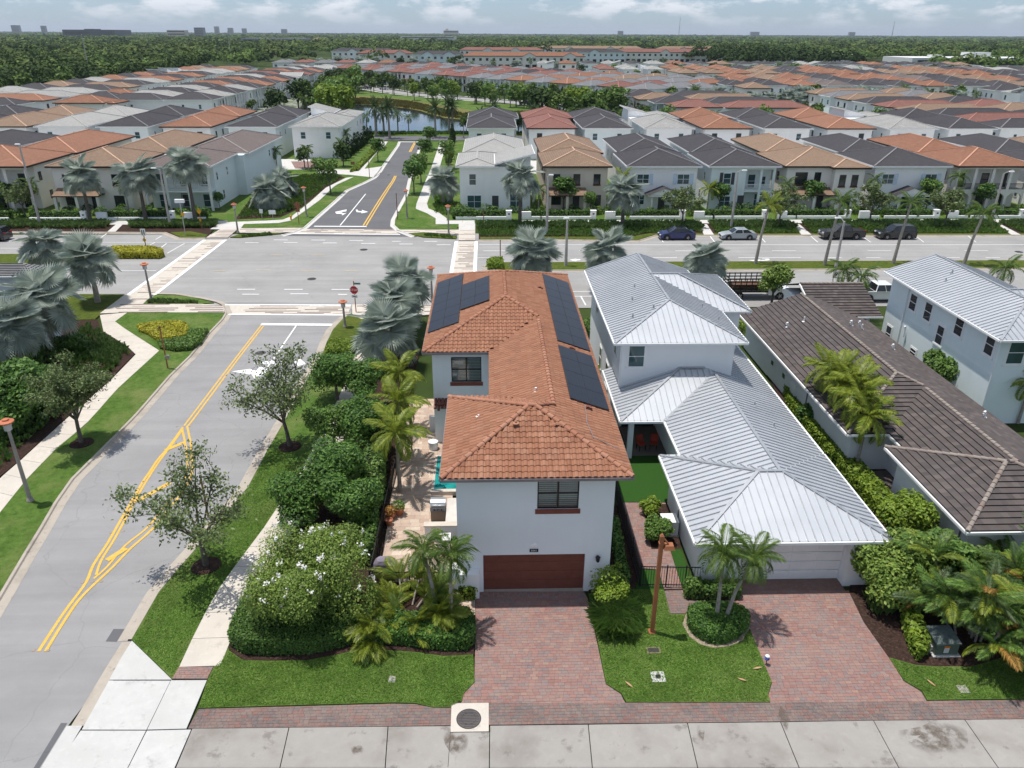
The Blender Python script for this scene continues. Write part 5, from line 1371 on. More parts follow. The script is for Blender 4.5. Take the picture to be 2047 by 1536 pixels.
def variant(style, w, d, gap, rear_w, rear_off, flip):
 """meshes and feature lists of one kind of house, front on y = 0 facing -y, built once and shared"""
 key = (style, w, d, gap, rear_w, rear_off, flip)
 if key in _vc: return _vc[key]
 V = {'win': [], 'parts': []}
 fx = -1 if flip else 1
 ze, sl, oh = 6.8, .31, .55
 d1 = 13.0; r0 = d1-1.0; d2 = d
 xr0, xr1 = rear_off-rear_w/2, rear_off+rear_w/2
 hips = [Hip(-w/2-oh, w/2+oh, -oh, d1+oh, ze, sl), Hip(xr0-oh, xr1+oh, r0+2.5, d2+oh, ze-.12, sl)]
 if style == 'narrow': hips.append(Hip(w/2-4.2, w/2+oh, -oh-1.4, 4, ze-.25, sl, 'N'))
 if style == 'bay': hips.append(Hip(-w/2-oh+.0 if flip else w/2-5.2, (-w/2+5.2) if flip else w/2+oh, -oh-1.2, 6, ze-.04, sl, 'N'))
 wall = MB()
 rec = 2.3 if style in ('porch', 'loggia') else 0
 top = ze-.18
 if style == 'loggia':
  wall.box(-w/2, rec, 0, w/2, d1, top)
  # front screen with arches below and openings above
  n = 4; bw = w/n
  for i in range(n+1):
   x = -w/2+i*bw; a = .22
   wall.box(max(x-a, -w/2), 0, 0, min(x+a, w/2), .4, top)
  for i in range(n):
   x0, x1 = -w/2+i*bw+.22, -w/2+(i+1)*bw-.22
   wall.box(x0, 0, top-.35, x1, .4, top); wall.box(x0, .02, 2.85, x1, rec, 3.15)
   cx, r = (x0+x1)/2, (x1-x0)/2
   for j in range(8):
    a0, a1 = PI*j/8, PI*(j+1)/8
    p, q = (cx+r*math.cos(a0), 1.75+.9*math.sin(a0)), (cx+r*math.cos(a1), 1.75+.9*math.sin(a1))
    wall.hexa([(q[0],.03,q[1]),(p[0],.03,p[1]),(p[0],.37,p[1]),(q[0],.37,q[1]),(q[0],.03,2.85),(p[0],.03,2.85),(p[0],.37,2.85),(q[0],.37,2.85)])
 elif style == 'balcony':
  wall.box(-w/2, 0, 0, .4, d1, top); wall.box(.402, 2.0, 0, w/2, d1, top); wall.box(.402, .02, 2.8, w/2, 2.0, 3.05); wall.box(.402, .02, top-.4, w/2, .35, top)
  for z0, z1 in ((0, 2.8), (3.05, top-.4)):
   for xx in (w/2-.4, w/2-2.4): wall.box(xx, .03, z0, xx+.38, .36, z1)
 elif style == 'porch':
  wall.box(-w/2, rec, 0, w/2, d1, top)
  wall.box(-w/2, 0, 2.85, w/2, rec, 3.1); wall.box(-w/2, 0, top-.3, w/2, .35, top)
 else:
  wall.box(-w/2, 0, 0, w/2, d1, top)
  if style == 'bay':
   x0, x1 = ((-w/2, -w/2+4.6) if flip else (w/2-4.6, w/2)); wall.box(x0, -1.2, 0, x1, -.002, top-.02)
 wall.box(xr0, d1+.01, 0, xr1, d2, top-.12) if True else None
 if xr1 > w/2-.01 or True:
  pass
 roof = roof_meshes(hips); fas = fascia_mesh(hips)
 P_ = V['parts']
 dark, sill = 'D', 'S'
 # windows: (x, y, z, w, h, rz)
 def fw(x, z, ww=1.1, hh=1.5, y=-.002): V['win'].append((x, y, z, ww, hh, 0))
 if style in ('plain', 'gable', 'narrow'):
  for x in ((-w*.3, w*.3) if style == 'gable' else (-w*.33, 0, w*.33)): fw(x, 4.0, 1.9 if style == 'gable' else 1.05, 1.55)
  fw(-w*.33, .9, 1.5, 1.5)
  fw(w*.33, .7, 1.5, 1.7)
 elif style == 'bay':
  s = -fx
  fw(s*w*.30, 3.9, 1.9, 1.9); fw(s*w*.08, 3.9, 1.0, 1.9); fw(fx*(w/2-3.3), 3.9, 1.0, 1.7, -1.203); fw(fx*(w/2-1.4), 3.9, 1.0, 1.7, -1.203); fw(fx*(w/2-2.3), .8, 1.6, 1.6, -1.203)
 elif style == 'balcony':
  fw(-w*.25, 4.0, 1.2, 1.7); fw(-w*.25, .6, 1.7, 1.6); fw(w*.2, 3.1, 1.2, 2.1, 1.997); fw(w*.38, 3.4, .9, 1.5, 1.997); fw(w*.34, .3, 1.3, 1.9, 1.997)
  for s in (-1, 1):
   c = MB(); c.box(-w*.25+s*.9-.25, -.06, 3.95, -w*.25+s*.9+.25, -.002, 5.75); P_.append(('shutter', c.mesh('shutter', SHUTD), 'SHD'))
  c = MB(); c.box(.45, .1, 3.9, w/2-.05, .17, 3.98); c.box(.45, .1, 3.1, w/2-.05, .17, 3.16)
  for i in range(26): x = .5+i*(w/2-.6)/25; c.box(x, .115, 3.16, x+.035, .15, 3.9)
  P_.append(('balcony_railing', c.mesh('balcony_railing', TRIMW), 'R'))
 elif style in ('porch', 'loggia'):
  for z in (3.3, .2):
   for x in (-w*.33, w*.02, w*.34): fw(x, z, 1.2, 2.0, rec-.003)
 elif style == 'modern':
  fw(-w*.32, 3.9, 1.1, 1.7); fw(-w*.30, .4, 2.2, 2.0); fw(w*.30, .4, 2.0, 2.2)
 # side and rear windows
 for s, rz in ((-1, -PI/2), (1, PI/2)):
  for y, z in ((3.5, 4.1), (8.5, 4.1), (5.5, 1.0)): V['win'].append((s*(w/2+.002), y, z, .8, 1.3, rz))
  for y, z in ((d2-8, 4.1), (d2-3.5, 4.1)): V['win'].append(((xr1+.002) if s > 0 else (xr0-.002), y, z, .8, 1.2, rz))
 for x in (rear_off-rear_w*.27, rear_off+rear_w*.27): V['win'].append((x, d2+.002, 4.1, 1.1, 1.45, PI))
 # extras
 if style == 'porch' or style == 'loggia':
  if style == 'porch':
   n = 4
   for i in range(n):
    x = -w/2+.18+i*(w-.36)/(n-1)
    for z0, z1 in ((0, 2.85), (3.1, top-.3)):
     b = MB(); b.box(x-.17, .02, z0, x+.17, .34, z1); P_.append(('porch_column', b.mesh('porch_column', TRIMW), 'W'))
  rail = MB(); z = 3.12
  rail.box(-w/2+.02, .1, z+.85, w/2-.02, .17, z+.93); rail.box(-w/2+.02, .1, z+.08, w/2-.02, .17, z+.13)
  x = -w/2+.1
  while x < w/2: rail.box(x, .115, z+.13, x+.035, .15, z+.85); x += .16
  P_.append(('balcony_railing', rail.mesh('balcony_railing', TRIMW), 'R'))
 if style in ('plain', 'bay'):
  s = -fx if style == 'bay' else -1
  b = MB(); x0, x1 = (s*w*.42, s*w*.0) if s > 0 else (-w*.45, w*.12)
  x0, x1 = min(x0, x1), max(x0, x1)
  if style == 'bay': x0, x1 = (x0, x1+.4)
  b.poly([(x0-.3,-2.2,2.75),(x1+.3,-2.2,2.75),(x1+.3,-.01,3.55),(x0-.3,-.01,3.55)], 0, [(x0,0),(x1,0),(x1,2.4),(x0,2.4)])
  b.box(x0-.3, -2.22, 2.6, x1+.3, -.02, 2.74, 1)
  P_.append(('porch_roof', b.mesh('porch_roof', [R_TAN, TRIMB]), 'P'))
  for i in range(3):
   x = x0+i*(x1-x0)/2; c = MB(); c.box(x-.2, -2.1, 0, x+.2, -1.7, 2.6); P_.append(('porch_column', c.mesh('porch_column', WHITE), 'WALL'))
 if style == 'gable':
  b = MB(); hw = 2.6
  b.poly([(-hw,-2.3,2.75),(hw,-2.3,2.75),(0,-2.3,3.75)], 0)
  b.poly([(-hw-.2,-2.5,2.72),(0,-2.5,3.83),(0,-.01,3.83),(-hw-.2,-.01,2.72)][::-1], 1, [(0,0),(0,3),(2.5,3),(2.5,0)]); b.poly([(hw+.2,-2.5,2.72),(0,-2.5,3.83),(0,-.01,3.83),(hw+.2,-.01,2.72)], 1, [(0,0),(0,3),(2.5,3),(2.5,0)])
  b.box(-hw, -2.28, 2.5, hw, -.02, 2.72, 0)
  P_.append(('porch_pediment', b.mesh('porch_pediment', [TRIMW, R_DARK]), 'PED'))
  for x in (-1.9, 1.9):
   c = MB(); c.lathe([(.2, 0), (.2, .15), (.15, .2), (.14, 2.4), (.2, 2.49)], 10, (x, -2.0, 0)); P_.append(('porch_column', c.mesh('porch_column', TRIMW), 'W'))
  for xw in (-w*.3, w*.3):
   for s in (-1, 1):
    c = MB(); c.box(xw+s*1.28-.28, -.06, 3.95, xw+s*1.28+.28, -.002, 5.6); P_.append(('shutter', c.mesh('shutter', SHUTB), 'SH'))
 b = MB(); b.box(-.5, rec-.05, .1, .5, rec-.004, 2.3); P_.append(('front_door', b.mesh('front_door', SHUTD), 'DOOR'))
 for s in (-1, 1):
  b = MB(); x = rear_off+s*rear_w*.24; b.box(x-rear_w*.2, d2+.002, .05, x+rear_w*.2, d2+.05, 2.3); P_.append(('garage_door', b.mesh('garage_door', TRIMW), 'G'))
 if style == 'modern':
  # mono pitched wing rising to one side
  hips2 = [hips[1], Hip(-w/2-oh, .4, -oh, d1+oh, ze, .22)]
  roof = roof_meshes(hips2); fas = fascia_mesh(hips2)
  x0, x1 = .4, w/2; y0, y1 = -.0, 9.0; za, zb = ze+.55, ze+1.75
  wall.hexa([(x0,y0+1.8,top+.0),(x1,y0,top+.0),(x1,y1,top),(x0,y1,top),(x0,y0+1.8,za-.16),(x1,y0+1.8,zb-.16),(x1,y1,zb-.16),(x0,y1,za-.16)])
  fas.hexa([(x0-.5,-.9,za-.35),(x1+.6,-.9,zb-.1),(x1+.6,y1+.5,zb-.1),(x0-.5,y1+.5,za-.35),(x0-.5,-.9,za-.13),(x1+.6,-.9,zb+.14),(x1+.6,y1+.5,zb+.14),(x0-.5,y1+.5,za-.13)])
  roof.poly([(x0-.4,-.8,za-.09),(x1+.5,-.8,zb+.148),(x1+.5,y1+.4,zb+.148),(x0-.4,y1+.4,za-.09)], 0, [(0,0),(6,0),(6,9),(0,9)])
 V['wall'] = wall.mesh('wall', WHITE); V['roof'] = roof.mesh('roof', [R_DARK, TRIMW]); V['fascia'] = fas.mesh('fascia', TRIMW)
 _vc[key] = V
 return V
CAPCOL = {}
def cap_of(roof):
 if roof.name not in CAPCOL:
  col = {'roof_orange': (.50,.27,.18), 'roof_red': (.38,.17,.13), 'roof_tan': (.50,.33,.23), 'roof_dark': (.20,.195,.20), 'roof_brown_grey': (.30,.265,.25), 'roof_grey': (.36,.35,.33), 'roof_slate': (.25,.25,.26)}[roof.name]
  CAPCOL[roof.name] = plain('ridge_'+roof.name, col, .85)
 return CAPCOL[roof.name]
WARM = ('roof_orange', 'roof_red', 'roof_tan')
RNAME = {'roof_orange': 'orange tile', 'roof_red': 'red tile', 'roof_tan': 'tan tile', 'roof_dark': 'charcoal tile', 'roof_brown_grey': 'brown-grey tile', 'roof_grey': 'pale grey tile', 'roof_slate': 'slate grey tile'}
WNAME = {'stucco_white': 'white', 'stucco_mint': 'mint', 'stucco_cream': 'cream', 'stucco_beige': 'beige', 'stucco_pale_grey': 'off-white', 'stucco_cool_grey': 'cool grey'}
def house(x, y, rz, roof, wall, style, where, group, w=10.6, d=30., rear_w=9.4, rear_off=.4, flip=False, far=0, trim=None, glassm=None, rail=None, z=.05, keep=None):
 V = variant(style, w, d, 1, rear_w, rear_off, flip)
 warm = roof.name in WARM
 label = f"{RNAME[roof.name]} roofed {WNAME[wall.name]} house, {where}"
 root = empty('house', (x, y, z), label, 'house', group, rz)
 tr = trim or (TRIMB if warm else TRIMW)
 put_mats(put('wall', V['wall'], root), [wall])
 put_mats(put('roof', V['roof'], root), [roof, cap_of(roof)])
 put_mats(put('fascia', V['fascia'], root), [tr])
 gl = glassm or (GLASSD if warm else GLASST)
 # only the sides that face the camera's street need their windows
 for (wx, wy, wz, ww, wh, wr) in V['win']:
  a = rz+wr; nx, ny = math.sin(a), -math.cos(a)
  px, py = rot2((wx, wy), rz); px += x; py += y
  if nx*(0-px)+ny*(0-py) < 0: continue
  if far >= 1 and wz < 2.5 and not (far == 1 and wr == 0): continue
  if far >= 2 and (wh < 1.4): continue
  o = put('window', window_mesh(ww, wh, 2 if ww > 1.3 else 1, 1 if far >= 2 else 2), root, (wx, wy, wz), wr)
  put_mats(o, [TRIMB if warm else TRIMW, gl])
  if far == 0 and warm and wh >= 1.4 and wz > 2.5:
   if 'sill' not in _wm:
    b = MB(); b.box(-.62, -.1, -.2, .62, -.002, -.003); _wm['sill'] = b.mesh('sill', SILLB)
   put('sill', _wm['sill'], o, scale=(ww/1.1, 1, 1))
 for nm, me, code in V['parts']:
  if far >= 2 and nm not in ('porch_column', 'porch_roof'): continue
  if far >= 1 and nm in ('shutter', 'front_door'): continue
  if nm == 'garage_door':
   if not (math.cos(rz+PI)*y + 0 > 0 and far < 2): continue
  o = put(nm, me, root)
  if code == 'WALL': put_mats(o, [wall])
  elif code == 'P': put_mats(o, [roof if warm else R_DARK, tr])
  elif code == 'R': put_mats(o, [rail or (BLACK if warm else TRIMW)])
  elif code == 'PED': put_mats(o, [TRIMW, roof])
  elif code == 'G': put_mats(o, [PALE])
 return root
ORD = ['first', 'second', 'third', 'fourth', 'fifth', 'sixth', 'seventh', 'eighth', 'ninth', 'tenth', 'eleventh', 'twelfth', 'thirteenth', 'fourteenth', 'fifteenth', 'sixteenth', 'seventeenth', 'eighteenth', 'nineteenth', 'twentieth', 'twenty-first', 'twenty-second']
O, RD, T, K, B_, G_, S_ = R_ORANGE, R_RED, R_TAN, R_DARK, R_BROWN, R_GREY, R_SLATE
# row across the boulevard, east of the side road
g = 'houses facing the boulevard'
E1 = [(1.0, G_, WHITE, 'modern', 10.8, False), (13.5, T, BEIGE, 'plain', 9.4, False), (26.8, K, PALE, 'gable', 10.4, False), (39.2, K, MINT, 'balcony', 10.0, False), (51.7, T, CREAM, 'bay', 11.6, False),
  (65.2, K, PALE, 'gable', 11.2, False), (78.4, O, CREAM, 'loggia', 11.2, False), (92, K, WHITE, 'gable', 10.8, False), (105, T, CREAM, 'bay', 11, False)]
for i, (x, r, wl, st, w, fl) in enumerate(E1):
 house(x, 118.2, 0, r, wl, st, f'{ORD[i]} along the boulevard east of the side road', g, w=w, d=33, rear_w=9.6, rear_off=.6 if i else 0, flip=fl)
W1 = [(-47.2, B_, MINT, 'porch', 10.0), (-59.8, T, CREAM, 'plain', 11.0), (-75.5, O, CREAM, 'loggia', 12.6), (-89.5, K, PALE, 'gable', 11), (-103, B_, WHITE, 'porch', 11)]
for i, (x, r, wl, st, w) in enumerate(W1):
 house(x, 118.2, 0, r, wl, st, f'{ORD[i]} along the boulevard west of the side road', g, w=w, d=37, rear_w=10.5, rear_off=1.2)
# second row: garages towards the alley, fronts to the lake street
g = 'houses along the back alley and the lake street'
E2 = [(1.2, K, WHITE), (14.2, RD, WHITE), (26.2, K, MINT), (39.6, G_, WHITE), (52.2, O, WHITE), (65.4, K, WHITE), (79.2, O, WHITE), (93.0, G_, WHITE), (106, K, WHITE)]
for i, (x, r, wl) in enumerate(E2):
 house(x, 203.5, PI, r, wl, 'modern' if r is G_ else rnd.choice(['porch', 'plain', 'gable']), f'{ORD[i]} by the alley east of the side road', g, w=11, d=33, rear_w=9.8, rear_off=.5, flip=i % 2 == 0, far=1)
W2 = [(-37.8, G_, WHITE), (-51.3, K, MINT), (-65.2, O, WHITE), (-78.5, K, MINT), (-91.5, G_, WHITE), (-104, T, WHITE), (-117, K, WHITE)]
for i, (x, r, wl) in enumerate(W2):
 house(x, 206.5, PI, r, wl, 'modern' if i == 0 else rnd.choice(['porch', 'plain', 'gable']), f'{ORD[i]} by the alley west of the side road', g, w=11, d=34, rear_w=10, rear_off=-.5, far=1)
def row(p, q, n, rz, roofs, where, group, far=2, d=32, styles=('porch', 'gable', 'balcony', 'plain', 'loggia'), walls=None, skip=()):
 for i in range(n):
  if i in skip: continue
  t = i/max(1, n-1)
  r = roofs[i % len(roofs)] if isinstance(roofs, (list, tuple)) else roofs
  warm = r.name in WARM
  wl = rnd.choice([CREAM, WHITE, CREAM]) if warm else rnd.choice([WHITE, MINT, WHITE, PALE])
  st = 'modern' if (r is G_ and rnd.random() < .6) else rnd.choice(styles)
  house(p[0]+(q[0]-p[0])*t, p[1]+(q[1]-p[1])*t, rz, r, wl, st, f'{ORD[i]} {where}', group, w=rnd.choice([9.6, 10.0, 10.5]), d=d, rear_w=8.8, rear_off=.3, flip=rnd.random() < .5, far=far)
row((-82.5, 248), (-87, 480), 18, PI/2, [K, G_, K, G_, K, O, K, O, K, G_, K, RD, K, O], 'in the row west of the lake', 'houses west of the lake', far=1, d=32)
row((-164, 200), (-166, 470), 19, -PI/2, [T, K, K, O, G_, G_, K, T, K, G_, O, K, O, K, G_, G_, O], 'in the western row beside the woods', 'houses beside the western woods', far=2, d=34, styles=('gable', 'plain'))
row((-122, 236), (-124, 262), 3, -PI/2, [O, K, O], 'from the alley behind the western rows', 'houses behind the western rows', far=2, d=16)
row((51.5, 226), (44.5, 266), 4, -PI/2, [RD, K, T, K], 'in the short row east of the lake', 'houses east of the lake', far=1, d=38)
row((150, 176), (150, 280), 9, PI/2, [K, RD, K, T, RD, K, T, S_, T], 'in the row of windowed walls', 'houses with paired windows at the right', far=1, d=37)
row((55, 300), (-94, 486), 18, math.radians(-51.3), [S_, RD, S_, O, S_, O, S_, S_, RD, RD, S_, RD, RD, S_, RD, S_, RD, S_], 'in the row beyond the lake water', 'houses facing the lake from beyond the water', far=1, d=33, styles=('porch', 'porch', 'loggia', 'gable'))
row((110, 354), (-38, 540), 18, math.radians(128.7), [O, S_, S_, T, S_, O, S_, RD, K, RD, S_, RD, K, S_, RD, S_, RD, K], 'backing on the row beyond the lake', 'houses behind the lake row', far=2, d=33)
row((62, 304), (102, 304), 3, 0, [S_, S_, T], 'north of the lake row', 'houses north of the short lake row', far=2, d=16)
row((188, 226), (188, 300), 6, -PI/2, [S_, T, B_, K, G_, K], 'in the second row at the right', 'second row of houses at the right', far=2, d=32)
row((100, 321), (330, 321), 18, 0, [K, K, O, B_, K, K, O, K, K, T, K, O, B_, K, T, O, K, K], 'along the street of silver palms', 'houses along the street of silver palms', far=1, d=33)
row((118, 400), (338, 400), 17, PI, [O, T, O, K, O, O, B_, K, T, O, K, B_, O, T, K, O, K], 'behind the street of silver palms', 'houses behind the street of silver palms', far=2, d=33)
row((105, 424), (360, 424), 19, 0, [T, T, O, T, K, O, O, K, T, T, O, O, K, K, B_, K, G_, T, K], 'in the third street beyond the lake', 'third street of houses beyond the lake', far=2, d=33)
row((70, 506), (350, 506), 21, PI, [RD, G_, G_, O, O, O, K, T, K, O, K, G_, K, O, T, K, B_, G_, K, T, O], 'backing on the third street', 'houses backing on the third street', far=2, d=33)
row((40, 560), (330, 560), 20, 0, [G_, O, K, G_, K, G_, O, K, T, K, K, K, G_, K, K, O, K, K, K, T], 'in the last row before the far trees', 'last row of houses before the far trees', far=2, d=30)
row((-140, 560), (-70, 560), 6, 0, [S_, RD, S_, RD, G_, O], 'in the north-western row', 'houses of the north-western row', far=2, d=30)
row((215, 240), (330, 240), 9, 0, [S_, O, K, T, K, K, O, T, K], 'in the far right row near the palms', 'houses of the far right row', far=2, d=32)
# ------------------------------------------------------------------ long town house blocks, offices, far skyline
def townhouse(x, y, L_, D_, roof, wall, label, gables, rz=0., h=9.2):
 root = empty('townhouse_block', (x, y, 0), label, 'building', 'long town house blocks', rz)
 b = MB(); b.box(0, 0, 0, L_, D_, h-.1)
 for gx in gables:
  b.box(gx-5, -1.0, 0, gx+5, -.01, h-.12); b.poly([(gx-5, -1.0, h-.12), (gx+5, -1.0, h-.12), (gx, -1.0, h+2.3)])
 b.build('wall', wall, root)
 hips = [Hip(-.7, L_+.7, -.7, D_+.7, h, .36)]
 r = roof_meshes(hips)
 for gx in gables:
  for s in (-1, 1):
   pts = [(gx+s*5.6, -1.6, h-.2), (gx, -1.6, h+2.55), (gx, 6.3, h+2.55), (gx+s*5.6, -.6, h-.2)]
   r.poly(pts if s < 0 else pts[::-1], 0, [(0,0),(0,6),(8,6),(1,0)])
 put_mats(r.build('roof', [roof, cap_of(roof)], root), [roof, cap_of(roof)])
 f = fascia_mesh(hips, .3); f.build('fascia', TRIMB if roof.name in WARM else TRIMW, root)
 n = int(L_/5.2)
 for i in range(n):
  wx = 2.6+i*(L_-5.2)/max(1, n-1); yy = -1.003 if any(abs(wx-g_) < 4.6 for g_ in gables) else -.003
  put_mats(put('window', window_mesh(2.0, 1.9, 2, 1), root, (wx, yy, 5.6), 0), [TRIMB if roof.name in WARM else TRIMW, GLASSD])
  o = MB(); o.box(wx-1.7, yy-.05, .2, wx+1.7, yy, 2.9); o.build('entrance', DARKIN, root)
townhouse(-19, 652, 96, 14, O, CREAM, 'long orange tiled cream town house block with two gables', (52, 84))
townhouse(74, 800, 60, 14, K, MINT, 'mint town house block with charcoal roof and central gable', (30,))
townhouse(126, 815, 108, 15, RD, CREAM, 'longest cream town house block under a brown red roof', (50, 98))
townhouse(-62, 690, 42, 14, K, MINT, 'pale town house block with charcoal roof and twin gables', (12, 30))
townhouse(-112, 720, 46, 14, RD, CREAM, 'red tiled cream town house block with two pointed gables', (15, 36))
townhouse(-150, 800, 60, 14, K, WHITE, 'white town house block with charcoal roof behind the red tiled one', (20,))
townhouse(-30, 890, 90, 14, RD, CREAM, 'far red roofed town house block behind the charcoal gables', (30, 60))
townhouse(60, 1010, 130, 15, T, CREAM, 'far tan roofed town house block in the middle distance', (40, 90))
townhouse(210, 1010, 120, 15, T, CREAM, 'far tan roofed town house block beside the dark trees', (30, 80))
def office(name, x, y, w, d, h, mat, label, bands=3, cat='building', tiers=()):
 root = empty(name, (x, y, 0), label, cat)
 b = MB(); b.box(-w/2, 0, 0, w/2, d, h)
 b.build('wall', mat, root)
 for i in range(bands):
  z = h*(i+.45)/max(1, bands); c = MB(); c.box(-w/2+w*.04, -.4, z, w/2-w*.04, -.05, z+h/bands*.36); c.build('window_band', GLASSD, root)
 for (tx, tw, td, th) in tiers:
  c = MB(); c.box(tx-tw/2, d*.2, h+.02, tx+tw/2, d*.2+td, h+th); c.build('rooftop_block', mat, root)
FARW = plain('far_white', (.66, .66, .65), .8)
FARG = plain('far_grey', (.30, .31, .33), .7)
FARD = plain('far_dark', (.055, .065, .08), .4)
FARC = plain('far_cream', (.55, .49, .42), .8)
office('white_warehouse', 318, 800, 90, 40, 8, FARW, 'long white flat roofed warehouse beside the dark trees', 1, tiers=((-20, 8, 10, 2.5), (25, 12, 8, 2)))
office('white_warehouse', 395, 650, 110, 50, 9, FARW, 'white commercial building with rooftop boxes right of the warehouse', 1, tiers=((5, 18, 12, 4), (-30, 8, 8, 2)))
office('white_office', -160, 2250, 150, 40, 17, FARW, 'far white low office above the middle trees', 3)
office('grey_store', -440, 1720, 130, 60, 15, FARG, 'pale flat roofed store among the trees beyond the lake', 1)
office('dark_arena', -1600, 3400, 205, 160, 33, FARD, 'large dark sloping arena on the left horizon', 1, tiers=((-10, 40, 60, 3),))
office('office_tower', -1230, 3600, 38, 30, 44, FARG, 'grey office tower on the left horizon', 6)
office('office_block', -1290, 3500, 75, 40, 33, FARC, 'low banded office block beside the grey tower', 3)
office('power_plant', -270, 6200, 110, 60, 46, FARC, 'pale power plant block on the middle horizon', 2, tiers=((-30, 20, 20, 12),))
office('beige_office', -1950, 2900, 230, 40, 30, FARC, 'long beige office at the far left horizon', 3)
for i, (x, y, w, h, m) in enumerate(((-4050, 6200, 60, 120, FARG), (-3480, 6400, 90, 105, FARG), (-3330, 6500, 50, 100, FARG), (-2390, 7600, 60, 120, FARG), (-2300, 7700, 70, 95, FARG), (-2150, 7600, 60, 85, FARG), (-1800, 7600, 80, 75, FARG), (1350, 8600, 90, 80, FARG), (2600, 8200, 140, 70, FARG), (3600, 8300, 100, 75, FARG))):
 office('skyline_tower', x*1.02, y, w*.62, 30, 24+h*.42, m, f'hazy grey tower on the horizon, {ORD[i]} from the west', 8, 'tower')
def mast(x, y, h, label, r=1.2):
 b = MB(); b.tube([(0,0,0),(0,0,h*.6),(0,0,h)], [r, r*.7, r*.4], 4)
 for k in range(4): b.box(-r*1.6, -r*.3, h*(.3+.2*k), r*1.6, r*.3, h*(.3+.2*k)+r*.4)
 o = b.build('radio_mast', FARG, None, loc=(x, y, 0)); tag(o, label, 'mast', 'thin masts on the horizon')
mast(-2990, 5000, 230, 'thin tall radio mast on the left horizon', 3); mast(1500, 6500, 150, 'thin mast on the middle horizon', 2.5); mast(2950, 6000, 120, 'short lattice mast on the right horizon', 3)
def power_pole(x, y, h, label):
 t = empty('power_pole', (x, y, 0), label, 'pole', 'power poles among the western trees')
 b = MB(); b.tube([(0,0,0),(0,0,h)], [.35, .2], 6); b.build('pole', POST_G, t)
 b = MB(); b.box(-2, -.1, h*.35, 2, .1, h*.35+.25); b.build('crossarm', POST_G, t)
power_pole(-206, 430, 24, 'pale power pole above the trees behind the grey roofs'); power_pole(-197, 640, 26, 'power pole among the trees further along the woods'); power_pole(-410, 520, 24, 'leaning power pole at the far left edge of the woods')
# ------------------------------------------------------------------ plants
L_SILVER = leaf_mat('leaf_silver', [(.38,.44,.375),(.45,.51,.445),(.52,.58,.515),(.60,.655,.59)], .32, .45, .4)
L_PALM = leaf_mat('leaf_palm', [(0.049,0.098,0.016),(0.076,0.138,0.022),(0.107,0.170,0.027),(0.143,0.196,0.036)], .25, .45)
L_YPALM = leaf_mat('leaf_yellow_palm', [(0.125,0.188,0.019),(0.192,0.254,0.025),(0.259,0.309,0.036),(0.326,0.342,0.051)], .3, .45)
L_DRYPALM = leaf_mat('leaf_orange_palm', [(0.363,0.187,0.039),(0.418,0.242,0.055),(0.308,0.143,0.033)], .25, .6)
L_DPALM = leaf_mat('leaf_dark_palm', [(0.042,0.078,0.024),(0.063,0.108,0.030),(0.090,0.143,0.042)], .2, .5)
L_OAK = leaf_mat('leaf_oak', [(0.091,0.131,0.045),(0.131,0.181,0.060),(0.181,0.239,0.085),(0.239,0.295,0.121)], .2)
L_DARK = leaf_mat('leaf_dark_green', [(0.038,0.095,0.017),(0.067,0.153,0.025),(0.108,0.220,0.034),(0.168,0.299,0.052)], .2)
L_MID = leaf_mat('leaf_mid_green', [(0.066,0.132,0.022),(0.104,0.198,0.034),(0.150,0.263,0.049),(0.207,0.320,0.075)], .25)
L_MYRT = leaf_mat('leaf_myrtle', [(0.101,0.172,0.029),(0.156,0.250,0.040),(0.227,0.335,0.059),(0.328,0.394,0.084)], .25)
L_LIME = leaf_mat('leaf_lime', [(0.114,0.191,0.018),(0.166,0.258,0.023),(0.229,0.323,0.031),(0.302,0.383,0.046)], .25)
L_YEL = leaf_mat('leaf_gold', [(0.310,0.310,0.023),(0.414,0.391,0.029),(0.494,0.460,0.040)], .2)
L_HEDGE = leaf_mat('leaf_hedge', [(0.052,0.113,0.021),(0.087,0.174,0.029),(0.133,0.236,0.041)], .2)
L_TUFT = leaf_mat('leaf_tuft', [(0.071,0.133,0.035),(0.110,0.196,0.047),(0.157,0.251,0.071),(0.220,0.298,0.110)], .45)
GBLADE = leaf_mat('grass_blades', [(0.064,0.136,0.018),(0.103,0.206,0.031),(0.155,0.277,0.046),(0.244,0.309,0.091)], .2, .7, .1)
L_FLOW = plain('blossom_white', (.74, .72, .68), .7, var=.06)
L_FOR2 = leaf_mat('leaf_forest_olive', [(0.082,0.116,0.032),(0.104,0.142,0.039),(0.132,0.169,0.049)], .1, .7, .1)
L_FOR = leaf_mat('leaf_forest', [(0.054,0.098,0.025),(0.087,0.149,0.033),(0.128,0.201,0.049),(0.181,0.252,0.070)], .1, .7, .1)
L_FORD = leaf_mat('leaf_forest_dark', [(0.025,0.051,0.015),(0.041,0.075,0.021),(0.062,0.099,0.030)], .1, .7, .1)
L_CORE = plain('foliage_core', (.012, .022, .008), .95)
def leaf_quads(cen, nor, size, rng, aspect=.55, curl=.25):
 """leaf-shaped quads at points with given facing"""
 n = len(cen)
 nor = nor/np.maximum(1e-6, np.linalg.norm(nor, axis=1))[:, None]
 t = rng.normal(size=(n, 3)); t -= nor*(t*nor).sum(1)[:, None]; t /= np.maximum(1e-6, np.linalg.norm(t, axis=1))[:, None]
 b = np.cross(nor, t)
 s = (size*rng.uniform(.65, 1.35, n))[:, None]
 v = np.empty((n, 4, 3), np.float32)
 v[:, 0] = cen-t*s; v[:, 1] = cen-b*s*aspect+nor*s*curl*.3; v[:, 2] = cen+t*s; v[:, 3] = cen+b*s*aspect+nor*s*curl*.3
 return v.reshape(-1, 3)
def quads_of(n): return np.arange(n*4).reshape(-1, 4)
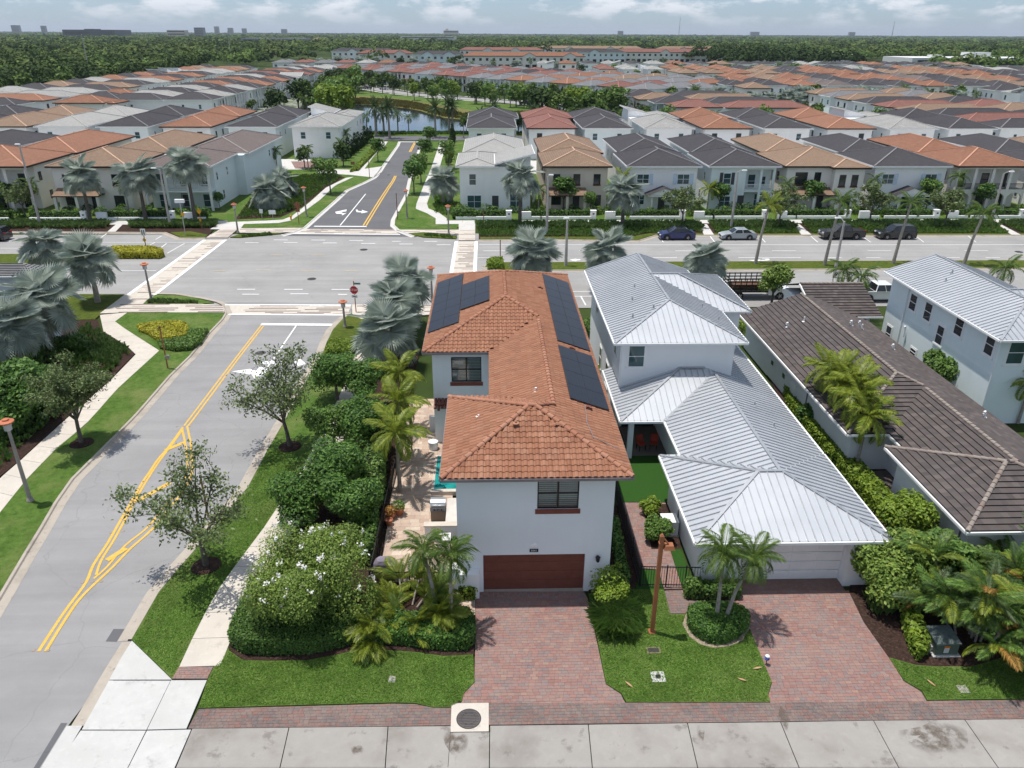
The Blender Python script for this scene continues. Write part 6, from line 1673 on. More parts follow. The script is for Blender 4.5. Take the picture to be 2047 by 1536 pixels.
def blob_points(blobs, n, rng, shell=.55, low=-.75):
 B = np.array(blobs, dtype=float)
 wgt = (B[:, 3]*B[:, 4]*B[:, 5])**(2/3); wgt /= wgt.sum()
 idx = rng.choice(len(B), n, p=wgt)
 d = rng.normal(size=(n, 3)); d /= np.linalg.norm(d, axis=1)[:, None]
 d[:, 2] = np.where(d[:, 2] < low, -d[:, 2], d[:, 2])
 r = shell+(1-shell)*np.sqrt(rng.random(n)); r *= 1+rng.normal(size=n)*.05
 c = B[idx, :3]+d*B[idx, 3:6]*r[:, None]
 return c, d
def crown(name, blobs, n, size, mat, seed, up=.5, rough=.8, aspect=.55, shell=.55, extra=None, low=-.75):
 rng = np.random.default_rng(seed)
 c, d = blob_points(blobs, n, rng, shell, low)
 nor = d*.7+np.array([0, 0, up])+rng.normal(size=(n, 3))*rough*.6
 V = [leaf_quads(c, nor, size, rng, aspect)]; mi = [np.zeros(n, int)]
 mats = [mat]
 if extra:
  m2, n2, s2, up2 = extra
  c2, d2 = blob_points(blobs, n2*12, rng, .96, .0)
  k = d2[:, 2] > up2; c2, d2 = c2[k][:n2], d2[k][:n2]
  cl = np.repeat(c2, 14, 0)+rng.normal(size=(len(c2)*14, 3))*np.array([.13, .13, .10])
  V.append(leaf_quads(cl, rng.normal(size=cl.shape)+np.array([0, 0, 1]), s2, rng, .9)); mi.append(np.ones(len(cl), int)); mats.append(m2)
 V = np.concatenate(V); mi = np.concatenate(mi)
 return np_mesh(name, V, quads_of(len(mi)), mats, mi)
def lumps(rng, r, h, z0, n, sub=.5, flat=.8):
 """a crown as a cluster of uneven clumps"""
 out = [(0, 0, z0+h*.5, r*.62, r*.62, h*.42)]
 for i in range(n):
  a = 2*PI*(i/n+rng.random()*.5); rr = r*rng.uniform(.35, .72); z = z0+h*rng.uniform(.25, .82); s = r*rng.uniform(.7, 1.25)*sub
  out.append((rr*math.cos(a), rr*math.sin(a), z, s, s, s*flat))
 return out
def branch_mb(pts_r, mb=None, n=6):
 mb = mb or MB()
 for p, r in pts_r: mb.tube(p, r, n)
 return mb
def trunk_mesh(name, h, r, rng, limbs=5, spread=1.5, top=3.5, mat=None, lean=(0, 0)):
 mb = MB()
 mb.tube([(0,0,0),(lean[0]*.3,lean[1]*.3,h*.5),(lean[0],lean[1],h)], [r*1.3, r, r*.85], 8)
 for i in range(limbs):
  a = 2*PI*(i+rng.random()*.6)/limbs; s = spread*rng.uniform(.6, 1.1); t = top*rng.uniform(.75, 1.05)
  q = (lean[0]+s*.45*math.cos(a), lean[1]+s*.45*math.sin(a), h+(t-h)*.45)
  e = (lean[0]+s*math.cos(a), lean[1]+s*math.sin(a), t)
  mb.tube([(lean[0],lean[1],h*.92), q, e], [r*.6, r*.4, r*.12], 5)
 return mb.mesh(name, mat or BARK)
# -- open live oaks: limbs, twigs, leaf clusters at their tips
def live_oak(name_seed, h, spread, mat, leaf=.085, per=34, z1=1.7, lean=(0, 0), levels=(6, 5, 4)):
 rng = np.random.default_rng(name_seed); R_ = random.Random(name_seed)
 mb = MB(); tips = []
 mb.tube([(0,0,0),(lean[0]*.4,lean[1]*.4,z1*.6),(lean[0],lean[1],z1)], [.15, .11, .10], 8)
 base = Vector((lean[0], lean[1], z1))
 for i in range(levels[0]):
  a = 2*PI*(i+R_.random()*.7)/levels[0]; el = R_.uniform(.55, 1.25) if i else 1.4
  ln = (h-z1)*R_.uniform(.62, .80)
  d = Vector((math.cos(a)*math.cos(el)*spread/(h*.5), math.sin(a)*math.cos(el)*spread/(h*.5), math.sin(el)))
  p1 = base+d*ln*.5; p2 = base+d*ln+Vector((R_.uniform(-.2,.2),R_.uniform(-.2,.2),.1))
  mb.tube([base-Vector((0,0,.15)), p1, p2], [.062, .042, .02], 5)
  for j in range(levels[1]):
   t = .25+.75*(j+R_.random())/levels[1]; o = base+d*ln*t
   d2 = (d+Vector((R_.gauss(0,.75),R_.gauss(0,.75),R_.gauss(.15,.45)))).normalized(); l2 = R_.uniform(.6, 1.25)*(h/6)
   q = o+d2*l2; mb.tube([o, (o+q)/2+Vector((0,0,.05)), q], [.024, .018, .009], 4, cap=False)
   tips.append(q)
   for k in range(levels[2]):
    tt = R_.uniform(.3, 1); o3 = o+(q-o)*tt; d3 = (d2+Vector((R_.gauss(0,.8),R_.gauss(0,.8),R_.gauss(.1,.5)))).normalized()
    e = o3+d3*R_.uniform(.25, .65)*(h/6); mb.tube([o3, e], [.010, .005], 3, cap=False); tips.append(e)
 tp = np.array([tuple(t) for t in tips]); n = len(tp)*per
 c = np.repeat(tp, per, 0)+rng.normal(size=(n, 3))*np.array([.20, .20, .15])*(h/6)
 v = leaf_quads(c, rng.normal(size=(n, 3))+np.array([0, 0, .9]), leaf*(h/6), rng, .5)
 return mb.mesh('trunk', BARK), np_mesh('crown', v, quads_of(n), mat)
def tree_thing(name, loc, trunk, crown_, label, cat='tree', group=None, rz=0., sc=1.):
 t = empty(name, loc, label, cat, group, rz); t.scale = (sc,)*3 if not hasattr(sc, '__len__') else sc
 if trunk: put('trunk', trunk, t)
 put('crown', crown_, t)
 return t
# -- palms
def fan_leaf(R_, pet, rng, n=30, droop=.16, mat=None, bend=.75):
 """stiff pleated fan on its stalk, along +x, the blade bent down from the stalk"""
 v = []; q = []; span = math.radians(150); cb, sb = math.cos(bend), math.sin(bend)
 def T_(x, y, z): return (pet+x*cb+z*sb, y, -x*sb+z*cb)
 for i in range(n):
  a0 = -span+2*span*i/n; a1 = -span+2*span*(i+1)/n; am = (a0+a1)/2
  rr = R_*(1-.22*abs(am/span)**1.5)*rng.uniform(.92, 1.06); up = rng.uniform(.3, 1.4)
  def P_(a, r, z): return T_(r*math.cos(a), r*math.sin(a), z+.20*R_*(r/R_)**1.5*abs(math.sin(a*.5))-droop*R_*(r/R_)**3*up)
  b = len(v); m = .60*rr
  v += [T_(0, 0, 0), P_(a0, m, -.04*R_), P_(am, m, .035*R_), P_(a1, m, -.04*R_), P_(am, rr, 0)]
  q += [(b, b+1, b+4, b+2), (b, b+2, b+4, b+3)]
 b = len(v); w = .05
 v += [(0,-w,0),(0,w,0),(pet,-w*.7,0),(pet,w*.7,0),(0,0,.05),(pet,0,.04)]
 q += [(b, b+2, b+5, b+4), (b+4, b+5, b+3, b+1)]
 return np_mesh('frond', v, q, mat or L_SILVER)
_rg = np.random.default_rng(5)
FANS = [fan_leaf(1.42, 1.25, _rg, 44, d, None, b) for d, b in ((.05, .55), (.12, .8), (.22, .75))]
FANS_FAR = None
def fan_palm(loc, h, label, r=1.0, n=29, group='silver fan palms', seed=0, skirt=True):
 rg = random.Random(seed*13+3); t = empty('fan_palm', loc, label, 'palm tree', group)
 b = MB(); b.tube([(0,0,0),(.05,0,h*.5),(0,0,h-.2)], [.30, .22, .20], 10); b.tube([(0,0,h-.9),(0,0,h-.2)], [.24, .42], 10)
 b.build('trunk', BARKP if h < 5 else BARK, t)
 for i in range(n):
  f = i/(n-1)
  el = math.radians(80-112*f**.72+rg.uniform(-9, 9)); az = i*2.39996+rg.uniform(-.25, .25)
  m = Matrix.Translation((0, 0, h-.1-.35*f)) @ Matrix.Rotation(az, 4, 'Z') @ Matrix.Rotation(-el, 4, 'Y') @ Matrix.Rotation(rg.uniform(-.5, .5), 4, 'X')
  m = m @ Matrix.Scale(r*1.05*rg.uniform(.70, 1.2), 4)
  put('frond', FANS[min(2, int(f*3))], t, mat=m)
 return t
def far_fan_crown(r, n, seed):
 rng = np.random.default_rng(seed); V = []; Q = []; off = 0
 for i in range(n):
  f = i/(n-1); me = FANS[min(2, int(f*3))]
  co = np.empty(len(me.vertices)*3, np.float32); me.vertices.foreach_get('co', co); co = co.reshape(-1, 3)*r
  el = math.radians(80-105*f**.85+rng.uniform(-8, 8)); m = np.array(Matrix.Rotation(i*2.4, 3, 'Z') @ Matrix.Rotation(-el, 3, 'Y'))
  fq = np.empty(len(me.polygons)*4, np.int32); me.polygons.foreach_get('vertices', fq) if False else None
  lp = np.empty(len(me.loops), np.int32); me.loops.foreach_get('vertex_index', lp)
  V.append(co @ m.T+np.array([0, 0, -.3*f])); Q.append(lp.reshape(-1, 4)+off); off += len(co)
 return np_mesh('crown', np.concatenate(V), np.concatenate(Q), L_SILVER)
def feather(L_, rng, pairs=26, bend=1.0, leaf=.55, mat=None, droop=.55, wide=.045, lift_=.25, dry=False):
 """arching feather frond along +x"""
 v = []; q = []; N = pairs
 pts = []; x = z = 0.; a = lift_
 for i in range(N+1):
  pts.append((x, 0, z)); a -= bend/N; x += L_/N*math.cos(a); z += L_/N*math.sin(a)
 for i in range(2, N+1):
  f = i/N; p = Vector(pts[i]); tg = (Vector(pts[i])-Vector(pts[i-1])).normalized()
  ll = leaf*math.sin(PI*(.12+.80*f))*rng.uniform(.85, 1.1)
  for s in (-1, 1):
   side = Vector((0, s, 0)); d = (side*.80+tg*.55+Vector((0, 0, -.12*rng.uniform(0, 2)+.12))).normalized()
   m = p+d*ll*.55; e = p+d*ll*.95+Vector((0, 0, -droop*ll*rng.uniform(.5, 1.1)))
   w = tg*wide*(L_/2.4); b = len(v)
   v += [tuple(p), tuple(m-w), tuple(e), tuple(m+w)]; q.append((b, b+1, b+2, b+3))
 for i in range(0, N, 2):
  p, r_ = pts[i], pts[min(N, i+2)]; w = .028*(1-i/N)+.006; b = len(v)
  v += [(p[0],-w,p[2]+.01),(p[0],w,p[2]+.01),(r_[0],w*.8,r_[2]+.01),(r_[0],-w*.8,r_[2]+.01)]; q.append((b, b+1, b+2, b+3))
 return np_mesh('frond', v, q, mat or L_PALM)
F_PALM = [feather(2.1, _rg, 28, b, .62, L_PALM, .7, .05) for b in (1.5, 1.9, 2.3)]
F_YEL = [feather(2.2, _rg, 28, b, .66, L_YPALM, .45, .07) for b in (1.0, 1.4, 1.8)]
F_ROYAL = [feather(2.6, _rg, 28, b, .6, L_PALM, .9, .05) for b in (1.1, 1.6, 2.1)]
F_ROYY = [feather(2.6, _rg, 26, b, .6, L_YPALM, .9, .05) for b in (1.1, 1.6)]
F_DATE = [feather(3.4, _rg, 26, b, .5, L_DPALM, .35, .06) for b in (.7, 1.1, 1.5)]
F_ARECA = [feather(2.0, _rg, 32, b, .55, L_YPALM, .5, .042) for b in (.9, 1.3)] + [feather(2.0, _rg, 32, 1.2, .55, L_PALM, .5, .042)]
F_ARECG = [feather(2.5, _rg, 34, b, .62, m, .55, .045) for b, m in ((1.0, L_MID), (1.4, L_PALM), (1.5, L_YPALM), (1.6, L_DRYPALM), (1.2, L_DPALM))]
SHAFT = plain('crownshaft_green', (.14, .22, .05), .5)
def feather_palm(name, loc, h, fr, n, label, group, seed, r=.11, sc=1., lean=(0, 0), wind=0., el0=70, el1=-20, shaft=True, cat='palm tree', weights=None):
 rg = random.Random(seed*7+1); t = empty(name, loc, label, cat, group)
 b = MB(); b.tube([(0,0,0),(lean[0]*.35,lean[1]*.35,h*.5),(lean[0],lean[1],h-.1)], [r*1.35, r, r*.8], 8); b.build('trunk', BARKP, t)
 if shaft:
  b = MB(); b.tube([(lean[0]*.93,lean[1]*.93,h-.75),(lean[0],lean[1],h+.1)], [r*.95, r*.6], 8); b.build('crownshaft', SHAFT, t)
 for i in range(n):
  f = i/max(1, n-1); el = math.radians(el0+(el1-el0)*f+rg.uniform(-9, 9)); az = i*2.39996+rg.uniform(-.25, .25)
  if wind: az = az+wind*math.sin(az)*.6
  m = Matrix.Translation((lean[0], lean[1], h)) @ Matrix.Rotation(az, 4, 'Z') @ Matrix.Rotation(-el, 4, 'Y') @ Matrix.Rotation(rg.uniform(-.35, .35), 4, 'X') @ Matrix.Scale(sc*rg.uniform(.88, 1.1), 4)
  put('frond', rg.choices(fr, weights)[0] if weights else fr[min(len(fr)-1, int(f*len(fr)))], t, mat=m)
 return t
def clump_palm(name, loc, stems, fr, n, label, seed, h=(.6, 2.2), rad=.5, sc=1., weights=None, group=None):
 rg = random.Random(seed); t = empty(name, loc, label, 'palm clump', group)
 pts = []
 for i in range(stems):
  a = rg.uniform(0, 2*PI); rr = rad*math.sqrt(rg.random()); hh = rg.uniform(*h); x, y = rr*math.cos(a), rr*math.sin(a)
  ex, ey = x*1.9, y*1.9
  b = MB(); b.tube([(x,y,0),((x+ex)/2,(y+ey)/2,hh*.6),(ex,ey,hh)], [.05,.04,.035], 6); b.build('stem', BARKP, t); pts.append((ex, ey, hh))
 for i in range(n):
  x, y, hh = pts[i % stems]; az = math.atan2(y, x)+rg.gauss(0, 1.1); el = math.radians(rg.uniform(-5, 78))
  m = Matrix.Translation((x, y, hh)) @ Matrix.Rotation(az, 4, 'Z') @ Matrix.Rotation(-el, 4, 'Y') @ Matrix.Rotation(rg.uniform(-.4, .4), 4, 'X') @ Matrix.Scale(sc*rg.uniform(.75, 1.12), 4)
  put('frond', rg.choices(fr, weights)[0], t, mat=m)
 return t
# -- hedges, ground cover, tufts
def hedge_mesh(poly, h, n, size, mat, seed, z0=.05, round_=.12, top_bias=.6):
 """clipped hedge over an outline: leaves on its top and sides over a dark core"""
 rng = np.random.default_rng(seed)
 if area(poly) < 0: poly = poly[::-1]
 A = abs(area(poly)); per = [math.dist(poly[i], poly[(i+1) % len(poly)]) for i in range(len(poly))]; S = sum(per)*h
 nt_ = int(n*A/(A+S)); ns_ = n-nt_
 xs = [p[0] for p in poly]; ys = [p[1] for p in poly]; pts = []
 while len(pts) < nt_:
  p = (rng.uniform(min(xs), max(xs)), rng.uniform(min(ys), max(ys)))
  if inside(p, poly): pts.append((*p, z0+h+rng.normal()*.035))
 c = np.array(pts) if pts else np.zeros((0, 3)); d = np.tile([0., 0, 1], (len(c), 1))
 idx = rng.choice(len(poly), ns_, p=np.array(per)/sum(per)); t = rng.random(ns_)
 P0 = np.array(poly)[idx]; P1 = np.array(poly)[(idx+1) % len(poly)]
 e = P1-P0; nrm = np.stack([e[:, 1], -e[:, 0]], 1); nrm /= np.maximum(1e-6, np.linalg.norm(nrm, axis=1))[:, None]
 zz_ = z0+h*rng.random(ns_)**.8
 cs = np.concatenate([P0+e*t[:, None]+nrm*rng.normal(size=(ns_, 1))*.04, zz_[:, None]], 1)
 c = np.concatenate([c, cs]); d = np.concatenate([d, np.concatenate([nrm, np.full((ns_, 1), .3)], 1)])
 v = leaf_quads(c, d+rng.normal(size=c.shape)*.55, size, rng, .6)
 nq = len(c)
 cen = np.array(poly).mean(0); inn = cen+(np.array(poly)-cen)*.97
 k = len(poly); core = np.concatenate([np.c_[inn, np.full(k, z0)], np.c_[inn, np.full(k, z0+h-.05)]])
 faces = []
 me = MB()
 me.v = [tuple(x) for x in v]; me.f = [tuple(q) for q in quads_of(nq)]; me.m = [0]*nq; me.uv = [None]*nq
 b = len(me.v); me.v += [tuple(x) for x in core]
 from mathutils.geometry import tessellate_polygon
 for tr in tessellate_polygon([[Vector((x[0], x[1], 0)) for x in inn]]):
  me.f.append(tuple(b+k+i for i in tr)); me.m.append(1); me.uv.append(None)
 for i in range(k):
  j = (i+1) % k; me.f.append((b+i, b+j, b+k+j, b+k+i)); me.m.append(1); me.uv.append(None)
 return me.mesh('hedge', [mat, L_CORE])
def hedge(poly, h, n, size, mat, label, seed, cat='hedge', group=None, name='hedge', z0=.05):
 return put(name, hedge_mesh(poly, h, n, size, mat, seed, z0), label=label, cat=cat, group=group)
def tuft_field(name, poly, n, h, mat, seed, z0=.08, blades=9, spread=.35, kind='stuff', label=None, cat=None, wk=1.):
 rng = np.random.default_rng(seed); xs = [p[0] for p in poly]; ys = [p[1] for p in poly]; pts = []
 while len(pts) < n:
  p = (rng.uniform(min(xs), max(xs)), rng.uniform(min(ys), max(ys)))
  if inside(p, poly): pts.append(p)
 P0 = np.repeat(np.array(pts), blades, 0); m = len(P0)
 a = rng.uniform(0, 2*PI, m); hh = h*rng.uniform(.6, 1.2, m); sp = spread*rng.uniform(.3, 1.2, m)*h
 d = np.stack([np.cos(a), np.sin(a)], 1); w = (.03+.02*h)*wk; s = np.stack([-np.sin(a), np.cos(a)], 1)*w
 v = np.empty((m, 4, 3), np.float32)
 v[:, 0, :2] = P0-s*.6; v[:, 0, 2] = z0; v[:, 1, :2] = P0+s*.6; v[:, 1, 2] = z0
 v[:, 2, :2] = P0+d*sp[:, None]*.45+s; v[:, 2, 2] = z0+hh*.8; v[:, 3, :2] = P0+d*sp[:, None]; v[:, 3, 2] = z0+hh*.78
 o = put(name, np_mesh(name, v.reshape(-1, 3), quads_of(m), mat), kind=kind)
 return tag(o, label, cat)
def lawn_blades(poly, n, seed):
 rng = np.random.default_rng(seed); p = np.array(poly); pts = []
 while len(pts) < n:
  q = rng.uniform(p.min(0), p.max(0))
  if inside(q, poly): pts.append(q)
 c = np.c_[np.array(pts), .103+.025*rng.random(n)]
 v = leaf_quads(c, rng.normal(size=(n, 3))*.5+np.array([0, 0, 1.]), .06, rng, .22, 0)
 put('grass', np_mesh('grass', v, quads_of(n), GBLADE), kind='stuff')
def bush(name, loc, r, h, n, size, mat, label, seed, cat='shrub', group=None, clumps=7, extra=None, stems=True, shell=.5, sx=1., sy=1.):
 rng = random.Random(seed); t = empty(name, loc, label, cat, group)
 bl = [(x*sx, y*sy, z, a*sx, b*sy, c) for x, y, z, a, b, c in lumps(rng, r, h, .05, clumps)]
 if stems:
  mb = MB()
  for i in range(6):
   a = 2*PI*i/6+rng.random(); mb.tube([(0,0,0),(r*.25*math.cos(a)*sx,r*.25*math.sin(a)*sy,h*.4),(r*.5*math.cos(a)*sx,r*.5*math.sin(a)*sy,h*.75)], [.045,.03,.012], 5)
  mb.build('stem', BARK, t)
 put('foliage', crown('foliage', bl, n, size, mat, seed, extra=extra, shell=shell), t)
 return t
# ---------------------------------------------------------------- near plants
# the three open oaks of the near road
for i, (p, h, sp, ln, lab, per) in enumerate((((-13.31,44.26), 6.6, 2.9, (-.2, .05), 'open young oak on the verge nearest the junction, bare lower limbs', 15), ((-14.68,31.88), 6.2, 2.8, (-.15, -.1), 'open young oak on the verge in front of the yellow road pattern', 15), ((-27.27,45.03), 5.3, 2.6, (-.1, 0), 'dense young oak on the far verge beside the orange topped lamp', 62))):
 a, b = live_oak(21+i*4, h, sp, L_OAK, .085, per, 1.75, ln, (7, 7, 5) if i < 2 else (8, 6, 5))
 tree_thing('oak_tree', (*p, .1), a, b, lab, group='young oaks on the road verges', rz=i*1.3, sc=1.1)
 bm = MB(); bm.lathe([(.75, .0), (.72, .05), (.3, .09), (.05, .1)], 18)
 put('mulch_ring', bm.mesh('mulch_ring', MULCH), loc=(*p, .1), kind='structure')
# silver fan palms
fp = [((-36.9,60.64), 4.9, 1.18, 'tall silver fan palm nearest the sidewalk bend on the left'), ((-40.5, 75.2), 4.1, 1.1, 'silver fan palm overhanging the western crosswalk'), (None, 0, 0, '')]
fan_palm((*(-36.9,60.64), .1), 4.9, 'silver fan palm in the bed beside the sidewalk kink', 1.22, 32, seed=1)
fan_palm((*(-39.77,74.55), .1), 4.4, 'silver fan palm on the corner lawn leaning over the western crosswalk', 1.15, 30, seed=2)
fan_palm((*(-47.02,79.63,4.6)[:2], .0), 4.6, 'silver fan palm in front of the parked dark car, farthest of the left cluster', 1.1, 28, seed=3)
fan_palm((*(-36.77,55.67,4.4)[:2], .1), 4.4, 'silver fan palm cut by the left edge beside the white corner house', 1.2, 30, seed=4)
fan_palm((*(-42.45,67.46,4.6)[:2], .1), 4.0, 'silver fan palm against the flat fronted corner house', 1.1, 26, seed=5)
fan_palm((*(-8.33,57.63), .1), 3.0, 'lowest silver fan palm beside the tiled house, wide spread fronds', 1.16, 30, seed=6)
fan_palm((*(-8.14,62.49,3.9)[:2], .1), 3.9, 'silver fan palm between the stop sign and the tiled house', 1.05, 28, seed=7)
fan_palm((*(-7.79,66.97,4.3)[:2], .1), 4.3, 'tallest silver fan palm beside the boulevard, behind the stop sign', 1.02, 26, seed=8)
fan_palm((*(4.51,76.13,4.6)[:2], .1), 4.6, 'silver fan palm rising behind the solar panels of the tiled house', 1.12, 30, seed=9)
fan_palm((*(12.38,77.35,4.3)[:2], .1), 4.3, 'silver fan palm between the tiled house and the metal roofs', 1.1, 28, seed=10)
fan_palm((*(22.23,75.4,4)[:2], .1), 4.0, 'silver fan palm behind the white metal roof near the stake truck', 1.08, 28, seed=11)
for i, (bx, by, cy, lab) in enumerate(((181, 443, 355, 'tall silver fan palm in front of the orange roofed loggia house'), (292, 443, 352, 'tall silver fan palm in front of the tan roofed house across the boulevard'), (391, 445, 331, 'tallest silver fan palm by the porch house west of the side road'), (1039, 451, 357, 'tall silver fan palm in front of the grey modern house'), (1243, 457, 385, 'tall silver fan palm between the beige house and the gabled one'))):
 x, y = P2 = [(-57.86,111.6), (-49.86,111.51), (-42.49,110.79), (4.41,108.39), (18.83,106.38)][i]
 h = [6.26, 6.47, 8.03, 6.62, 5.04][i]
 fan_palm((x, y, .1), h, lab, 1.22, 28, seed=20+i)
fan_palm((*(-7.35,123.27), .1), 3.4, 'silver fan palm on the lawn right of the dark side road', 1.15, 28, seed=30)
fan_palm((*(-33.81,118.94), .1), 2.6, 'big low silver fan palm left of the dark side road', 1.3, 30, seed=31)
fan_palm((*(-34.07,127.95), .1), 2.6, 'low silver fan palm behind the larger one left of the side road', 1.1, 26, seed=32)
# palms at the two driveways
p = (-2.58,27.67); feather_palm('christmas_palm', (*p, .1), 3.75, F_PALM, 17, 'slim leaning palm by the covered grill, left of the pair at the brown garage', 'slim palms by the driveways', 1, .085, .70, (-.5, .35))
p = (-1.88,27.06); feather_palm('christmas_palm', (*p, .1), 3.95, F_PALM, 17, 'slim palm right beside the brown garage door', 'slim palms by the driveways', 2, .08, .74, (.05, .15))
p = (10.45,27.21); feather_palm('christmas_palm', (*p, .1), 3.9, F_PALM, 17, 'upright slim palm in the round hedge bed', 'slim palms by the driveways', 3, .085, .74, (-.1, .05))
p = (10.77,27.07); feather_palm('christmas_palm', (*p, .1), 3.7, F_PALM, 17, 'slim palm leaning towards the white garage from the round hedge bed', 'slim palms by the driveways', 4, .08, .74, (.95, .1))
# yellow palms by the pool and along the low house
for i, (b_, h, lab) in enumerate((((-6.09,46.75,4.2), 4.2, 'yellow green palm farthest along the pool fence'), ((-5.72,42.33,4.2), 4.2, 'yellow green palm in the middle of the pool fence'), ((-5.46,38.68,4), 4.0, 'yellow green palm nearest along the pool fence'))):
 feather_palm('areca_palm', (b_[0], b_[1], .1), h, F_YEL, 15, lab, 'yellow palms beside the pool', 10+i, .10, .95, (0, 0), el1=-35)
for i, (bx, lab, h) in enumerate((((22.67,46), 'yellow palm farthest along the low house wall', 4.4), ((22.71,44.64), 'second yellow palm along the low house wall', 4.9), ((22.77,43.53), 'third yellow palm along the low house wall', 4.6), ((22.75,42.28), 'fourth yellow palm along the low house wall', 5.0), ((22.72,41.39), 'fifth yellow palm along the low house wall, beside the porch', 4.5), ((22.83,40.23), 'yellow palm nearest the low house porch', 3.9))):
 feather_palm('areca_palm', (*bx, .1), h, F_YEL, 14, lab, 'yellow palms along the low house', 20+i, .085, .95, (.15, .1), el1=-35)
for i, (bx, lab) in enumerate((((37.31,48.07), 'yellow palm left of three by the mint house wall'), ((37.34,46.51), 'middle yellow palm by the mint house wall'), ((38.8,47.17), 'yellow palm by the mint house cut by the right edge'))):
 feather_palm('areca_palm', (*bx, .1), 3.2, F_YEL, 13, lab, 'yellow palms by the mint house', 40+i, .09, .85, el1=-30)
# royal palms on the boulevard median
for i, (bx, h, ln, lab) in enumerate((((31.91,87.69), 6.98, (.6, 0), 'windblown palm on the median left of the black pickup'), ((40.07,87.13), 7.42, (.6, 0), 'windblown palm on the median in front of the black pickup'), ((48.55,87.45), 7.17, (.6, 0), 'windblown palm with a dead frond in front of the black car'), ((56.87,86.89), 6.06, (.8, 0), 'windblown palm on the median right of the parked cars'))):
 feather_palm('royal_palm', (*bx, .1), h, F_ROYAL if i else F_ROYY, 11, lab, 'palms on the boulevard median', 50+i, .16, .85, ln, wind=-1.0, el0=65, el1=-15)
for i, (c, h, lab) in enumerate((((33.71,69.03,4.5), 4.5, 'palm behind the low brown roof, taller of two'), ((35.47,68.87,4), 4.0, 'palm behind the low brown roof beside the white pickup'), ((50.93,71.16,4), 4.0, 'palm behind the mint house at the right edge'))):
 feather_palm('royal_palm', (c[0], c[1], .1), h, F_PALM, 12, lab, 'palms along the near side of the boulevard', 60+i, .12, .95)
# feather palms in the gardens across the boulevard
for i, (x, y, h, lab) in enumerate(((20.3, 116.5, 5.2, 'slim palm between the beige house and the gabled house'), (58.8, 116, 5.0, 'slim palm right of the bay fronted house'), (71.7, 116, 5.4, 'slim palm between the second gabled house and the loggia house'), (84.6, 116.2, 5.0, 'slim palm right of the loggia house'), (-54.0, 115.8, 4.2, 'yellowish palm left of the porch house'), (-67.5, 115.6, 4.4, 'slim palm left of the tan roofed house'), (33.5, 116, 3.6, 'short palm between the gabled house and the mint porch house'), (45.4, 116, 4.4, 'slim palm left of the bay fronted house'), (7.6, 116.5, 3.4, 'short palm right of the modern house'))):
 feather_palm('garden_palm', (x, y, .1), h, F_PALM if i % 3 else F_YEL, 11, lab, 'palms in the front gardens', 70+i, .10, .9)
for i, (q, h, lab) in enumerate((((-31.81,178.25), 4.5, 'palm beside the white garage house on the side road'), ((-31.61,169.33), 3.6, 'short palm nearest the white garage doors'), ((-35.88,156.23), 4.0, 'palm beside the brick drive'), ((-40.47,150.38), 4.5, 'palm beside the mint porch house rear'), ((-6.49,209.23), 4.6, 'palm at the end of the side road, right side'), ((27.23,186.52), 5.0, 'palm in the alley between the red roof and the mint garage'), ((27.12,179.9), 4.0, 'shorter palm in the alley by the mint garage'), ((-7.61,154.34), 3.4, 'small palm on the right side of the side road'))):
 feather_palm('garden_palm', (*q, .1), h, F_PALM, 11, lab, 'palms around the side road', 90+i, .10, .95)
for i, (q, h, lab) in enumerate((((-30.05,213.39), 7.2, 'date palm left of the two at the road end by the lake'), ((-25.82,208.06), 7.6, 'fuller date palm at the road end by the lake'), ((-13.93,210.25), 7.2, 'date palm right of the road end, nearest the road'), ((-10.76,219.16), 7.4, 'left of the pair of date palms on the lake shore'), ((-9.8,219.17), 6.8, 'right of the pair of date palms on the lake shore'), ((-28.19,215.62), 5.5, 'shorter date palm between the two at the road end'))):
 feather_palm('date_palm', (*q, .1), h, F_DATE, 30, lab, 'date palms by the lake', 110+i, .26, .95, el0=78, el1=-40, shaft=False)
# palm clumps
clump_palm('areca_clump', (*(-4.13,27.67), .1), 16, F_ARECA, 190, 'yellow green palm clump under the slim palms', 5, (.15, 1.0), 1.1, .70, (5, 4, 2))
clump_palm('areca_clump', (*(22.34,26.2), .1), 18, F_ARECG, 230, 'big palm clump with orange fronds behind the green utility box', 6, (.5, 2.9), 1.4, .72, (5, 4, 2.4, 1.3, 4))
clump_palm('areca_clump', (*(25.33,27.9), .1), 10, F_ARECG, 110, 'palm clump at the right edge with few orange fronds', 8, (.6, 2.7), 1.0, .75, (5, 4, 2, .7, 4))
# dense dark trees along the pool fence and over the sidewalk
def dense(loc, r, h, z0, n, label, seed, mat=L_DARK, size=.09, cl=14, group='dense trees beside the pool garden', sx=1, sy=1, cat='tree', extra=None, sub=.5):
 R_ = random.Random(seed); bl = [(x*sx, y*sy, z, a, b, c) for x, y, z, a, b, c in lumps(R_, r, h-z0, z0, cl, sub)]
 t = empty('tree', loc, label, cat, group)
 put('trunk', trunk_mesh('trunk', z0+.3, .12, np.random.default_rng(seed), 6, r*.6, z0+(h-z0)*.7), t)
 put('crown', crown('crown', bl, int(n*1.9), size, mat, seed, extra=extra, shell=.5), t)
 return t
def atz(p): return (p[0], p[1], .1)
dense(atz((-11.46,51.35,2.6)), 1.8, 4.0, .8, 5200, 'dark bushy tree nearest the silver palms', 41)
dense(atz((-9.5,50.05,2.6)), 1.7, 3.8, .8, 4800, 'dark bushy tree touching the yellow palms', 42)
dense(atz((-10.21,43.65,2.3)), 1.7, 3.4, .7, 4400, 'olive green bushy tree on the sidewalk side', 43, L_MID)
dense(atz((-8.28,43.21,2.4)), 1.8, 3.8, .7, 5000, 'dark bushy tree in the middle of the garden edge', 44)
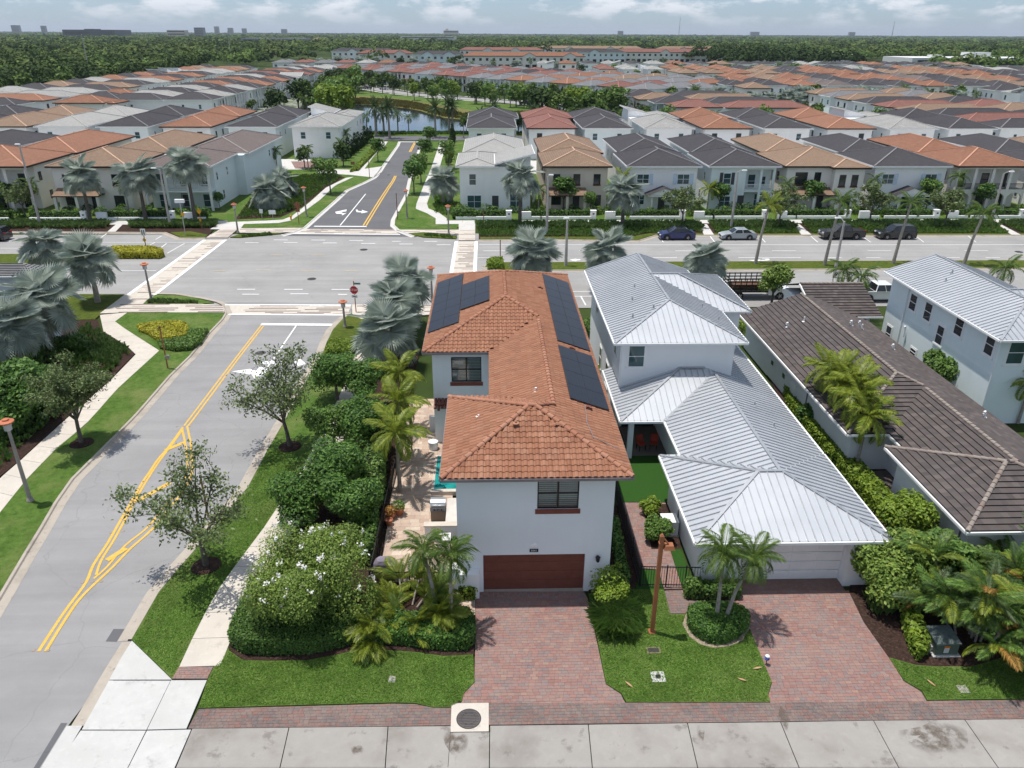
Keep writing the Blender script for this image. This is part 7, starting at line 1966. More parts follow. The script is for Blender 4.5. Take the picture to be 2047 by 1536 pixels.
dense(atz((-9.34,37.48,2.2)), 2.1, 4.0, .7, 7500, 'dark dense tree behind the white flowering tree', 45)
dense(atz((-10.57,35.64,1.9)), 1.75, 3.2, .6, 5200, 'dark rounded tree beside the sidewalk behind the flowering tree', 46)
dense(atz((-7.65,34.83,1.9)), 1.55, 3.2, .6, 4800, 'dark rounded tree between the flowering tree and the fence', 47)
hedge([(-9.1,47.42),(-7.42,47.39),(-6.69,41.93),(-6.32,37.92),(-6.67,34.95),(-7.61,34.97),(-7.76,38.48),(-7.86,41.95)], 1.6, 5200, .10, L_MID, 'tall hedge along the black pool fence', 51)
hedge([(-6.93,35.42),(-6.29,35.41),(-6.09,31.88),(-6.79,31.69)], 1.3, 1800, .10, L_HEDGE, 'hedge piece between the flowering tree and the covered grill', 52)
# the white flowering crape myrtle over its clipped hedge
def myrtle(loc, r, h, n, label, seed):
 t = empty('flowering_tree', loc, label, 'tree'); rng = np.random.default_rng(seed); R_ = random.Random(seed)
 mb = MB()
 for i in range(7):
  a = 2*PI*i/7+R_.random(); s = r*R_.uniform(.5, .8)
  mb.tube([(0,0,0),(s*.3*math.cos(a),s*.3*math.sin(a),h*.35),(s*.7*math.cos(a),s*.7*math.sin(a),h*.62),(s*math.cos(a),s*math.sin(a),h*.85)], [.07,.05,.03,.012], 6)
  for k in range(5):
   b_ = a+R_.gauss(0, .7); q = s*R_.uniform(.5, 1.1)
   mb.tube([(s*.5*math.cos(a),s*.5*math.sin(a),h*.5),(q*math.cos(b_),q*math.sin(b_),h*R_.uniform(.55,.95))], [.022,.008], 4)
 mb.build('trunk', plain('bark_pale', (.26, .20, .15), .9), t)
 bl = lumps(R_, r, h*.72, h*.24, 26, .33, .85); bl[0] = (0, 0, h*.55, r*.5, r*.5, h*.25)
 put('crown', crown('crown', bl, n, .052, L_MYRT, seed, shell=.3), t)
 B = np.array(bl); k = 0
 for i in range(95):
  b = bl[R_.randrange(1, len(bl))]; th = R_.uniform(0, 2*PI); ph = R_.uniform(.15, 1.2)
  c = Vector((b[0]+b[3]*math.cos(th)*math.cos(ph), b[1]+b[4]*math.sin(th)*math.cos(ph), b[2]+b[5]*math.sin(ph)+.05))
  m = 15; pts = rng.normal(size=(m, 3))*np.array([.075, .075, .08])*R_.uniform(.5, 1.25)+np.array(c)
  put('blossom', np_mesh('blossom', leaf_quads(pts, rng.normal(size=(m, 3))+np.array([0, 0, 1]), .05, rng, .9), quads_of(m), L_FLOW), t)
 return t
myrtle(atz((-8.45,27.68)), 3.25, 4.0, 46000, 'wide crape myrtle covered in white blossom clusters', 61)
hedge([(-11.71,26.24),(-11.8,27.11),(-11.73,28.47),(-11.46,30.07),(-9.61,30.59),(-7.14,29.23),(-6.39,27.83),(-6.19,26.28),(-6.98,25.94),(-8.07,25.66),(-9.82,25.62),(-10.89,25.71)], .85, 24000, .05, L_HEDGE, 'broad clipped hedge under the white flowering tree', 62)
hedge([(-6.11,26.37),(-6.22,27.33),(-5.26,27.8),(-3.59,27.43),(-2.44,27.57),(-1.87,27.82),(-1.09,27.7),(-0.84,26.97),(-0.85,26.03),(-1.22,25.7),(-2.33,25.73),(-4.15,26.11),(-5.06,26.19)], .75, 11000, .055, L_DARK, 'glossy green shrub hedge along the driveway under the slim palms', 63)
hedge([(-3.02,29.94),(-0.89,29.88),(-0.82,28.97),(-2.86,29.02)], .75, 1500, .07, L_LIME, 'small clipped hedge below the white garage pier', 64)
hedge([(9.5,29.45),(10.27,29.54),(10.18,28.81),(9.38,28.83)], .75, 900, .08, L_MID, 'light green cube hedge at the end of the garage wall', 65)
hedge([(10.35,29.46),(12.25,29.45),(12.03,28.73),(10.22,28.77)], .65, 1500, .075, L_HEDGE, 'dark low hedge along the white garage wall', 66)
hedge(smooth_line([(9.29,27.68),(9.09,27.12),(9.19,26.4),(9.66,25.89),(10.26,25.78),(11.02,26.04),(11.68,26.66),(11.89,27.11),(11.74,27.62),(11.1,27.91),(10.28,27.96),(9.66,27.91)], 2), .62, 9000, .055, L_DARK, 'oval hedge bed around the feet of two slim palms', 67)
bush('shrub', atz((5.72,29.06)), .95, 1.9, 900, .075, L_LIME, 'sparse twiggy hibiscus beside the brown garage door', 71, clumps=9, shell=.8)
bush('shrub', atz((5.71,28.39)), .85, 1.2, 2400, .075, L_LIME, 'bright green shrub at the foot of the hibiscus', 72)
t = empty('grass_clump', atz((5.75,27.03)), 'fountain grass clump beside the red brick driveway', 'ornamental grass')
_t = tuft_field('blades', [(-.6, -.55), (.6, -.55), (.6, .55), (-.6, .55)], 150, .95, L_MID, 73, 0, 22, .9, None, wk=.3); _t.parent = t
bush('shrub', atz((8.98,33.75)), .75, 1.1, 2600, .085, L_MID, 'light green shrub below the white air conditioner', 74)
bush('shrub', atz((9.1,36.02)), .65, 1.0, 1800, .085, L_LIME, 'bright shrub on the paver path above the air conditioner', 75)
bush('shrub', atz((8.88,63.29,1)), .9, 2.2, 2200, .10, L_MID, 'shrub between the two tall houses by the boulevard', 76, sy=2.0)
bush('shrub', atz((9.01,55.31,0.6)), .45, 1.2, 700, .10, L_LIME, 'small bright plant in the narrow side yard', 77)
hedge([(6.65,34.63),(6.9,34.63),(6.71,29.44),(6.24,29.27)], .9, 2200, .09, L_DARK, 'dark hedge in the narrow yard right of the tiled house', 78)
# planting right of the white house
hedge([(22.4,51.65),(23.38,50.76),(23.03,41.26),(23.24,35.2),(22.14,33.58),(21.93,36.74),(21.87,43.22),(21.72,48.31)], .9, 9000, .10, L_LIME, 'long lime green shrub border between the metal roof and the low house', 81)
bush('shrub', atz((22.35,46.9)), 1.0, 1.6, 2600, .09, L_DARK, 'dark green shrub under the yellow palms', 82)
bush('shrub', atz((22.69,50.4,0.6)), .7, 1.5, 1200, .09, L_HEDGE, 'dark shrub by the meter box wall', 83)
dense(atz((19.35,28.61,1.5)), 2.0, 3.3, .4, 5500, 'loose green shrub tree at the corner of the white garage', 84, L_MYRT, .10, 14, 'shrub trees right of the white garage', sub=.42)
dense(atz((22.15,32.94,1.6)), 1.4, 3.0, .4, 2800, 'yellowish shrub tree between the two roofs', 85, L_LIME, .10, 10, 'shrub trees right of the white garage')
dense(atz((22.18,29.43,2)), 1.5, 3.2, .4, 3000, 'shrub tree in front of the low house front wall', 86, L_MID, .11, 10, 'shrub trees right of the white garage')
hedge([(19.25,27.26),(19.92,27.35),(19.28,24.98),(18.61,24.55),(18.61,25.3)], .8, 1600, .09, L_LIME, 'narrow hedge beside the green utility box', 87)
bush('shrub', atz((22.62,25.5)), .55, .8, 1000, .09, L_DARK, 'low dark shrub right of the green utility box', 88)
tuft_field('grass_tufts', [(18.08,28.8),(19.17,28.59),(18.98,27.2),(18.04,27.5)], 60, .6, L_TUFT, 89)
dense(atz((35.18,51.8,2)), 1.9, 3.0, .8, 4200, 'round bright green tree by the mint house', 90, L_MID, .13, 9, 'trees near the mint house')
dense(atz((28.62,72.51,2.2)), 1.6, 4.4, 1.0, 1800, 'small tree in front of the black stake truck', 91, L_MYRT, .14, 9, 'trees near the mint house')
bush('shrub', (21.2, 66, .1), 1.4, 1.0, 1800, .12, L_LIME, 'low hedge in front of the stake truck', 92, sx=2.2)
bush('shrub', (30.8, 62.5, .1), .8, 1.0, 900, .12, L_LIME, 'green shrub between the low house and the mint house', 93, sy=1.8)
# left bed
tuft_field('ground_cover', [(-43.27,34.9),(-31.38,33.74),(-30.65,41.55),(-30.66,44.04),(-30.69,46.43),(-30.63,50.06),(-30.76,54.09),(-30.66,56.26),(-30.65,60.74),(-32.54,62.96),(-36.47,63.03),(-55.19,62.23)], 2600, .55, L_HEDGE, 940, .07, 8, .7)
dense(atz((-32.73,47.41,2.2)), 2.4, 4.2, .6, 5200, 'dark shrub tree at the left edge above the lamp', 94, L_DARK, .14, 12, 'shrub trees in the left bed')
dense(atz((-33.06,50.71,1.8)), 1.7, 3.2, .5, 3200, 'deep green shrub tree behind the young oak', 95, L_DARK, .13, 10, 'shrub trees in the left bed')
bush('shrub', atz((-35.73,61.02,0.8)), 1.4, 1.8, 2600, .12, L_HEDGE, 'dark shrub at the feet of the silver palms', 96)
tuft_field('grass_tufts', [(-37.46,67.43),(-35.3,65.7),(-31.02,60.42),(-30.58,57.96),(-33.57,59.6),(-37.06,64.24)], 220, .7, L_TUFT, 97)
hedge(smooth_line([(-32.58,66.94),(-31.73,67.46),(-30.07,67.96),(-28.66,67.67),(-27.64,66.07),(-27.28,64.31),(-28.43,63.6),(-29.22,63.37),(-30.97,65.12),(-32.01,65.9)], 2), .42, 3600, .10, L_YEL, 'golden leaf bed shrub on the corner lawn', 98, 'shrub bed')
hedge([(-29.13,62.89),(-28.03,63.11),(-26.97,63.81),(-27.36,65.56),(-25.77,65.78),(-25.44,62.82),(-25.66,61.32),(-26.95,61.01),(-28.5,61.72)], .45, 3000, .10, L_MID, 'green shrub bed beside the golden one on the corner lawn', 99, 'shrub bed')
hedge([(-46.14,92.36),(-46.9,93.53),(-46.83,94.48),(-42.48,94.43),(-40.62,93.45),(-39.83,92.04),(-40.09,91.14),(-45.09,91.21)], .75, 3600, .14, L_YEL, 'golden hedge on the western median nose', 100)
hedge([(-0.14,85.82),(-0.25,87.5),(0.41,88.57),(1.54,88.56),(1.61,85.59)], .75, 1400, .14, L_LIME, 'golden green hedge on the eastern median nose', 101)
tuft_field('low_plants', [(-34.98,74),(-33.76,75.08),(-29.35,74.06),(-29.35,73.75)], 130, .42, L_TUFT, 102)
tuft_field('low_plants', [(-9,102.87),(-4.93,101.7),(-4.88,100.6),(-8.63,101.47)], 90, .4, L_MID, 103)
tuft_field('low_plants', [(-33.46,101.77),(-29.88,103.41),(-29.4,102.83),(-33.24,101.49)], 90, .4, L_MID, 104)
hedge([(-14.11,62.61),(-12.34,62.58),(-11.63,61.4),(-11.76,60.05),(-14,60.2)], .5, 1800, .1, L_LIME, 'light green shrubs on the corner by the stop line', 105, 'shrub bed')
for q, n in (([(-11.65,25.87),(-10.91,25.29),(-9.78,25.21),(-8.09,25.22),(-6.9,25.49),(-6,25.79),(-4.73,25.73),(-3.43,25.58),(-2.16,25.31),(-0.9,25.37),(-0.81,23.89),(-1.26,23.28),(-1.33,22.89),(-1.75,22.62),(-2.49,22.64),(-3.2,22.86),(-4.1,22.91),(-7.89,22.88),(-11.93,22.83),(-12.05,24.31),(-12.01,24.98)], 7000), ([(4.81,29.23),(6.92,29.51),(8.43,29.43),(8.37,27.7),(9.1,27.68),(8.84,27.06),(8.97,26.25),(9.35,25.74),(9.85,25.52),(10.55,25.59),(11.25,25.88),(11.85,26.69),(11.8,24.99),(11.79,23.57),(11.41,22.9),(11.37,22.54),(5.53,22.69),(5.39,23.11),(4.84,23.63)], 7000), ([(17.51,24.73),(18.41,24.27),(19.24,24.16),(20.77,24.12),(22.11,24.49),(23.79,25.11),(31.18,26.18),(28.02,22.38),(17.99,22.48),(18.01,22.92),(17.55,23.47)], 5000), ([(-16.18,26.66),(-16.29,29.82),(-16,31.48),(-15.63,33.11),(-15.33,35.24),(-14.89,37.18),(-14.57,39.19),(-14.56,43.62),(-13.91,44),(-11.86,40.72),(-12.37,37.53),(-12.71,34.81),(-13.19,32.21),(-13.52,30.01),(-13.63,27.71),(-13.6,26.32),(-13.6,25.05),(-13.62,24.46)], 7000)):
 lawn_blades(q, n*4, n+len(q))
# ---------------------------------------------------------------- boulevard planting
for i, (q, ln) in enumerate((([(-1.62,108.14),(30.06,107.79),(29.69,103.57),(21.56,103.09),(19.09,100.86),(8.29,101.54),(-1.41,101.66)], 1), ([(31.87,107.77),(43.7,107.65),(43.12,102.83),(31.27,102.97)], 2), ([(45.3,107.63),(73,107.32),(72.44,102.49),(44.93,102.81)], 3), ([(74.62,107.31),(111.15,106.91),(106.89,102.38),(74.41,102.46)], 4))):
 y0 = sum(p[1] for p in q)/len(q)
 tuft_field('ground_cover', q, [2600, 900, 2400, 1500][i], .42, L_MID, 120+i, .08, 7, .6)
 tuft_field('tall_grass', [(q[0][0], 105.6), (q[1][0], 105.6), (q[1][0], 108.6), (q[0][0], 108.6)], [700, 260, 620, 500][i], .85, L_TUFT, 130+i, .08, 12, .6)
tuft_field('tall_grass', [(-83.6,109.65),(-53.84,109.65),(-53.52,106.89),(-57.66,106.63),(-81.91,107.21)], 520, .9, L_TUFT, 140, .08, 12, .6)
tuft_field('tall_grass', [(-51.09,109.3),(-38.85,109.48),(-38.62,107.02),(-50.05,106.85)], 520, .9, L_TUFT, 141, .08, 12, .6)
# low white walls, pillars and hedges of the front gardens
def garden_front(x, w, seed, label):
 t = empty('garden_wall', (x, 111.9, .05), label, 'wall', 'low white garden walls')
 b = MB(); b.box(-w/2, 0, 0, w*.08, .3, .45); b.build('low_wall', WHITE, t)
 b = MB(); b.box(w*.08+.02, -.1, 0, w*.08+.82, .5, 1.25); b.box(w*.08-.03, -.15, 1.25, w*.08+.87, .55, 1.33); b.build('pillar', WHITE, t)
 b = MB(); b.box(w*.08+.3, -.13, .75, w*.08+.56, -.105, .95); b.build('number_plate', BLACK, t)
 b = MB(); b.box(w*.08+2.2, -.05, 0, w*.08+3.7, .4, 1.15); b.build('wall_block', WHITE, t)
 b = MB(); b.box(w*.08+3.72, 0, 0, w/2-.1, .3, .45); b.build('low_wall', WHITE, t)
 for a, c in ((-w/2+.1, w*.08-.1), (w*.08+3.8, w/2-.2)):
  if c-a > .6: hedge([(x+a, 112.3), (x+c, 112.3), (x+c, 113.3), (x+a, 113.3)], 1.15, int(500*(c-a)/4)+300, .15, L_HEDGE, f'clipped dark hedge {"left" if a < 0 else "right"} of the gate pillar, {label.split(",")[1].strip()}', seed, group='front garden hedges')
for i, e in enumerate(E1[:8]): garden_front(e[0]+.5, 12.8, 200+i, f'low white garden wall with pillar, {ORD[i]} garden east of the side road')
for i, e in enumerate(W1[:4]): garden_front(e[0]-.5, 12.8, 220+i, f'low white garden wall with pillar, {ORD[i]} garden west of the side road')
# shrubs along the house fronts
for x0, x1, sd in ((-4.5, 110, 1), (-112, -42, 2)):
 rg_ = np.random.default_rng(900+sd); bl = []
 x = x0
 while x < x1:
  r_ = rg_.uniform(.35, 1.0); bl.append((x, rg_.uniform(114.3, 117.4), r_*.7, r_, r_, r_*1.0)); x += rg_.uniform(.5, 1.3)
 put('shrubbery', crown('shrubbery', bl, 9000, .16, L_HEDGE if sd == 1 else L_DARK, 900+sd), kind='stuff')
 put('shrubbery', crown('shrubbery', bl[::3], 2500, .15, L_LIME, 950+sd), kind='stuff')
# street trees across the boulevard
_so = [live_oak(300+i, 6.0, 2.9, L_OAK, .16, 18, 1.9, (0, 0), (7, 5, 4)) for i in range(3)]
for i, (q, lab) in enumerate((((27.6,107.2), 'street oak behind the dark blue car'), ((41.3,106.43), 'street oak left of the black pickup, before the bay fronted house'), ((55.21,108.15), 'street oak behind the black car'), ((65.2,106.16), 'street oak right of the parked cars'), ((-68.63,114.35), 'olive street oak at the left edge beside the pole'), ((80.12,107.88), 'street oak at the far right edge of the boulevard'))):
 tree_thing('street_tree', atz(q), *_so[i % 3], lab, group='street oaks across the boulevard', rz=i*1.7, sc=1.0 if i != 4 else .9)
_sm = [None]*3
for i in range(3):
 R_ = random.Random(400+i); _sm[i] = (trunk_mesh('trunk', 1.6, .09, np.random.default_rng(i), 5, 1.0, 3.6), crown('crown', lumps(R_, 1.55, 3.2, 1.4, 9), 1500, .17, L_DARK if i else L_MID, 400+i))
for i, (q, s, lab) in enumerate((((-27.04,132.23), 1.25, 'dark leafy tree on the left verge of the side road'), ((-23.6,167.92), 1.1, 'leafy tree halfway up the left verge of the side road'), ((-12.75,131.68), 1.3, 'dense tree on the right verge of the side road'), ((-12.34,141.67), 1.15, 'leafy tree behind the dense one on the right verge'), ((-13.36,165.16), 1.15, 'leafy tree halfway up the right verge of the side road'), ((-13.76,186.42), 1.2, 'leafy tree at the far end of the right verge'), ((-8.2,158.63), 1.2, 'round light green tree beside the right sidewalk'), ((11.51,117.42), 1.2, 'flowering garden tree in front of the beige house'), ((35.66,117.2), 1.0, 'dark upright tree before the mint porch house'), ((15.52,115.95), .7, 'small reddish garden tree before the beige house'), ((-73.06,118.21), 1.0, 'garden tree behind the hedge at the left edge'), ((49.94,116.7), 1.1, 'garden tree before the bay fronted house porch'), ((68.22,116.89), 1.1, 'garden tree between the gabled house and the loggia house'), ((76.93,116.81), 1.0, 'garden tree before the loggia house arches'), ((-41.69,119.37), .6, 'small round bush tree by the porch columns'), ((-31.35,144.88), .9, 'dark tree above the brick drive'), ((-33.63,129.22), .8, 'dark shrub tree behind the low silver palm'))):
 tree_thing('garden_tree', atz(q), *_sm[i % 3], lab, group='garden and verge trees around the side road', rz=i*2.1, sc=s)
# dark cypress row and beds on both sides of the side road
_cy = crown('crown', [(0, 0, 1.4, .75, .75, 1.4), (0, 0, 2.8, .45, .45, 1.3), (0, 0, .8, .8, .8, .8)], 1100, .16, L_FORD, 500)
for i in range(9):
 f = i/8; a, b = (-30.86,169.33), (-29.66,200.96); x, y = a[0]+(b[0]-a[0])*f, a[1]+(b[1]-a[1])*f
 tree_thing('cypress', (x, y, .1), None, _cy, f'dark upright cypress, {ORD[i]} from the drive along the left side of the side road', group='dark cypress row', rz=i, sc=1.0+.15*math.sin(i*2.3))
for i in range(6):
 f = i/5; a, b = (-8.34,163.81), (-9.05,201.06); x, y = a[0]+(b[0]-a[0])*f, a[1]+(b[1]-a[1])*f
 tree_thing('cypress', (x, y, .1), None, _cy, f'dark upright cypress, {ORD[i]} up the right side of the side road', group='dark cypress row', rz=i, sc=.95+.15*math.sin(i*1.7))
hedge([(-27.25,153.8),(-25.96,155.59),(-25.81,181.43),(-25.96,191.62),(-27.29,186.39),(-27.11,167.23)], .6, 2200, .2, L_LIME, 'lime hedge between the cypress row and the left sidewalk', 510)
slab('planting_bed', [(-37.29,112.36),(-31.04,113.64),(-29.37,121.13),(-28.87,136.84),(-27.36,148.65),(-32.66,151.49),(-40.09,150.38),(-39.27,127.16)], .07, .11, MULCH, kind='structure')
tuft_field('ground_cover', [(-36.76,113.02),(-31.21,114.32),(-29.61,121.52),(-29.05,136.85),(-27.64,148.1),(-32.43,150.35),(-39.54,148.15),(-38.86,127.16)], 1700, .6, L_MID, 511, .1, 8, .6)
tuft_field('ground_cover', [(-8.3,115.47),(-5.47,114.75),(-7.11,154.34),(-9.19,154.34),(-9.3,131.22)], 700, .45, L_MID, 512, .1, 8, .6)
hedge([(-5.5,115.45),(-2.08,115.06),(-2.03,112),(-5.36,112.04)], .9, 900, .16, L_HEDGE, 'hedge at the corner below the modern house', 513)
# ------------------------------------------------------------------ neighbourhood trees, lake shore, woods to the horizon
HP = [(o.location.x, o.location.y, o.rotation_euler.z, 34.) for o in COL.objects if o.name.startswith('house')]
HPA = np.array([(x-math.sin(rz)*16.*1, y+math.cos(rz)*16., ) for x, y, rz, d in HP])
HDIR = np.array([(-math.sin(rz), math.cos(rz)) for x, y, rz, d in HP])
TBL = [(o.location.x, o.location.y, 110, 16) for o in COL.objects if o.name.startswith(('townhouse', 'white_', 'grey_', 'dark_arena', 'office', 'beige', 'power_plant'))]
def free(x, y, pad=1.2):
 d = np.array([x, y])-HPA
 al = np.abs((d*HDIR).sum(1)); ac = np.abs(d[:, 0]*HDIR[:, 1]-d[:, 1]*HDIR[:, 0])
 return not np.any((al < 17.5+pad) & (ac < 5.9+pad))
rg = random.Random(77)
# individual garden and street trees among the rows
_far = []
for i in range(5):
 R_ = random.Random(600+i)
 _far.append((trunk_mesh('trunk', 1.8, .16, np.random.default_rng(i), 4, 1.3, 4.5), crown('crown', lumps(R_, 2.3+.3*(i % 2), 4.6+.5*i, 1.6, 9), 420, .42, (L_FOR, L_FORD, L_FOR, L_MID, L_LIME)[i], 600+i)))
_fpal = []
def far_feather_crown(fr, n, seed, sc, el1):
 rng = np.random.default_rng(seed); V = []; Q = []; off = 0
 for i in range(n):
  f = i/(n-1); me = fr[min(len(fr)-1, int(f*len(fr)))]
  co = np.empty(len(me.vertices)*3, np.float32); me.vertices.foreach_get('co', co); co = co.reshape(-1, 3)*sc
  lp = np.empty(len(me.loops), np.int32); me.loops.foreach_get('vertex_index', lp)
  el = math.radians(70+(el1-70)*f); m = np.array(Matrix.Rotation(i*2.4, 3, 'Z') @ Matrix.Rotation(-el, 3, 'Y'))
  V.append(co @ m.T); Q.append(lp.reshape(-1, 4)+off); off += len(co)
 return np_mesh('crown', np.concatenate(V), np.concatenate(Q), fr[0].materials[0])
PALC = far_feather_crown(F_PALM, 11, 1, 1.15, -25); PALD = far_feather_crown(F_DATE, 16, 2, .85, -30)
FANC = far_fan_crown(1.35, 18, 3)
def ptrunk(h, r=.16):
 b = MB(); b.tube([(0,0,0),(0,0,h)], [r*1.3, r], 6); return b.mesh('trunk', BARKP)
PT = {h: ptrunk(h) for h in (3.5, 5.0, 6.5)}
def far_palm(x, y, kind, label, group, sc=1.0, h=5.0):
 t = empty('palm_tree', (x, y, .05), label, 'palm tree', group); t.scale = (sc,)*3; t.rotation_euler = (0, 0, rg.uniform(0, 6))
 put('trunk', PT[h], t); put('crown', kind, t, (0, 0, h)); return t
def far_tree(x, y, k, label, group, sc=1.0):
 return tree_thing('tree', (x, y, .05), *_far[k], label, group=group, rz=rg.uniform(0, 6), sc=sc)
n_ = 0
def along(pts, n, jitter, pick, where, group, kinds, scr=(.8, 1.2)):
 L_ = [0]
 for i in range(len(pts)-1): L_.append(L_[-1]+math.dist(pts[i], pts[i+1]))
 k = 0
 for i in range(n):
  s = L_[-1]*(i+.5)/n
  for j in range(len(pts)-1):
   if s <= L_[j+1]+1e-6:
    f = (s-L_[j])/(L_[j+1]-L_[j]); x = pts[j][0]+(pts[j+1][0]-pts[j][0])*f; y = pts[j][1]+(pts[j+1][1]-pts[j][1])*f; break
  x += rg.uniform(-jitter, jitter); y += rg.uniform(-jitter, jitter)
  if not free(x, y, 1.0): continue
  kd = rg.choice(kinds); ordw = ORD[k % 22]+('', ' from the far end', ' past the middle')[k//22]
  if kd == 'fan': far_palm(x, y, FANC, f'silver fan palm, {ordw} {where}', group, rg.uniform(*scr), 3.5)
  elif kd == 'palm': far_palm(x, y, PALC, f'green palm, {ordw} {where}', group, rg.uniform(*scr), 5.0)
  elif kd == 'date': far_palm(x, y, PALD, f'dark date palm, {ordw} {where}', group, rg.uniform(*scr), 6.5)
  else: far_tree(x, y, kd, f'{["leafy green", "dark green", "tall leafy", "fresh green", "lime green"][kd]} tree, {ordw} {where}', group, rg.uniform(*scr))
  k += 1
along(offset_line(smooth_line(LST, 2), 6.0), 44, 1.0, None, 'along the lake street before the porch houses', 'trees along the lake street', [0, 1, 'palm', 2, 1], (.8, 1.2))
along(offset_line(smooth_line(LST, 2), -8.5), 44, 3.5, None, 'between the lake street and the lake', 'trees between the lake and its street', [3, 4, 0, 1, 'palm'], (.7, 1.2))
along([(-58, 258), (-64, 300), (-66, 350), (-76, 420)], 22, 5.5, None, 'west of the lake', 'trees west of the lake', [0, 1, 2, 1, 'palm', 4], (1.0, 1.6))
along([(-44, 236), (-52, 262), (-54, 300)], 9, 3.0, None, 'on the near west shore of the lake', 'trees on the west shore of the lake', [4, 3, 0], (1.0, 1.5))
along([(22, 219), (40, 219.5), (62, 222)], 9, 1.6, None, 'behind the red roofed house by the lake', 'trees behind the alley houses', [0, 1, 'palm', 1], (.8, 1.2))
along([(14, 244), (34, 246), (44, 262)], 9, 2.5, None, 'on the right shore of the lake', 'trees on the right shore of the lake', [0, 1, 1, 3], (1.1, 1.6))
along([(46, 222), (47, 270)], 6, 1.5, None, 'in front of the short row east of the lake', 'trees before the short lake row', ['palm', 'date', 1], (.9, 1.2))
along([(72, 294), (200, 294), (320, 296)], 44, 3.5, None, 'in the street of silver palms', 'silver palm street trees', ['fan', 'fan', 'fan', 'palm', 0], (.85, 1.25))
along([(72, 285), (110, 286), (150, 288)], 14, 3.0, None, 'near the corner of the silver palm street', 'silver palms at the street corner', ['fan', 'fan'], (1.0, 1.4))
along([(192, 190), (200, 240), (215, 300)], 16, 4.0, None, 'at the far right by the second row', 'palms at the far right', ['fan', 'palm', 'fan', 0], (.9, 1.3))
along([(95, 415), (230, 416), (350, 416)], 26, 2.0, None, 'between the streets beyond the palms', 'trees between the far streets', [0, 1, 'palm', 3], (.7, 1.0))
along([(-20, 600), (60, 612), (150, 640)], 22, 5.0, None, 'in front of the orange town houses', 'silver palms before the town houses', ['fan', 'fan', 0, 'palm'], (1.0, 1.5))
along([(-140, 620), (-60, 640), (-20, 630)], 20, 8.0, None, 'in front of the red town houses', 'trees before the red town houses', ['fan', 0, 1, 'fan'], (1.1, 1.7))
along([(-168, 205), (-172, 330), (-170, 470)], 30, 5.0, None, 'along the edge of the western woods', 'trees at the edge of the western woods', [1, 0, 2, 1, 'palm'], (1.1, 1.7))
along([(-104, 232), (-104, 262), (-104, 330), (-106, 440)], 14, 2.0, None, 'in the yards between the western rows', 'trees between the western rows', [1, 'palm', 0], (.6, .9))
along([(-25, 160), (-60, 161), (-110, 163)], 10, 2.0, None, 'in the alley behind the western front row', 'trees in the western alley', ['palm', 1], (.6, .85))
along([(7, 186), (20.2, 182), (33, 184), (46, 182), (59, 184), (72.5, 184)], 10, .8, None, 'between the alley houses east of the side road', 'palms between the alley houses', ['palm', 1, 'palm'], (.6, .85))
along([(-60, 250), (-56, 320), (-74, 450)], 18, 7.0, None, 'on the green bank west of the lake', 'trees on the green bank', [3, 0, 0, 1], (1.0, 1.5))
along([(-30, 330), (0, 310), (30, 285), (50, 268)], 22, 5.0, None, 'on the lawn behind the reeds', 'trees on the lawn behind the reeds', [0, 3, 1, 4, 'palm'], (.8, 1.3))
along([(5, 215), (30, 215.5), (75, 215.5), (110, 215)], 16, 1.0, None, 'along the lake street behind the alley houses', 'street trees behind the alley houses', [0, 1, 'palm', 3], (.8, 1.15))
along([(105, 180), (104, 215), (103, 260)], 14, 2.5, None, 'before the row of windowed walls', 'trees before the windowed walls', [1, 'palm', 0], (.6, 1.0))
along([(80, 352), (200, 360), (330, 362)], 30, 3.0, None, 'in the yards north of the palm street', 'yard trees north of the palm street', [0, 1, 'palm', 'fan'], (.6, .95))
for pts, n, j, wh, gr, kd, sc in (
 ([(62, 516), (200, 528), (350, 530)], 46, 9.0, 'in the wide street before the last row', 'trees of the wide far street', [0, 1, 'palm', 3], (.8, 1.3)),
 ([(62, 544), (200, 548), (350, 548)], 36, 5.0, 'in front of the last row', 'trees before the last row', [0, 1, 'fan', 3], (.8, 1.3)),
 ([(92, 410), (230, 409), (355, 410)], 36, 3.0, 'in the middle of the third street', 'trees of the third street', [0, 1, 'palm', 'fan'], (.8, 1.2)),
 ([(80, 465), (230, 465), (355, 465)], 30, 3.0, 'in the alley behind the third street', 'trees of the far alley', [0, 1, 3], (.7, 1.1)),
 ([(68, 300), (180, 306), (330, 310)], 34, 4.0, 'on the north side of the palm street', 'trees north of the palm street', ['fan', 'fan', 'palm', 0], (1.0, 1.5)),
 ([(-90, 240), (-70, 300), (-76, 380), (-80, 460)], 26, 3.0, 'before the porches west of the lake', 'trees before the western porches', [1, 'palm', 0], (.7, 1.1)),
 ([(-38, 216.5), (-30, 217.5), (-20, 217.5)], 6, .6, 'on the near shore left of the road end', 'trees on the near shore', ['palm', 1, 'date'], (.8, 1.1)),
 ([(-8, 217), (10, 217.5), (28, 217.5)], 10, .8, 'on the near shore right of the road end', 'shore trees right of the road end', ['date', 1, 'palm'], (.8, 1.15)),
 ([(-150, 200), (-145, 300), (-146, 440)], 16, 7.0, 'in the street of the western rows', 'trees in the western street', [1, 'palm', 0, 2], (.8, 1.2)),
 ([(120, 190), (126, 220), (150, 292)], 12, 5.0, 'among the roofs at the right', 'trees among the right roofs', ['palm', 1, 'fan'], (.8, 1.1))):
 along(pts, n, j, None, wh, gr, kd, sc)
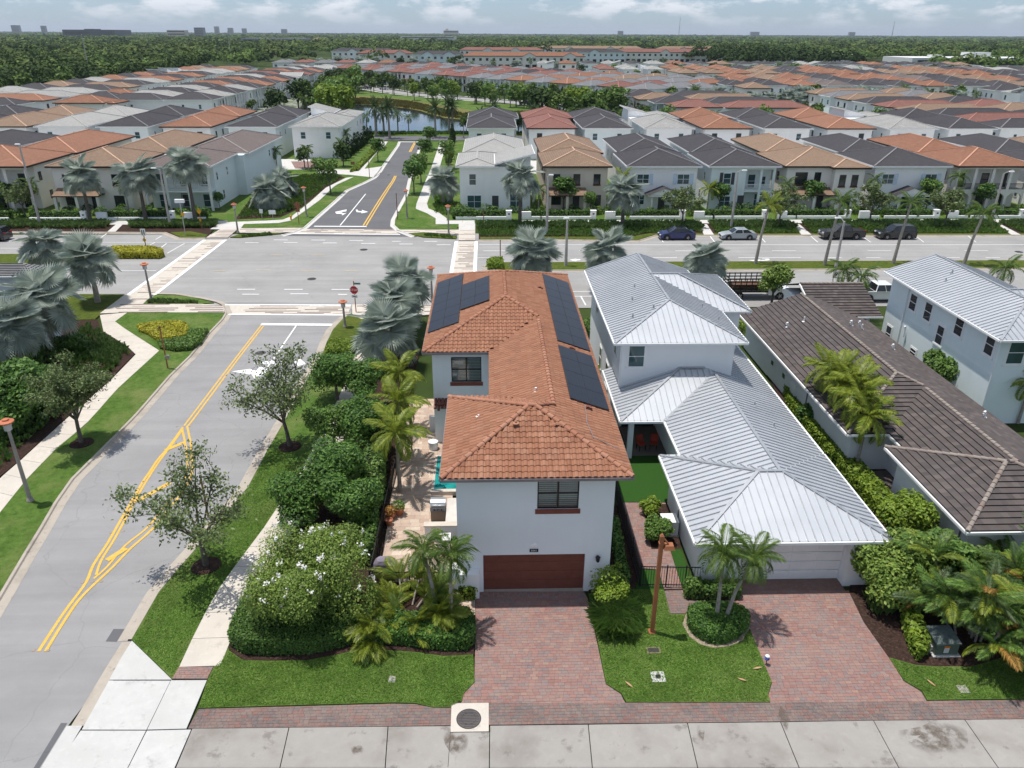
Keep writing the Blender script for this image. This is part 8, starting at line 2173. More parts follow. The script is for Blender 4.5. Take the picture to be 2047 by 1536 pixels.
# lake shore reeds
REED = leaf_mat('reeds', [(.13,.13,.03),(.20,.19,.045),(.27,.23,.075),(.24,.165,.09)], .2, .8, .1)
def reed_band(poly, n, h, seed, mat=REED): tuft_field('reeds', poly, n, h, mat, seed, .05, 8, .45)
reed_band([(-53.82,304.92),(-50.52,313.95),(-35.41,303.18),(-24.01,287.08),(-14.25,263.19),(-7.35,256.88),(-7.61,266.62),(-17.02,286.26),(-28.23,313.34),(-39.53,327.42),(-53.72,334.68),(-56.72,322.05)], 1900, 1.3, 701)
reed_band([(-7.35,256.88),(1.48,257.8),(12.21,262.78),(21.28,252.66),(22.05,262.12),(12.79,275.65),(0.73,273.66),(-7.7,270.02)], 900, 1.3, 702)
reed_band([(-37.8,218.37),(10.21,218.75),(10.11,216.47),(-37.25,214.99)], 700, .9, 703, L_MID)
# woods: one mass each, built of leaf clumps
def woods(name, pts, r, h, seed, mat, per, size, label=None):
 rng = np.random.default_rng(seed); n = len(pts); P0 = np.array(pts)
 rr = r*rng.choice([.5, .7, .9, 1.2, 1.6], n)*rng.uniform(.85, 1.15, n); hh = h*(.45+.5*(rr/r)**.6)*rng.uniform(.85, 1.2, n)
 d = rng.normal(size=(n*per, 3)); d /= np.linalg.norm(d, axis=1)[:, None]; d[:, 2] = np.abs(d[:, 2])*1.0-.25
 lump = np.repeat(rng.uniform(.75, 1.1, (n, 1)), per, 0)
 I = np.repeat(np.arange(n), per)
 # uneven clumps: each crown's radius varies with direction
 ph = rng.uniform(0, 6.28, (n, 3)); fr = 1+.22*np.sin(3*np.arctan2(d[:, 1], d[:, 0])+ph[I, 0])*np.cos(2*d[:, 2]*3+ph[I, 1])
 rad = rr[I]*fr*(.72+.28*rng.random(n*per)**.5)
 c = np.empty((n*per, 3)); c[:, 0] = P0[I, 0]+d[:, 0]*rad; c[:, 1] = P0[I, 1]+d[:, 1]*rad; c[:, 2] = hh[I]*.58+d[:, 2]*hh[I]*.42*fr
 v = leaf_quads(c, d+np.array([0, 0, .45])+rng.normal(size=d.shape)*.3, size, rng, .8)
 return put(name, np_mesh(name, v, quads_of(n*per), mat), kind='stuff')
def scatter(n, x0, x1, y0, y1, ok=None, pw=1.0):
 out = []
 while len(out) < n:
  y = y0+(y1-y0)*rg.random()**pw; s = .62*y+60
  x = rg.uniform(max(x0, -s*1.25), min(x1, s*1.25))
  if ok is None or ok(x, y): out.append((x, y))
 return out
def okw(x, y): return x < -182-.02*(y-200)
def clear_tb(x, y):
 if y < 620 and -170 < x < 400: return False
 if -180 < x < 345 and y < 1040 and y > 600:
  return rg.random() < .07 and not (x > -20 and y < 800)
 if 270 < x < 460 and 640 < y < 860: return False
 return True
def okn(x, y): return okw(x, y) if y < 520 and x < 0 else clear_tb(x, y)
wl_ = scatter(620, -700, -182, 190, 620, okw)
woods('western_woods', wl_, 4.6, 12, 801, L_FORD, 130, .75)
woods('western_woods', scatter(420, -900, -182, 230, 760, okw), 5.0, 11.5, 802, L_FOR, 120, .85)
woods('western_woods', scatter(260, -900, -190, 300, 800, okw), 5.4, 11, 812, L_FOR2, 120, .85)
woods('dark_wood', scatter(170, 200, 300, 640, 860, None), 6.0, 15, 803, L_FORD, 130, 1.0)
woods('eastern_woods', scatter(900, 330, 900, 420, 1000, lambda x, y: clear_tb(x, y) and (x > 350 or y > 620)), 5.5, 11, 804, L_FOR, 110, .95)
woods('middle_woods', scatter(700, -1200, 1200, 620, 1500, okn), 7.0, 12, 815, L_FOR2, 80, 1.4)
woods('middle_woods', scatter(1000, -1200, 1200, 620, 1500, okn), 6.2, 11.5, 805, L_FOR, 80, 1.25)
woods('middle_woods', scatter(800, -1200, 1200, 640, 1500, okn), 6.5, 12.5, 806, L_FORD, 80, 1.3)
woods('far_woods', scatter(900, -3200, 3200, 1400, 3600), 10, 13, 817, L_FOR2, 42, 2.8)
woods('far_woods', scatter(2000, -3200, 3200, 1400, 3600), 9.5, 12.5, 807, L_FOR, 42, 2.6)
woods('far_woods', scatter(1500, -3200, 3200, 1500, 4200), 10, 13, 808, L_FORD, 42, 2.8)
woods('horizon_woods', scatter(2600, -7500, 7500, 3600, 9000), 24, 14, 809, L_FOR, 30, 7.0)
woods('horizon_woods', scatter(1800, -11000, 11000, 8000, 14000), 46, 17, 810, L_FORD, 22, 14.0)
# roofs of the old estate inside the western woods
for i, (q, r_, w_) in enumerate((((-419.48,851.23), R_RED, 18), ((-346.03,717.48), R_RED, 16), ((-581.91,1035.7), R_BROWN, 26), ((-551.23,1040.73), R_TAN, 24), ((-510.16,1306.29), R_ORANGE, 22), ((-637.02,1698.73), R_ORANGE, 22), ((-2828.32,5672.63), R_ORANGE, 60), ((-2730.2,5851.75), R_ORANGE, 60), ((-2294.9,5389.4), R_ORANGE, 55), ((-464.71,2323.72), R_TAN, 60))):
 root = empty('estate_house', (q[0], q[1], 0), f'low {RNAME[r_.name]} roofed house among the western trees, {ORD[i]} from the near side', 'house', 'houses among the western trees')
 b = MB(); b.box(-w_/2, 0, 0, w_/2, w_*.6, 5.5); b.build('wall', CREAM, root)
 h_ = [Hip(-w_/2-1, w_/2+1, -1, w_*.6+1, 5.6, .4)]
 put_mats(roof_meshes(h_).build('roof', [r_, cap_of(r_)], root), [r_, cap_of(r_)])
# ------------------------------------------------------------------ pool garden, fences, grills
POOL = NT('pool_water')
POOL = POOL.pbsdf(POOL.ramp(POOL.noise(1.6, 3), [(.35, (.008, .20, .20)), (.65, (.018, .30, .28))]), .06, 0, POOL.bump(POOL.noise(4, 3), .15, .03), .5)
sheet('pool_water', [(-3.45, 38.5), (-1.62, 38.5), (-1.62, 42.7), (-3.45, 42.7)], .135, POOL, kind='structure')
COPE = plain('coping_cream', (.56, .50, .43), .8)
b = MB(); b.box(-3.6, 38.2, .05, -1.63, 38.5, .35); b.box(-3.6, 38.502, .05, -3.452, 42.85, .16); b.box(-3.45, 42.702, .05, -1.63, 42.85, .16); tag(b.build('pool_coping', COPE), kind='structure')
STEEL = plain('stainless', (.62, .63, .64), .28, .7, var=.05)
CABB = plain('cabinet_brown', (.20, .155, .12), .6)
STONE = plain('counter_stone', (.58, .54, .49), .5)
t = empty('outdoor_kitchen', (-2.6, 35.6, .1), 'outdoor kitchen counter with cream cap wall against the tiled house', 'counter')
b = MB(); b.box(-1.0, -1.75, 0, .97, -1.5, .86); b.build('front_wall', COOL, t)
b = MB(); b.box(-1.05, -1.82, .862, .972, -1.42, .94); b.build('wall_cap', COPE, t)
b = MB(); b.box(.12, -1.38, 0, .97, .9, .84); b.build('counter_base', COOL, t)
b = MB(); b.box(.10, -1.40, .842, .972, .92, .9); b.build('counter_top', STONE, t)
t = empty('grill', (-2.98, 35.9, .1), 'stainless grill with three knobs built into the brown cabinet', 'grill')
b = MB(); b.box(-.42, -.34, 0, .42, .36, .78); b.build('cabinet', CABB, t)
for s in (-1, 1):
 c = MB(); c.box(s*.21-.19, -.36, .06, s*.21+.19, -.342, .66); c.build('cabinet_door', CABB, t)
b = MB(); b.hexa([(-.44,-.46,.74),(.44,-.46,.74),(.44,-.34,.74),(-.44,-.34,.74),(-.44,-.40,.93),(.44,-.40,.93),(.44,-.34,.93),(-.44,-.34,.93)]); b.build('control_panel', plain('panel_dark_steel', (.22, .22, .225), .4, .6), t)
for i in range(3):
 c = MB(); c.lathe([(.045, 0), (.04, .05)], 10); o = c.build('knob', BLACK, t, loc=(-.2+.2*i, -.43, .83), rot=(PI/2, 0, 0))
b = MB()
prof = [(-.33,.94),(-.36,1.05),(-.28,1.2),(-.05,1.27),(.2,1.24),(.34,1.1),(.34,.94)]
for (y0, z0), (y1, z1) in zip(prof[:-1], prof[1:]): b.poly([(-.42,y0,z0),(.42,y0,z0),(.42,y1,z1),(-.42,y1,z1)])
b.poly([(-.42,y,z) for y, z in prof][::-1]); b.poly([(.42,y,z) for y, z in prof]); b.build('hood', STEEL, t)
b = MB(); b.tube([(-.3,-.42,1.1),(.3,-.42,1.1)], .018, 6); b.build('hood_handle', STEEL, t)
# covered grill behind the front fence
COVER = plain('grill_cover', (.20, .175, .215), .6, var=.2, scale=4)
t = empty('covered_grill', (-5.35, 30.75, .1), 'grill under a purple grey cover behind the black fence', 'grill')
b = MB()
rings = [(0, .55, .30), (.35, .56, .32), (.8, .58, .34), (1.0, .52, .30), (1.17, .34, .22)]
ns_ = 16
for i, (z, rx, ry) in enumerate(rings):
 for k in range(ns_):
  a = 2*PI*k/ns_; c_, s_ = math.cos(a), math.sin(a); f_ = 1+.05*math.sin(5*a+i)
  b.v.append((rx*f_*math.copysign(abs(c_)**.45, c_), ry*f_*math.copysign(abs(s_)**.45, s_), z))
for i in range(len(rings)-1):
 for k in range(ns_): b.f.append((i*ns_+k, i*ns_+(k+1) % ns_, (i+1)*ns_+(k+1) % ns_, (i+1)*ns_+k)); b.m.append(0); b.uv.append(None)
b.f.append(tuple((len(rings)-1)*ns_+k for k in range(ns_))); b.m.append(0); b.uv.append(None)
b.build('cover', COVER, t)
b = MB(); b.box(-.5, -.26, -.02, .5, .26, .04); b.build('base', BLACK, t)
# pots, drum, pool equipment
def pot(p, r, h, lab, mat, plant, seed):
 t = empty('plant_pot', (*p, .1), lab, 'plant pot')
 b = MB(); b.lathe([(r*.65, 0), (r, h*.85), (r*1.08, h*.87), (r*1.08, h), (r*.9, h), (r*.85, h*.8)], 14); b.build('pot', mat, t)
 if plant: put('plant', crown('plant', [(0, 0, h+r*.7, r*1.2, r*1.2, r*.9)], 160, .07, plant, seed), t)
TCOTTA = plain('terracotta_pot', (.34, .13, .07), .8)
pot((-5.25, 36.3), .30, .42, 'terracotta pot with a rimmed top nearest the palms', TCOTTA, L_MID, 1)
pot((-5.68, 35.9), .28, .36, 'terracotta pot with reddish plant beside the fence', TCOTTA, L_DRYPALM, 2)
pot((-5.72, 35.3), .22, .34, 'small terracotta pot nearest the covered grill', TCOTTA, None, 3)
pot((-1.95, 33.2), .20, .30, 'small red pot behind the white pool equipment', TCOTTA, L_DARK, 4)
t = empty('storage_drum', (-3.8, 45.5-1.7, .1), 'round white lidded drum on the pool patio', 'drum')
b = MB(); b.lathe([(.30, 0), (.32, .3), (.30, .5)], 16); b.build('drum', TRIMW, t)
b = MB(); b.lathe([(.33, .5), (.33, .55), (.2, .6), (.05, .62)], 16); b.build('lid', TRIMW, t)
t = empty('pool_pump_box', (-2.55, 33.0, .1), 'white pool equipment box below the counter wall', 'equipment box')
b = MB(); b.box(-.35, -.3, 0, .35, .3, .75); b.build('housing', TRIMW, t)
b = MB(); b.box(-.38, -.33, .752, .38, .33, .82); b.build('lid', TRIMW, t)
def fence(label, pts, h, gap=.12, group=None, gate=None):
 t = empty('metal_fence', (0, 0, .08), label, 'fence', group)
 for p, q in zip(pts[:-1], pts[1:]):
  p, q = Vector((*p, 0)), Vector((*q, 0)); L_ = (q-p).length; d = (q-p)/L_
  for z in (.12, h-.04):
   b = MB(); b.bar(p+Vector((0,0,z)), q+Vector((0,0,z)), .035, .045); b.build('rail', BLACK, t)
  n = int(L_/gap)
  for i in range(n+1):
   o = p+d*(L_*i/n); w = .018 if i % 16 else .055
   b = MB(); b.box(o.x-w/2, o.y-w/2, .0, o.x+w/2, o.y+w/2, h+(.0 if i % 16 else .06)); b.build('post' if i % 16 == 0 else 'picket', BLACK, t)
 return t
fence('black metal fence across the front of the pool garden', [(-5.95, 29.75), (-2.2, 29.66)], 1.2)
fence('black metal fence along the hedge side of the pool patio', [(-5.98, 29.9), (-5.95, 38.0), (-5.75, 46.0)], 1.2, .16)
fence('black metal fence running back along the narrow side yard', [(7.35, 29.95), (7.32, 36.5), (7.35, 40.5)], 1.25, .13)
fence('black metal front fence and gate beside the white garage', [(7.35, 29.8), (8.62, 29.74), (9.55, 29.70), (10.25, 29.66)], 1.25, .12)
# air conditioner and its pipes
t = empty('air_conditioner', (9.75, 34.3, .09), 'white air conditioner beside the white garage wall', 'air conditioner')
b = MB(); b.box(-.42, -.42, .04, .42, .42, .84); b.build('housing', TRIMW, t)
b = MB(); b.box(-.44, -.44, .842, .44, .44, .90); b.build('top_panel', TRIMW, t)
b = MB(); b.tube([(.42, .1, .3), (.5, .2, .6), (.54, .3, 1.2)], .035, 6); b.build('pipe', BLACK, t)
b = MB(); b.box(-.5, -.5, 0, .5, .5, .04); b.build('base', CONCW, t)
# porch chairs
def chair(x, y, rz, lab):
 t = empty('patio_chair', (x, y, .09), lab, 'chair', 'red cushioned patio chairs', rz)
 RED = bpy.data.materials.get('cushion_red') or plain('cushion_red', (.36, .05, .03), .8)
 b = MB(); b.box(-.24, -.24, .42, .24, .24, .5); b.build('seat', RED, t)
 b = MB(); b.hexa([(-.24,.2,.5),(.24,.2,.5),(.24,.26,.5),(-.24,.26,.5),(-.24,.3,.95),(.24,.3,.95),(.24,.36,.95),(-.24,.36,.95)]); b.build('backrest', RED, t)
 for sx in (-1, 1):
  for sy in (-1, 1):
   b = MB(); b.box(sx*.21-.02, sy*.21-.02, 0, sx*.21+.02, sy*.21+.02, .42); b.build('leg', BLACK, t)
chair(9.9, 43.4, .3, 'red cushioned chair under the metal roofed porch nearest the column'); chair(10.75, 43.5, -.3, 'red cushioned chair under the metal roofed porch nearest the garage wing')
# green utility box
GREENB = plain('utility_green', (.085, .115, .085), .55, var=.3, scale=3)
t = empty('utility_box', (20.05, 25.35, .1), 'green utility transformer box with orange and white warning stickers', 'utility box', rz=0.)
b = MB(); b.hexa([(-.52,-.5,0),(.52,-.5,0),(.52,.5,0),(-.52,.5,0),(-.5,-.48,.62),(.5,-.48,.62),(.5,.48,.72),(-.5,.48,.72)]); b.build('body', GREENB, t)
b = MB(); b.hexa([(-.56,-.55,.622),(.56,-.55,.622),(.56,.53,.722),(-.56,.53,.722),(-.55,-.54,.69),(.55,-.54,.69),(.55,.52,.79),(-.55,.52,.79)]); b.build('lid', plain('utility_lid', (.12, .15, .145), .45, var=.35, scale=4), t)
b = MB(); b.box(-.62, -.62, -.02, .62, .62, .03); b.build('base', CONCW, t)
b = MB(); b.box(-.16, -.507, .42, .1, -.502, .52); b.build('orange_sticker', plain('sticker_orange', (.62, .20, .03), .6), t)
b = MB(); b.box(-.14, -.507, .14, .08, -.502, .40); b.build('white_sticker', TRIMW, t)
for i in range(3):
 c = MB(); c.box(-.12, -.510, .18+.07*i, .06, -.508, .20+.07*i); c.build('sticker_line', BLACK, t)
b = MB(); b.box(-.62, -.3, .1, -.52, .1, .3); b.build('handle', STEELG, t)
# boxes and plates set in the lawns
def ground_box(p, w, d, lab, mat, lidm=None, r=None):
 t = empty('ground_box', (*p, .1), lab, 'ground box')
 b = MB(); b.box(-w/2, -d/2, -.03, w/2, d/2, .02); b.build('frame', mat, t)
 if r:
  b = MB(); b.lathe([(r, .021), (r, .032), (r-.03, .036)], 16); b.build('lid', lidm, t)
 elif lidm:
  b = MB(); b.box(-w/2+.07, -d/2+.07, .021, w/2-.07, d/2-.07, .034); b.build('lid', lidm, t)
ground_box((7.16,25.46), .62, .38, 'dark grated valve box in the lawn beside the orange post', plain('box_tan', (.22, .17, .12), .9), plain('box_dark', (.05, .045, .04), .9))
ground_box((7.05,23.93), .58, .58, 'square white pad with a round black lid in the lawn', CONCW, BLACK, .12)
ground_box((-4.28,24.08), .28, .36, 'small grey meter box in the lawn of the tiled house', CONC, plain('box_grey', (.26, .24, .21), .9), .05)
ground_box((19.73,22.93), .40, .40, 'small pale meter box in the right lawn', CONC, plain('box_grey2', (.30, .27, .23), .9), .05)
LEAFD = plain('dry_leaf', (.42, .26, .15), .8)
for i, (q, a, lab) in enumerate((((5.73,23.5), 2.4, 'dry palm leaf on the lawn beside the left driveway'), ((10.57,23.65), -.7, 'dry palm leaf on the lawn near the right driveway'), ((11.44,24.27), 0, 'small dry leaf near the garden ornament'), ((18.53,23.26), 2.2, 'dry palm leaf on the right lawn'))):
 v = []; m_ = []
 b = MB(); s = .2
 for k in range(4):
  x0, x1 = -s+k*s/2, -s+(k+1)*s/2; w0, w1 = .045*math.sin(PI*k/4)+.004, .045*math.sin(PI*(k+1)/4)+.004
  b.poly([(x0,-w0,.02+.02*k),(x1,-w1,.02+.02*(k+1)),(x1,w1,.02+.02*(k+1)),(x0,w0,.02+.02*k)])
 tag(b.build('fallen_leaf', LEAFD, loc=(*q, .11), rot=a), lab, 'leaf', 'dry leaves on the lawns')
t = empty('garden_ornament', (*(11.92,24.55), .1), 'small blue and white garden ornament at the edge of the right driveway', 'ornament')
b = MB(); b.lathe([(.02, 0), (.02, .22)], 6); b.build('stake', BLACK, t)
b = MB(); b.lathe([(.03, .2), (.10, .27), (.11, .33), (.05, .38)], 10); b.build('body', plain('ornament_blue', (.05, .10, .42), .5), t)
b = MB(); b.lathe([(.03, .36), (.09, .41), (.10, .46), (.03, .52)], 10); b.build('head', TRIMW, t)
# ------------------------------------------------------------------ posts, lamps and signs
def square_lamp(p, h, lab):
 t = empty('lamp_post', (*p, .1), lab, 'lamp post')
 b = MB(); b.box(-.085, -.085, 0, .085, .085, h); b.box(-.11, -.11, h-.42, .11, .11, h-.34); b.hexa([(-.085,-.085,h),(.085,-.085,h),(.085,.085,h),(-.085,.085,h),(-.03,-.03,h+.1),(.03,-.03,h+.1),(.03,.03,h+.1),(-.03,.03,h+.1)]); b.build('post', POST_O, t)
 b = MB(); b.tube([(.08,0,h-.12),(.3,-.02,h-.40)], .04, 6); b.build('arm', POST_O, t)
 b = MB(); b.hexa([(.10,-.22,h-.62),(.58,-.22,h-.62),(.58,.2,h-.62),(.10,.2,h-.62),(.16,-.16,h-.44),(.52,-.16,h-.44),(.52,.14,h-.44),(.16,.14,h-.44)]); b.build('lamp_head', POST_O, t)
 b = MB(); b.box(-.16, -.16, 0, .16, .16, .05); b.build('base', POST_O, t)
square_lamp((7.32,26.61), 5.35, 'orange brown square lamp post with boxy head in the middle lawn')
def mushroom_lamp(p, h, lab, lean=0.):
 t = empty('street_lamp', (*p, .1), lab, 'street lamp', 'orange topped street lamps')
 b = MB(); b.tube([(0,0,0),(0,0,h-.75)], [.13, .085], 10); b.build('post', POST_T, t)
 b = MB(); b.lathe([(.09, h-.8), (.20, h-.72), (.21, h-.36), (.14, h-.34)], 12); b.build('lantern', STEELG, t)
 b = MB(); b.lathe([(.24, h-.34), (.40, h-.26), (.40, h-.20), (.18, h-.14), (.17, h-.06), (.05, h-.04)], 18); b.build('lamp_hood', LANT, t)
 b = MB(); b.lathe([(.2, 0), (.2, .08), (.14, .25)], 12); b.build('base', POST_T, t)
for p, h, lab in (((-26.91,38.13), 5.45, 'tall orange topped lamp on the left verge'), ((-34.62,75.1), 4.0, 'orange topped lamp on the corner at the western crosswalk'), ((-13.51,66.86), 2.7, 'orange topped lamp beside the stop sign'), ((-5.89,74.27,3.7)[:2], 3.75, 'orange topped lamp peeking over the tiled roof'),
     ((-27.19,113.94), 4.5, 'orange topped lamp left of the dark side road'), ((-12.13,112.77), 4.3, 'orange topped lamp right of the dark side road'), ((-5.52,102.83), 4.05, 'orange topped lamp on the small island by the eastern crosswalk'), ((-34.39,104.03), 4.1, 'orange topped lamp at the north end of the western crosswalk')):
 mushroom_lamp(p, h, lab)
def cobra(p, h, lab, dx=.6, dy=0., two=False, lean=(0, 0)):
 t = empty('street_light', (*p, .1), lab, 'street light', 'concrete street light poles')
 b = MB(); b.tube([(0,0,0),(lean[0],lean[1],h)], [.20, .11], 8); b.build('pole', POST_G, t)
 b = MB(); b.tube([(lean[0],lean[1],h-.1),(lean[0]+dx*.5,lean[1]+dy*.5,h+.25),(lean[0]+dx,lean[1]+dy,h+.28)], .04, 6); b.build('arm', STEELG, t)
 b = MB(); x, y = lean[0]+dx, lean[1]+dy
 b.hexa([(x-.35,y-.13,h+.2),(x+.35,y-.13,h+.2),(x+.35,y+.13,h+.2),(x-.35,y+.13,h+.2),(x-.28,y-.09,h+.34),(x+.3,y-.09,h+.34),(x+.3,y+.09,h+.34),(x-.28,y+.09,h+.34)]); b.build('lamp_head', TRIMW, t)
cobra((-62.98,107.9), 10.9, 'tall thick concrete pole at the left by the parked dark car', -.2, 0, lean=(-.1, 0)); cobra((-44.8,107.39), 7.9, 'concrete street light among the silver palms west of the side road', -.7, -.3)
cobra((7.94,103.25), 7.6, 'concrete street light before the beige house', .4, 0); cobra((9.05,87.16), 5.3, 'concrete street light on the median behind the tiled roof', -.1, .3)
cobra((34.3,105.9), 7.8, 'concrete street light before the mint porch house', .8, -.3); cobra((39.16,82.23), 6.3, 'concrete street light in front of the black pickup', -.5, .6); cobra((71.8,106.09), 7.6, 'concrete street light before the loggia house', .8, -.3)
SIGNR = plain('sign_red', (.50, .018, .025), .5, var=.05); SIGNBK = plain('sign_back_brown', (.24, .10, .05), .6); SIGNY = plain('sign_yellow', (.62, .33, .02), .5); SIGNG = plain('sign_green', (.10, .20, .17), .5)
def octagon(b, r, y, t, mi=0, z=0):
 pts = [(r*math.cos(PI/8+PI*i/4), r*math.sin(PI/8+PI*i/4)+z) for i in range(8)]
 b.poly([(x, y, zz) for x, zz in pts], mi); b.poly([(x, y+t, zz) for x, zz in pts][::-1], mi)
 for i in range(8):
  p, q = pts[i], pts[(i+1) % 8]; b.poly([(p[0],y+t,p[1]),(q[0],y+t,q[1]),(q[0],y,q[1]),(p[0],y,p[1])], mi)
t = empty('stop_sign', (*(-13.14,71.05), .1), 'red STOP sign with street name blade at the junction', 'road sign')
t.rotation_euler = (0, 0, -.12)
b = MB(); b.tube([(0,0,0),(0,0,3.15)], .05, 8); b.build('post', POST_O, t)
b = MB(); octagon(b, .44, -.09, .02); o = b.build('sign_face', TRIMW, t, loc=(0, 0, 2.28))
b = MB(); octagon(b, .41, -.094, .003); o2 = b.build('red_field', SIGNR, o)
put('lettering', text_mesh('STOP', .32, TRIMW), o, (0, -.099, 0), (PI/2, 0, 0))
b = MB(); b.box(-.29, -.08, 1.48, .29, -.06, 1.78); o = b.build('plate', TRIMW, t)
for x, z in ((-.15, 1.66), (.14, 1.58), (0, 1.62)):
 c = MB(); c.box(x-.12, -.085, z-.03, x+.12, -.081, z+.03); c.build('plate_marking', BLACK, o)
b = MB(); b.box(.06, -.02, 2.82, .66, .02, 3.0); b.build('street_name_blade', SIGNG, t)
def sign_post(p, h, lab, mat=POST_O, r=.05, cat='sign post'):
 t = empty('sign_post', (*p, .1), lab, cat); b = MB(); b.tube([(0,0,0),(0,0,h)], r, 8); b.build('post', mat, t); return t
t = sign_post((-27.21,109.04), 3.2, 'back of an octagonal road sign in brown on the side road corner', cat='road sign')
b = MB(); octagon(b, .44, .06, .02); b.build('sign_back', SIGNBK, t, loc=(0, 0, 2.7)); b = MB(); b.box(-.3, .06, 1.75, .3, .08, 2.15); b.build('plate', SIGNBK, t)
t = sign_post((-39.99,106.14), 2.9, 'yellow diamond sign on an orange post before the silver palms', cat='road sign')
b = MB(); b.poly([(0,-.07,2.05),(.34,-.07,2.5),(0,-.07,2.95),(-.34,-.07,2.5)]); b.poly([(0,-.05,2.05),(-.34,-.05,2.5),(0,-.05,2.95),(.34,-.05,2.5)]); b.build('sign_face', SIGNY, t); b = MB(); b.box(-.12, -.09, 1.1, .12, -.05, 1.6); b.build('call_box', SIGNY, t)
t = sign_post((-43.3,95.41), 2.6, 'black and white median sign with yellow marker on the western median', BLACK, cat='road sign')
b = MB(); b.box(-.3, -.07, 1.75, .3, -.05, 2.6); b.build('sign_face', TRIMW, t)
for x in (-.12, .12):
 c = MB(); c.box(x-.05, -.078, 1.85, x+.05, -.073, 2.45); c.build('sign_marking', BLACK, t)
b = MB(); b.poly([(0,-.09,.85),(.24,-.09,1.2),(0,-.09,1.55),(-.24,-.09,1.2)]); b.build('diamond_marker', SIGNY, t)
t = sign_post((-41.13,102.97), 4.5, 'grey pole with white sensor boxes on its top at the western crosswalk', STEELG, cat='sensor pole')
b = MB(); b.box(-.6, -.2, 4.3, .6, .2, 4.75); b.build('sensor_box', TRIMW, t); b = MB(); b.box(-.1, -.12, 2.6, .3, .12, 2.95); b.build('yellow_button', SIGNY, t)
for p, h, lab in (((-26.29,57.47), 3.55, 'brown post with a small box on the left verge by the golden shrubs'), ((-16.04,36.31), 2.6, 'brown post behind the nearest young oak'), ((-13.47,112.12), 3.7, 'brown post right of the side road mouth'), ((-22.55,147.53), 3.0, 'dark post on the left kerb of the side road'), ((1.34,90.56), 2.2, 'reddish post on the eastern median nose'), ((-0.76,108.44), 2.0, 'reddish post by the modern house walk')):
 t = sign_post(p, h, lab, POST_O if p[1] < 80 else SIGNBK, .06)
 b = MB(); b.box(-.07, -.07, h, .07, .07, h+.06); b.build('cap', BLACK, t)
 if h > 3.2: c = MB(); c.box(-.02, -.14, .9, .3, .1, 1.15); c.build('meter_box', POST_T, t)
for p, lab, w in (((-33.53,112.99), 'small white lawn sign left of the silver palm', .5), ((-31.74,112.31), 'white notice board beside the small lawn sign', 1.0), ((-27.44,158.67), 'small brown notice sign by the cypress hedge', .8)):
 t = sign_post(p, 1.3, lab, STEELG, .035, 'lawn sign'); b = MB(); b.box(-w/2, -.06, .75, w/2, -.035, 1.35); b.build('sign_face', TRIMW if w != .8 else SIGNBK, t)
t = empty('fire_hydrant', (*(-29.03,111.95), .12), 'yellow fire hydrant on the side road corner lawn', 'fire hydrant')
b = MB(); b.lathe([(.17, 0), (.17, .06), (.12, .08), (.12, .5), (.15, .52), (.13, .62), (.04, .72)], 12); b.build('body', SIGNY, t)
for s in (-1, 1):
 c = MB(); c.tube([(s*.1, 0, .42), (s*.22, 0, .42)], .06, 8); c.build('nozzle', SIGNY, t)
# white planter boxes in the side yards
for x, y, lab in ((8.3, 47.6, 'white planter box by the west wall of the metal roofed house'), (19.6, 47.2, 'white planter box below the low house wall')):
 t = empty('planter_box', (x, y, .08), lab, 'planter'); b = MB(); b.box(-.25, -.5, 0, .25, .5, .5); b.build('box', TRIMW, t); put('plant', crown('plant', [(0, 0, .6, .3, .5, .3)], 160, .08, L_LIME, int(x)), t)
# ------------------------------------------------------------------ vehicles
TYRE = plain('tyre_rubber', (.018, .018, .019), .9); RIM = plain('rim_alloy', (.42, .42, .43), .35, .7); LAMPR = plain('tail_lamp', (.30, .012, .015), .3); LAMPW = plain('head_lamp', (.70, .70, .70), .2); CGLASS = plain('car_glass', (.016, .019, .022), .06, spec=.6)
def paint(name, c, r=.22):
 n = NT(name); p = n.n('ShaderNodeBsdfPrincipled', i_Roughness=r); p.inputs['Base Color'].default_value = (*c, 1); p.inputs['Coat Weight'].default_value = .6; p.inputs['Coat Roughness'].default_value = .05
 n.l(p.outputs[0], n.out.inputs[0]); return n.mat
def wheel(t, x, y, r, s):
 o = MB(); o.lathe([(r*.62, -.11), (r*.93, -.11), (r, -.07), (r, .07), (r*.93, .11), (r*.62, .11)], 18); w = o.build('wheel', TYRE, t, loc=(x, y, r), rot=(PI/2, 0, 0), smooth=False)
 o = MB(); o.lathe([(r*.62, -.09), (r*.62, .09), (r*.2, .11 if s < 0 else -.11)], 12); o.build('rim', RIM, w)
 for k in range(5):
  a = 2*PI*k/5; sp = MB(); z = .115 if s < 0 else -.115; sp.bar((0,0,z),(r*.58*math.cos(a),r*.58*math.sin(a),z), .07, .03, 0, (0,0,1)); sp.build('spoke', RIM, w)
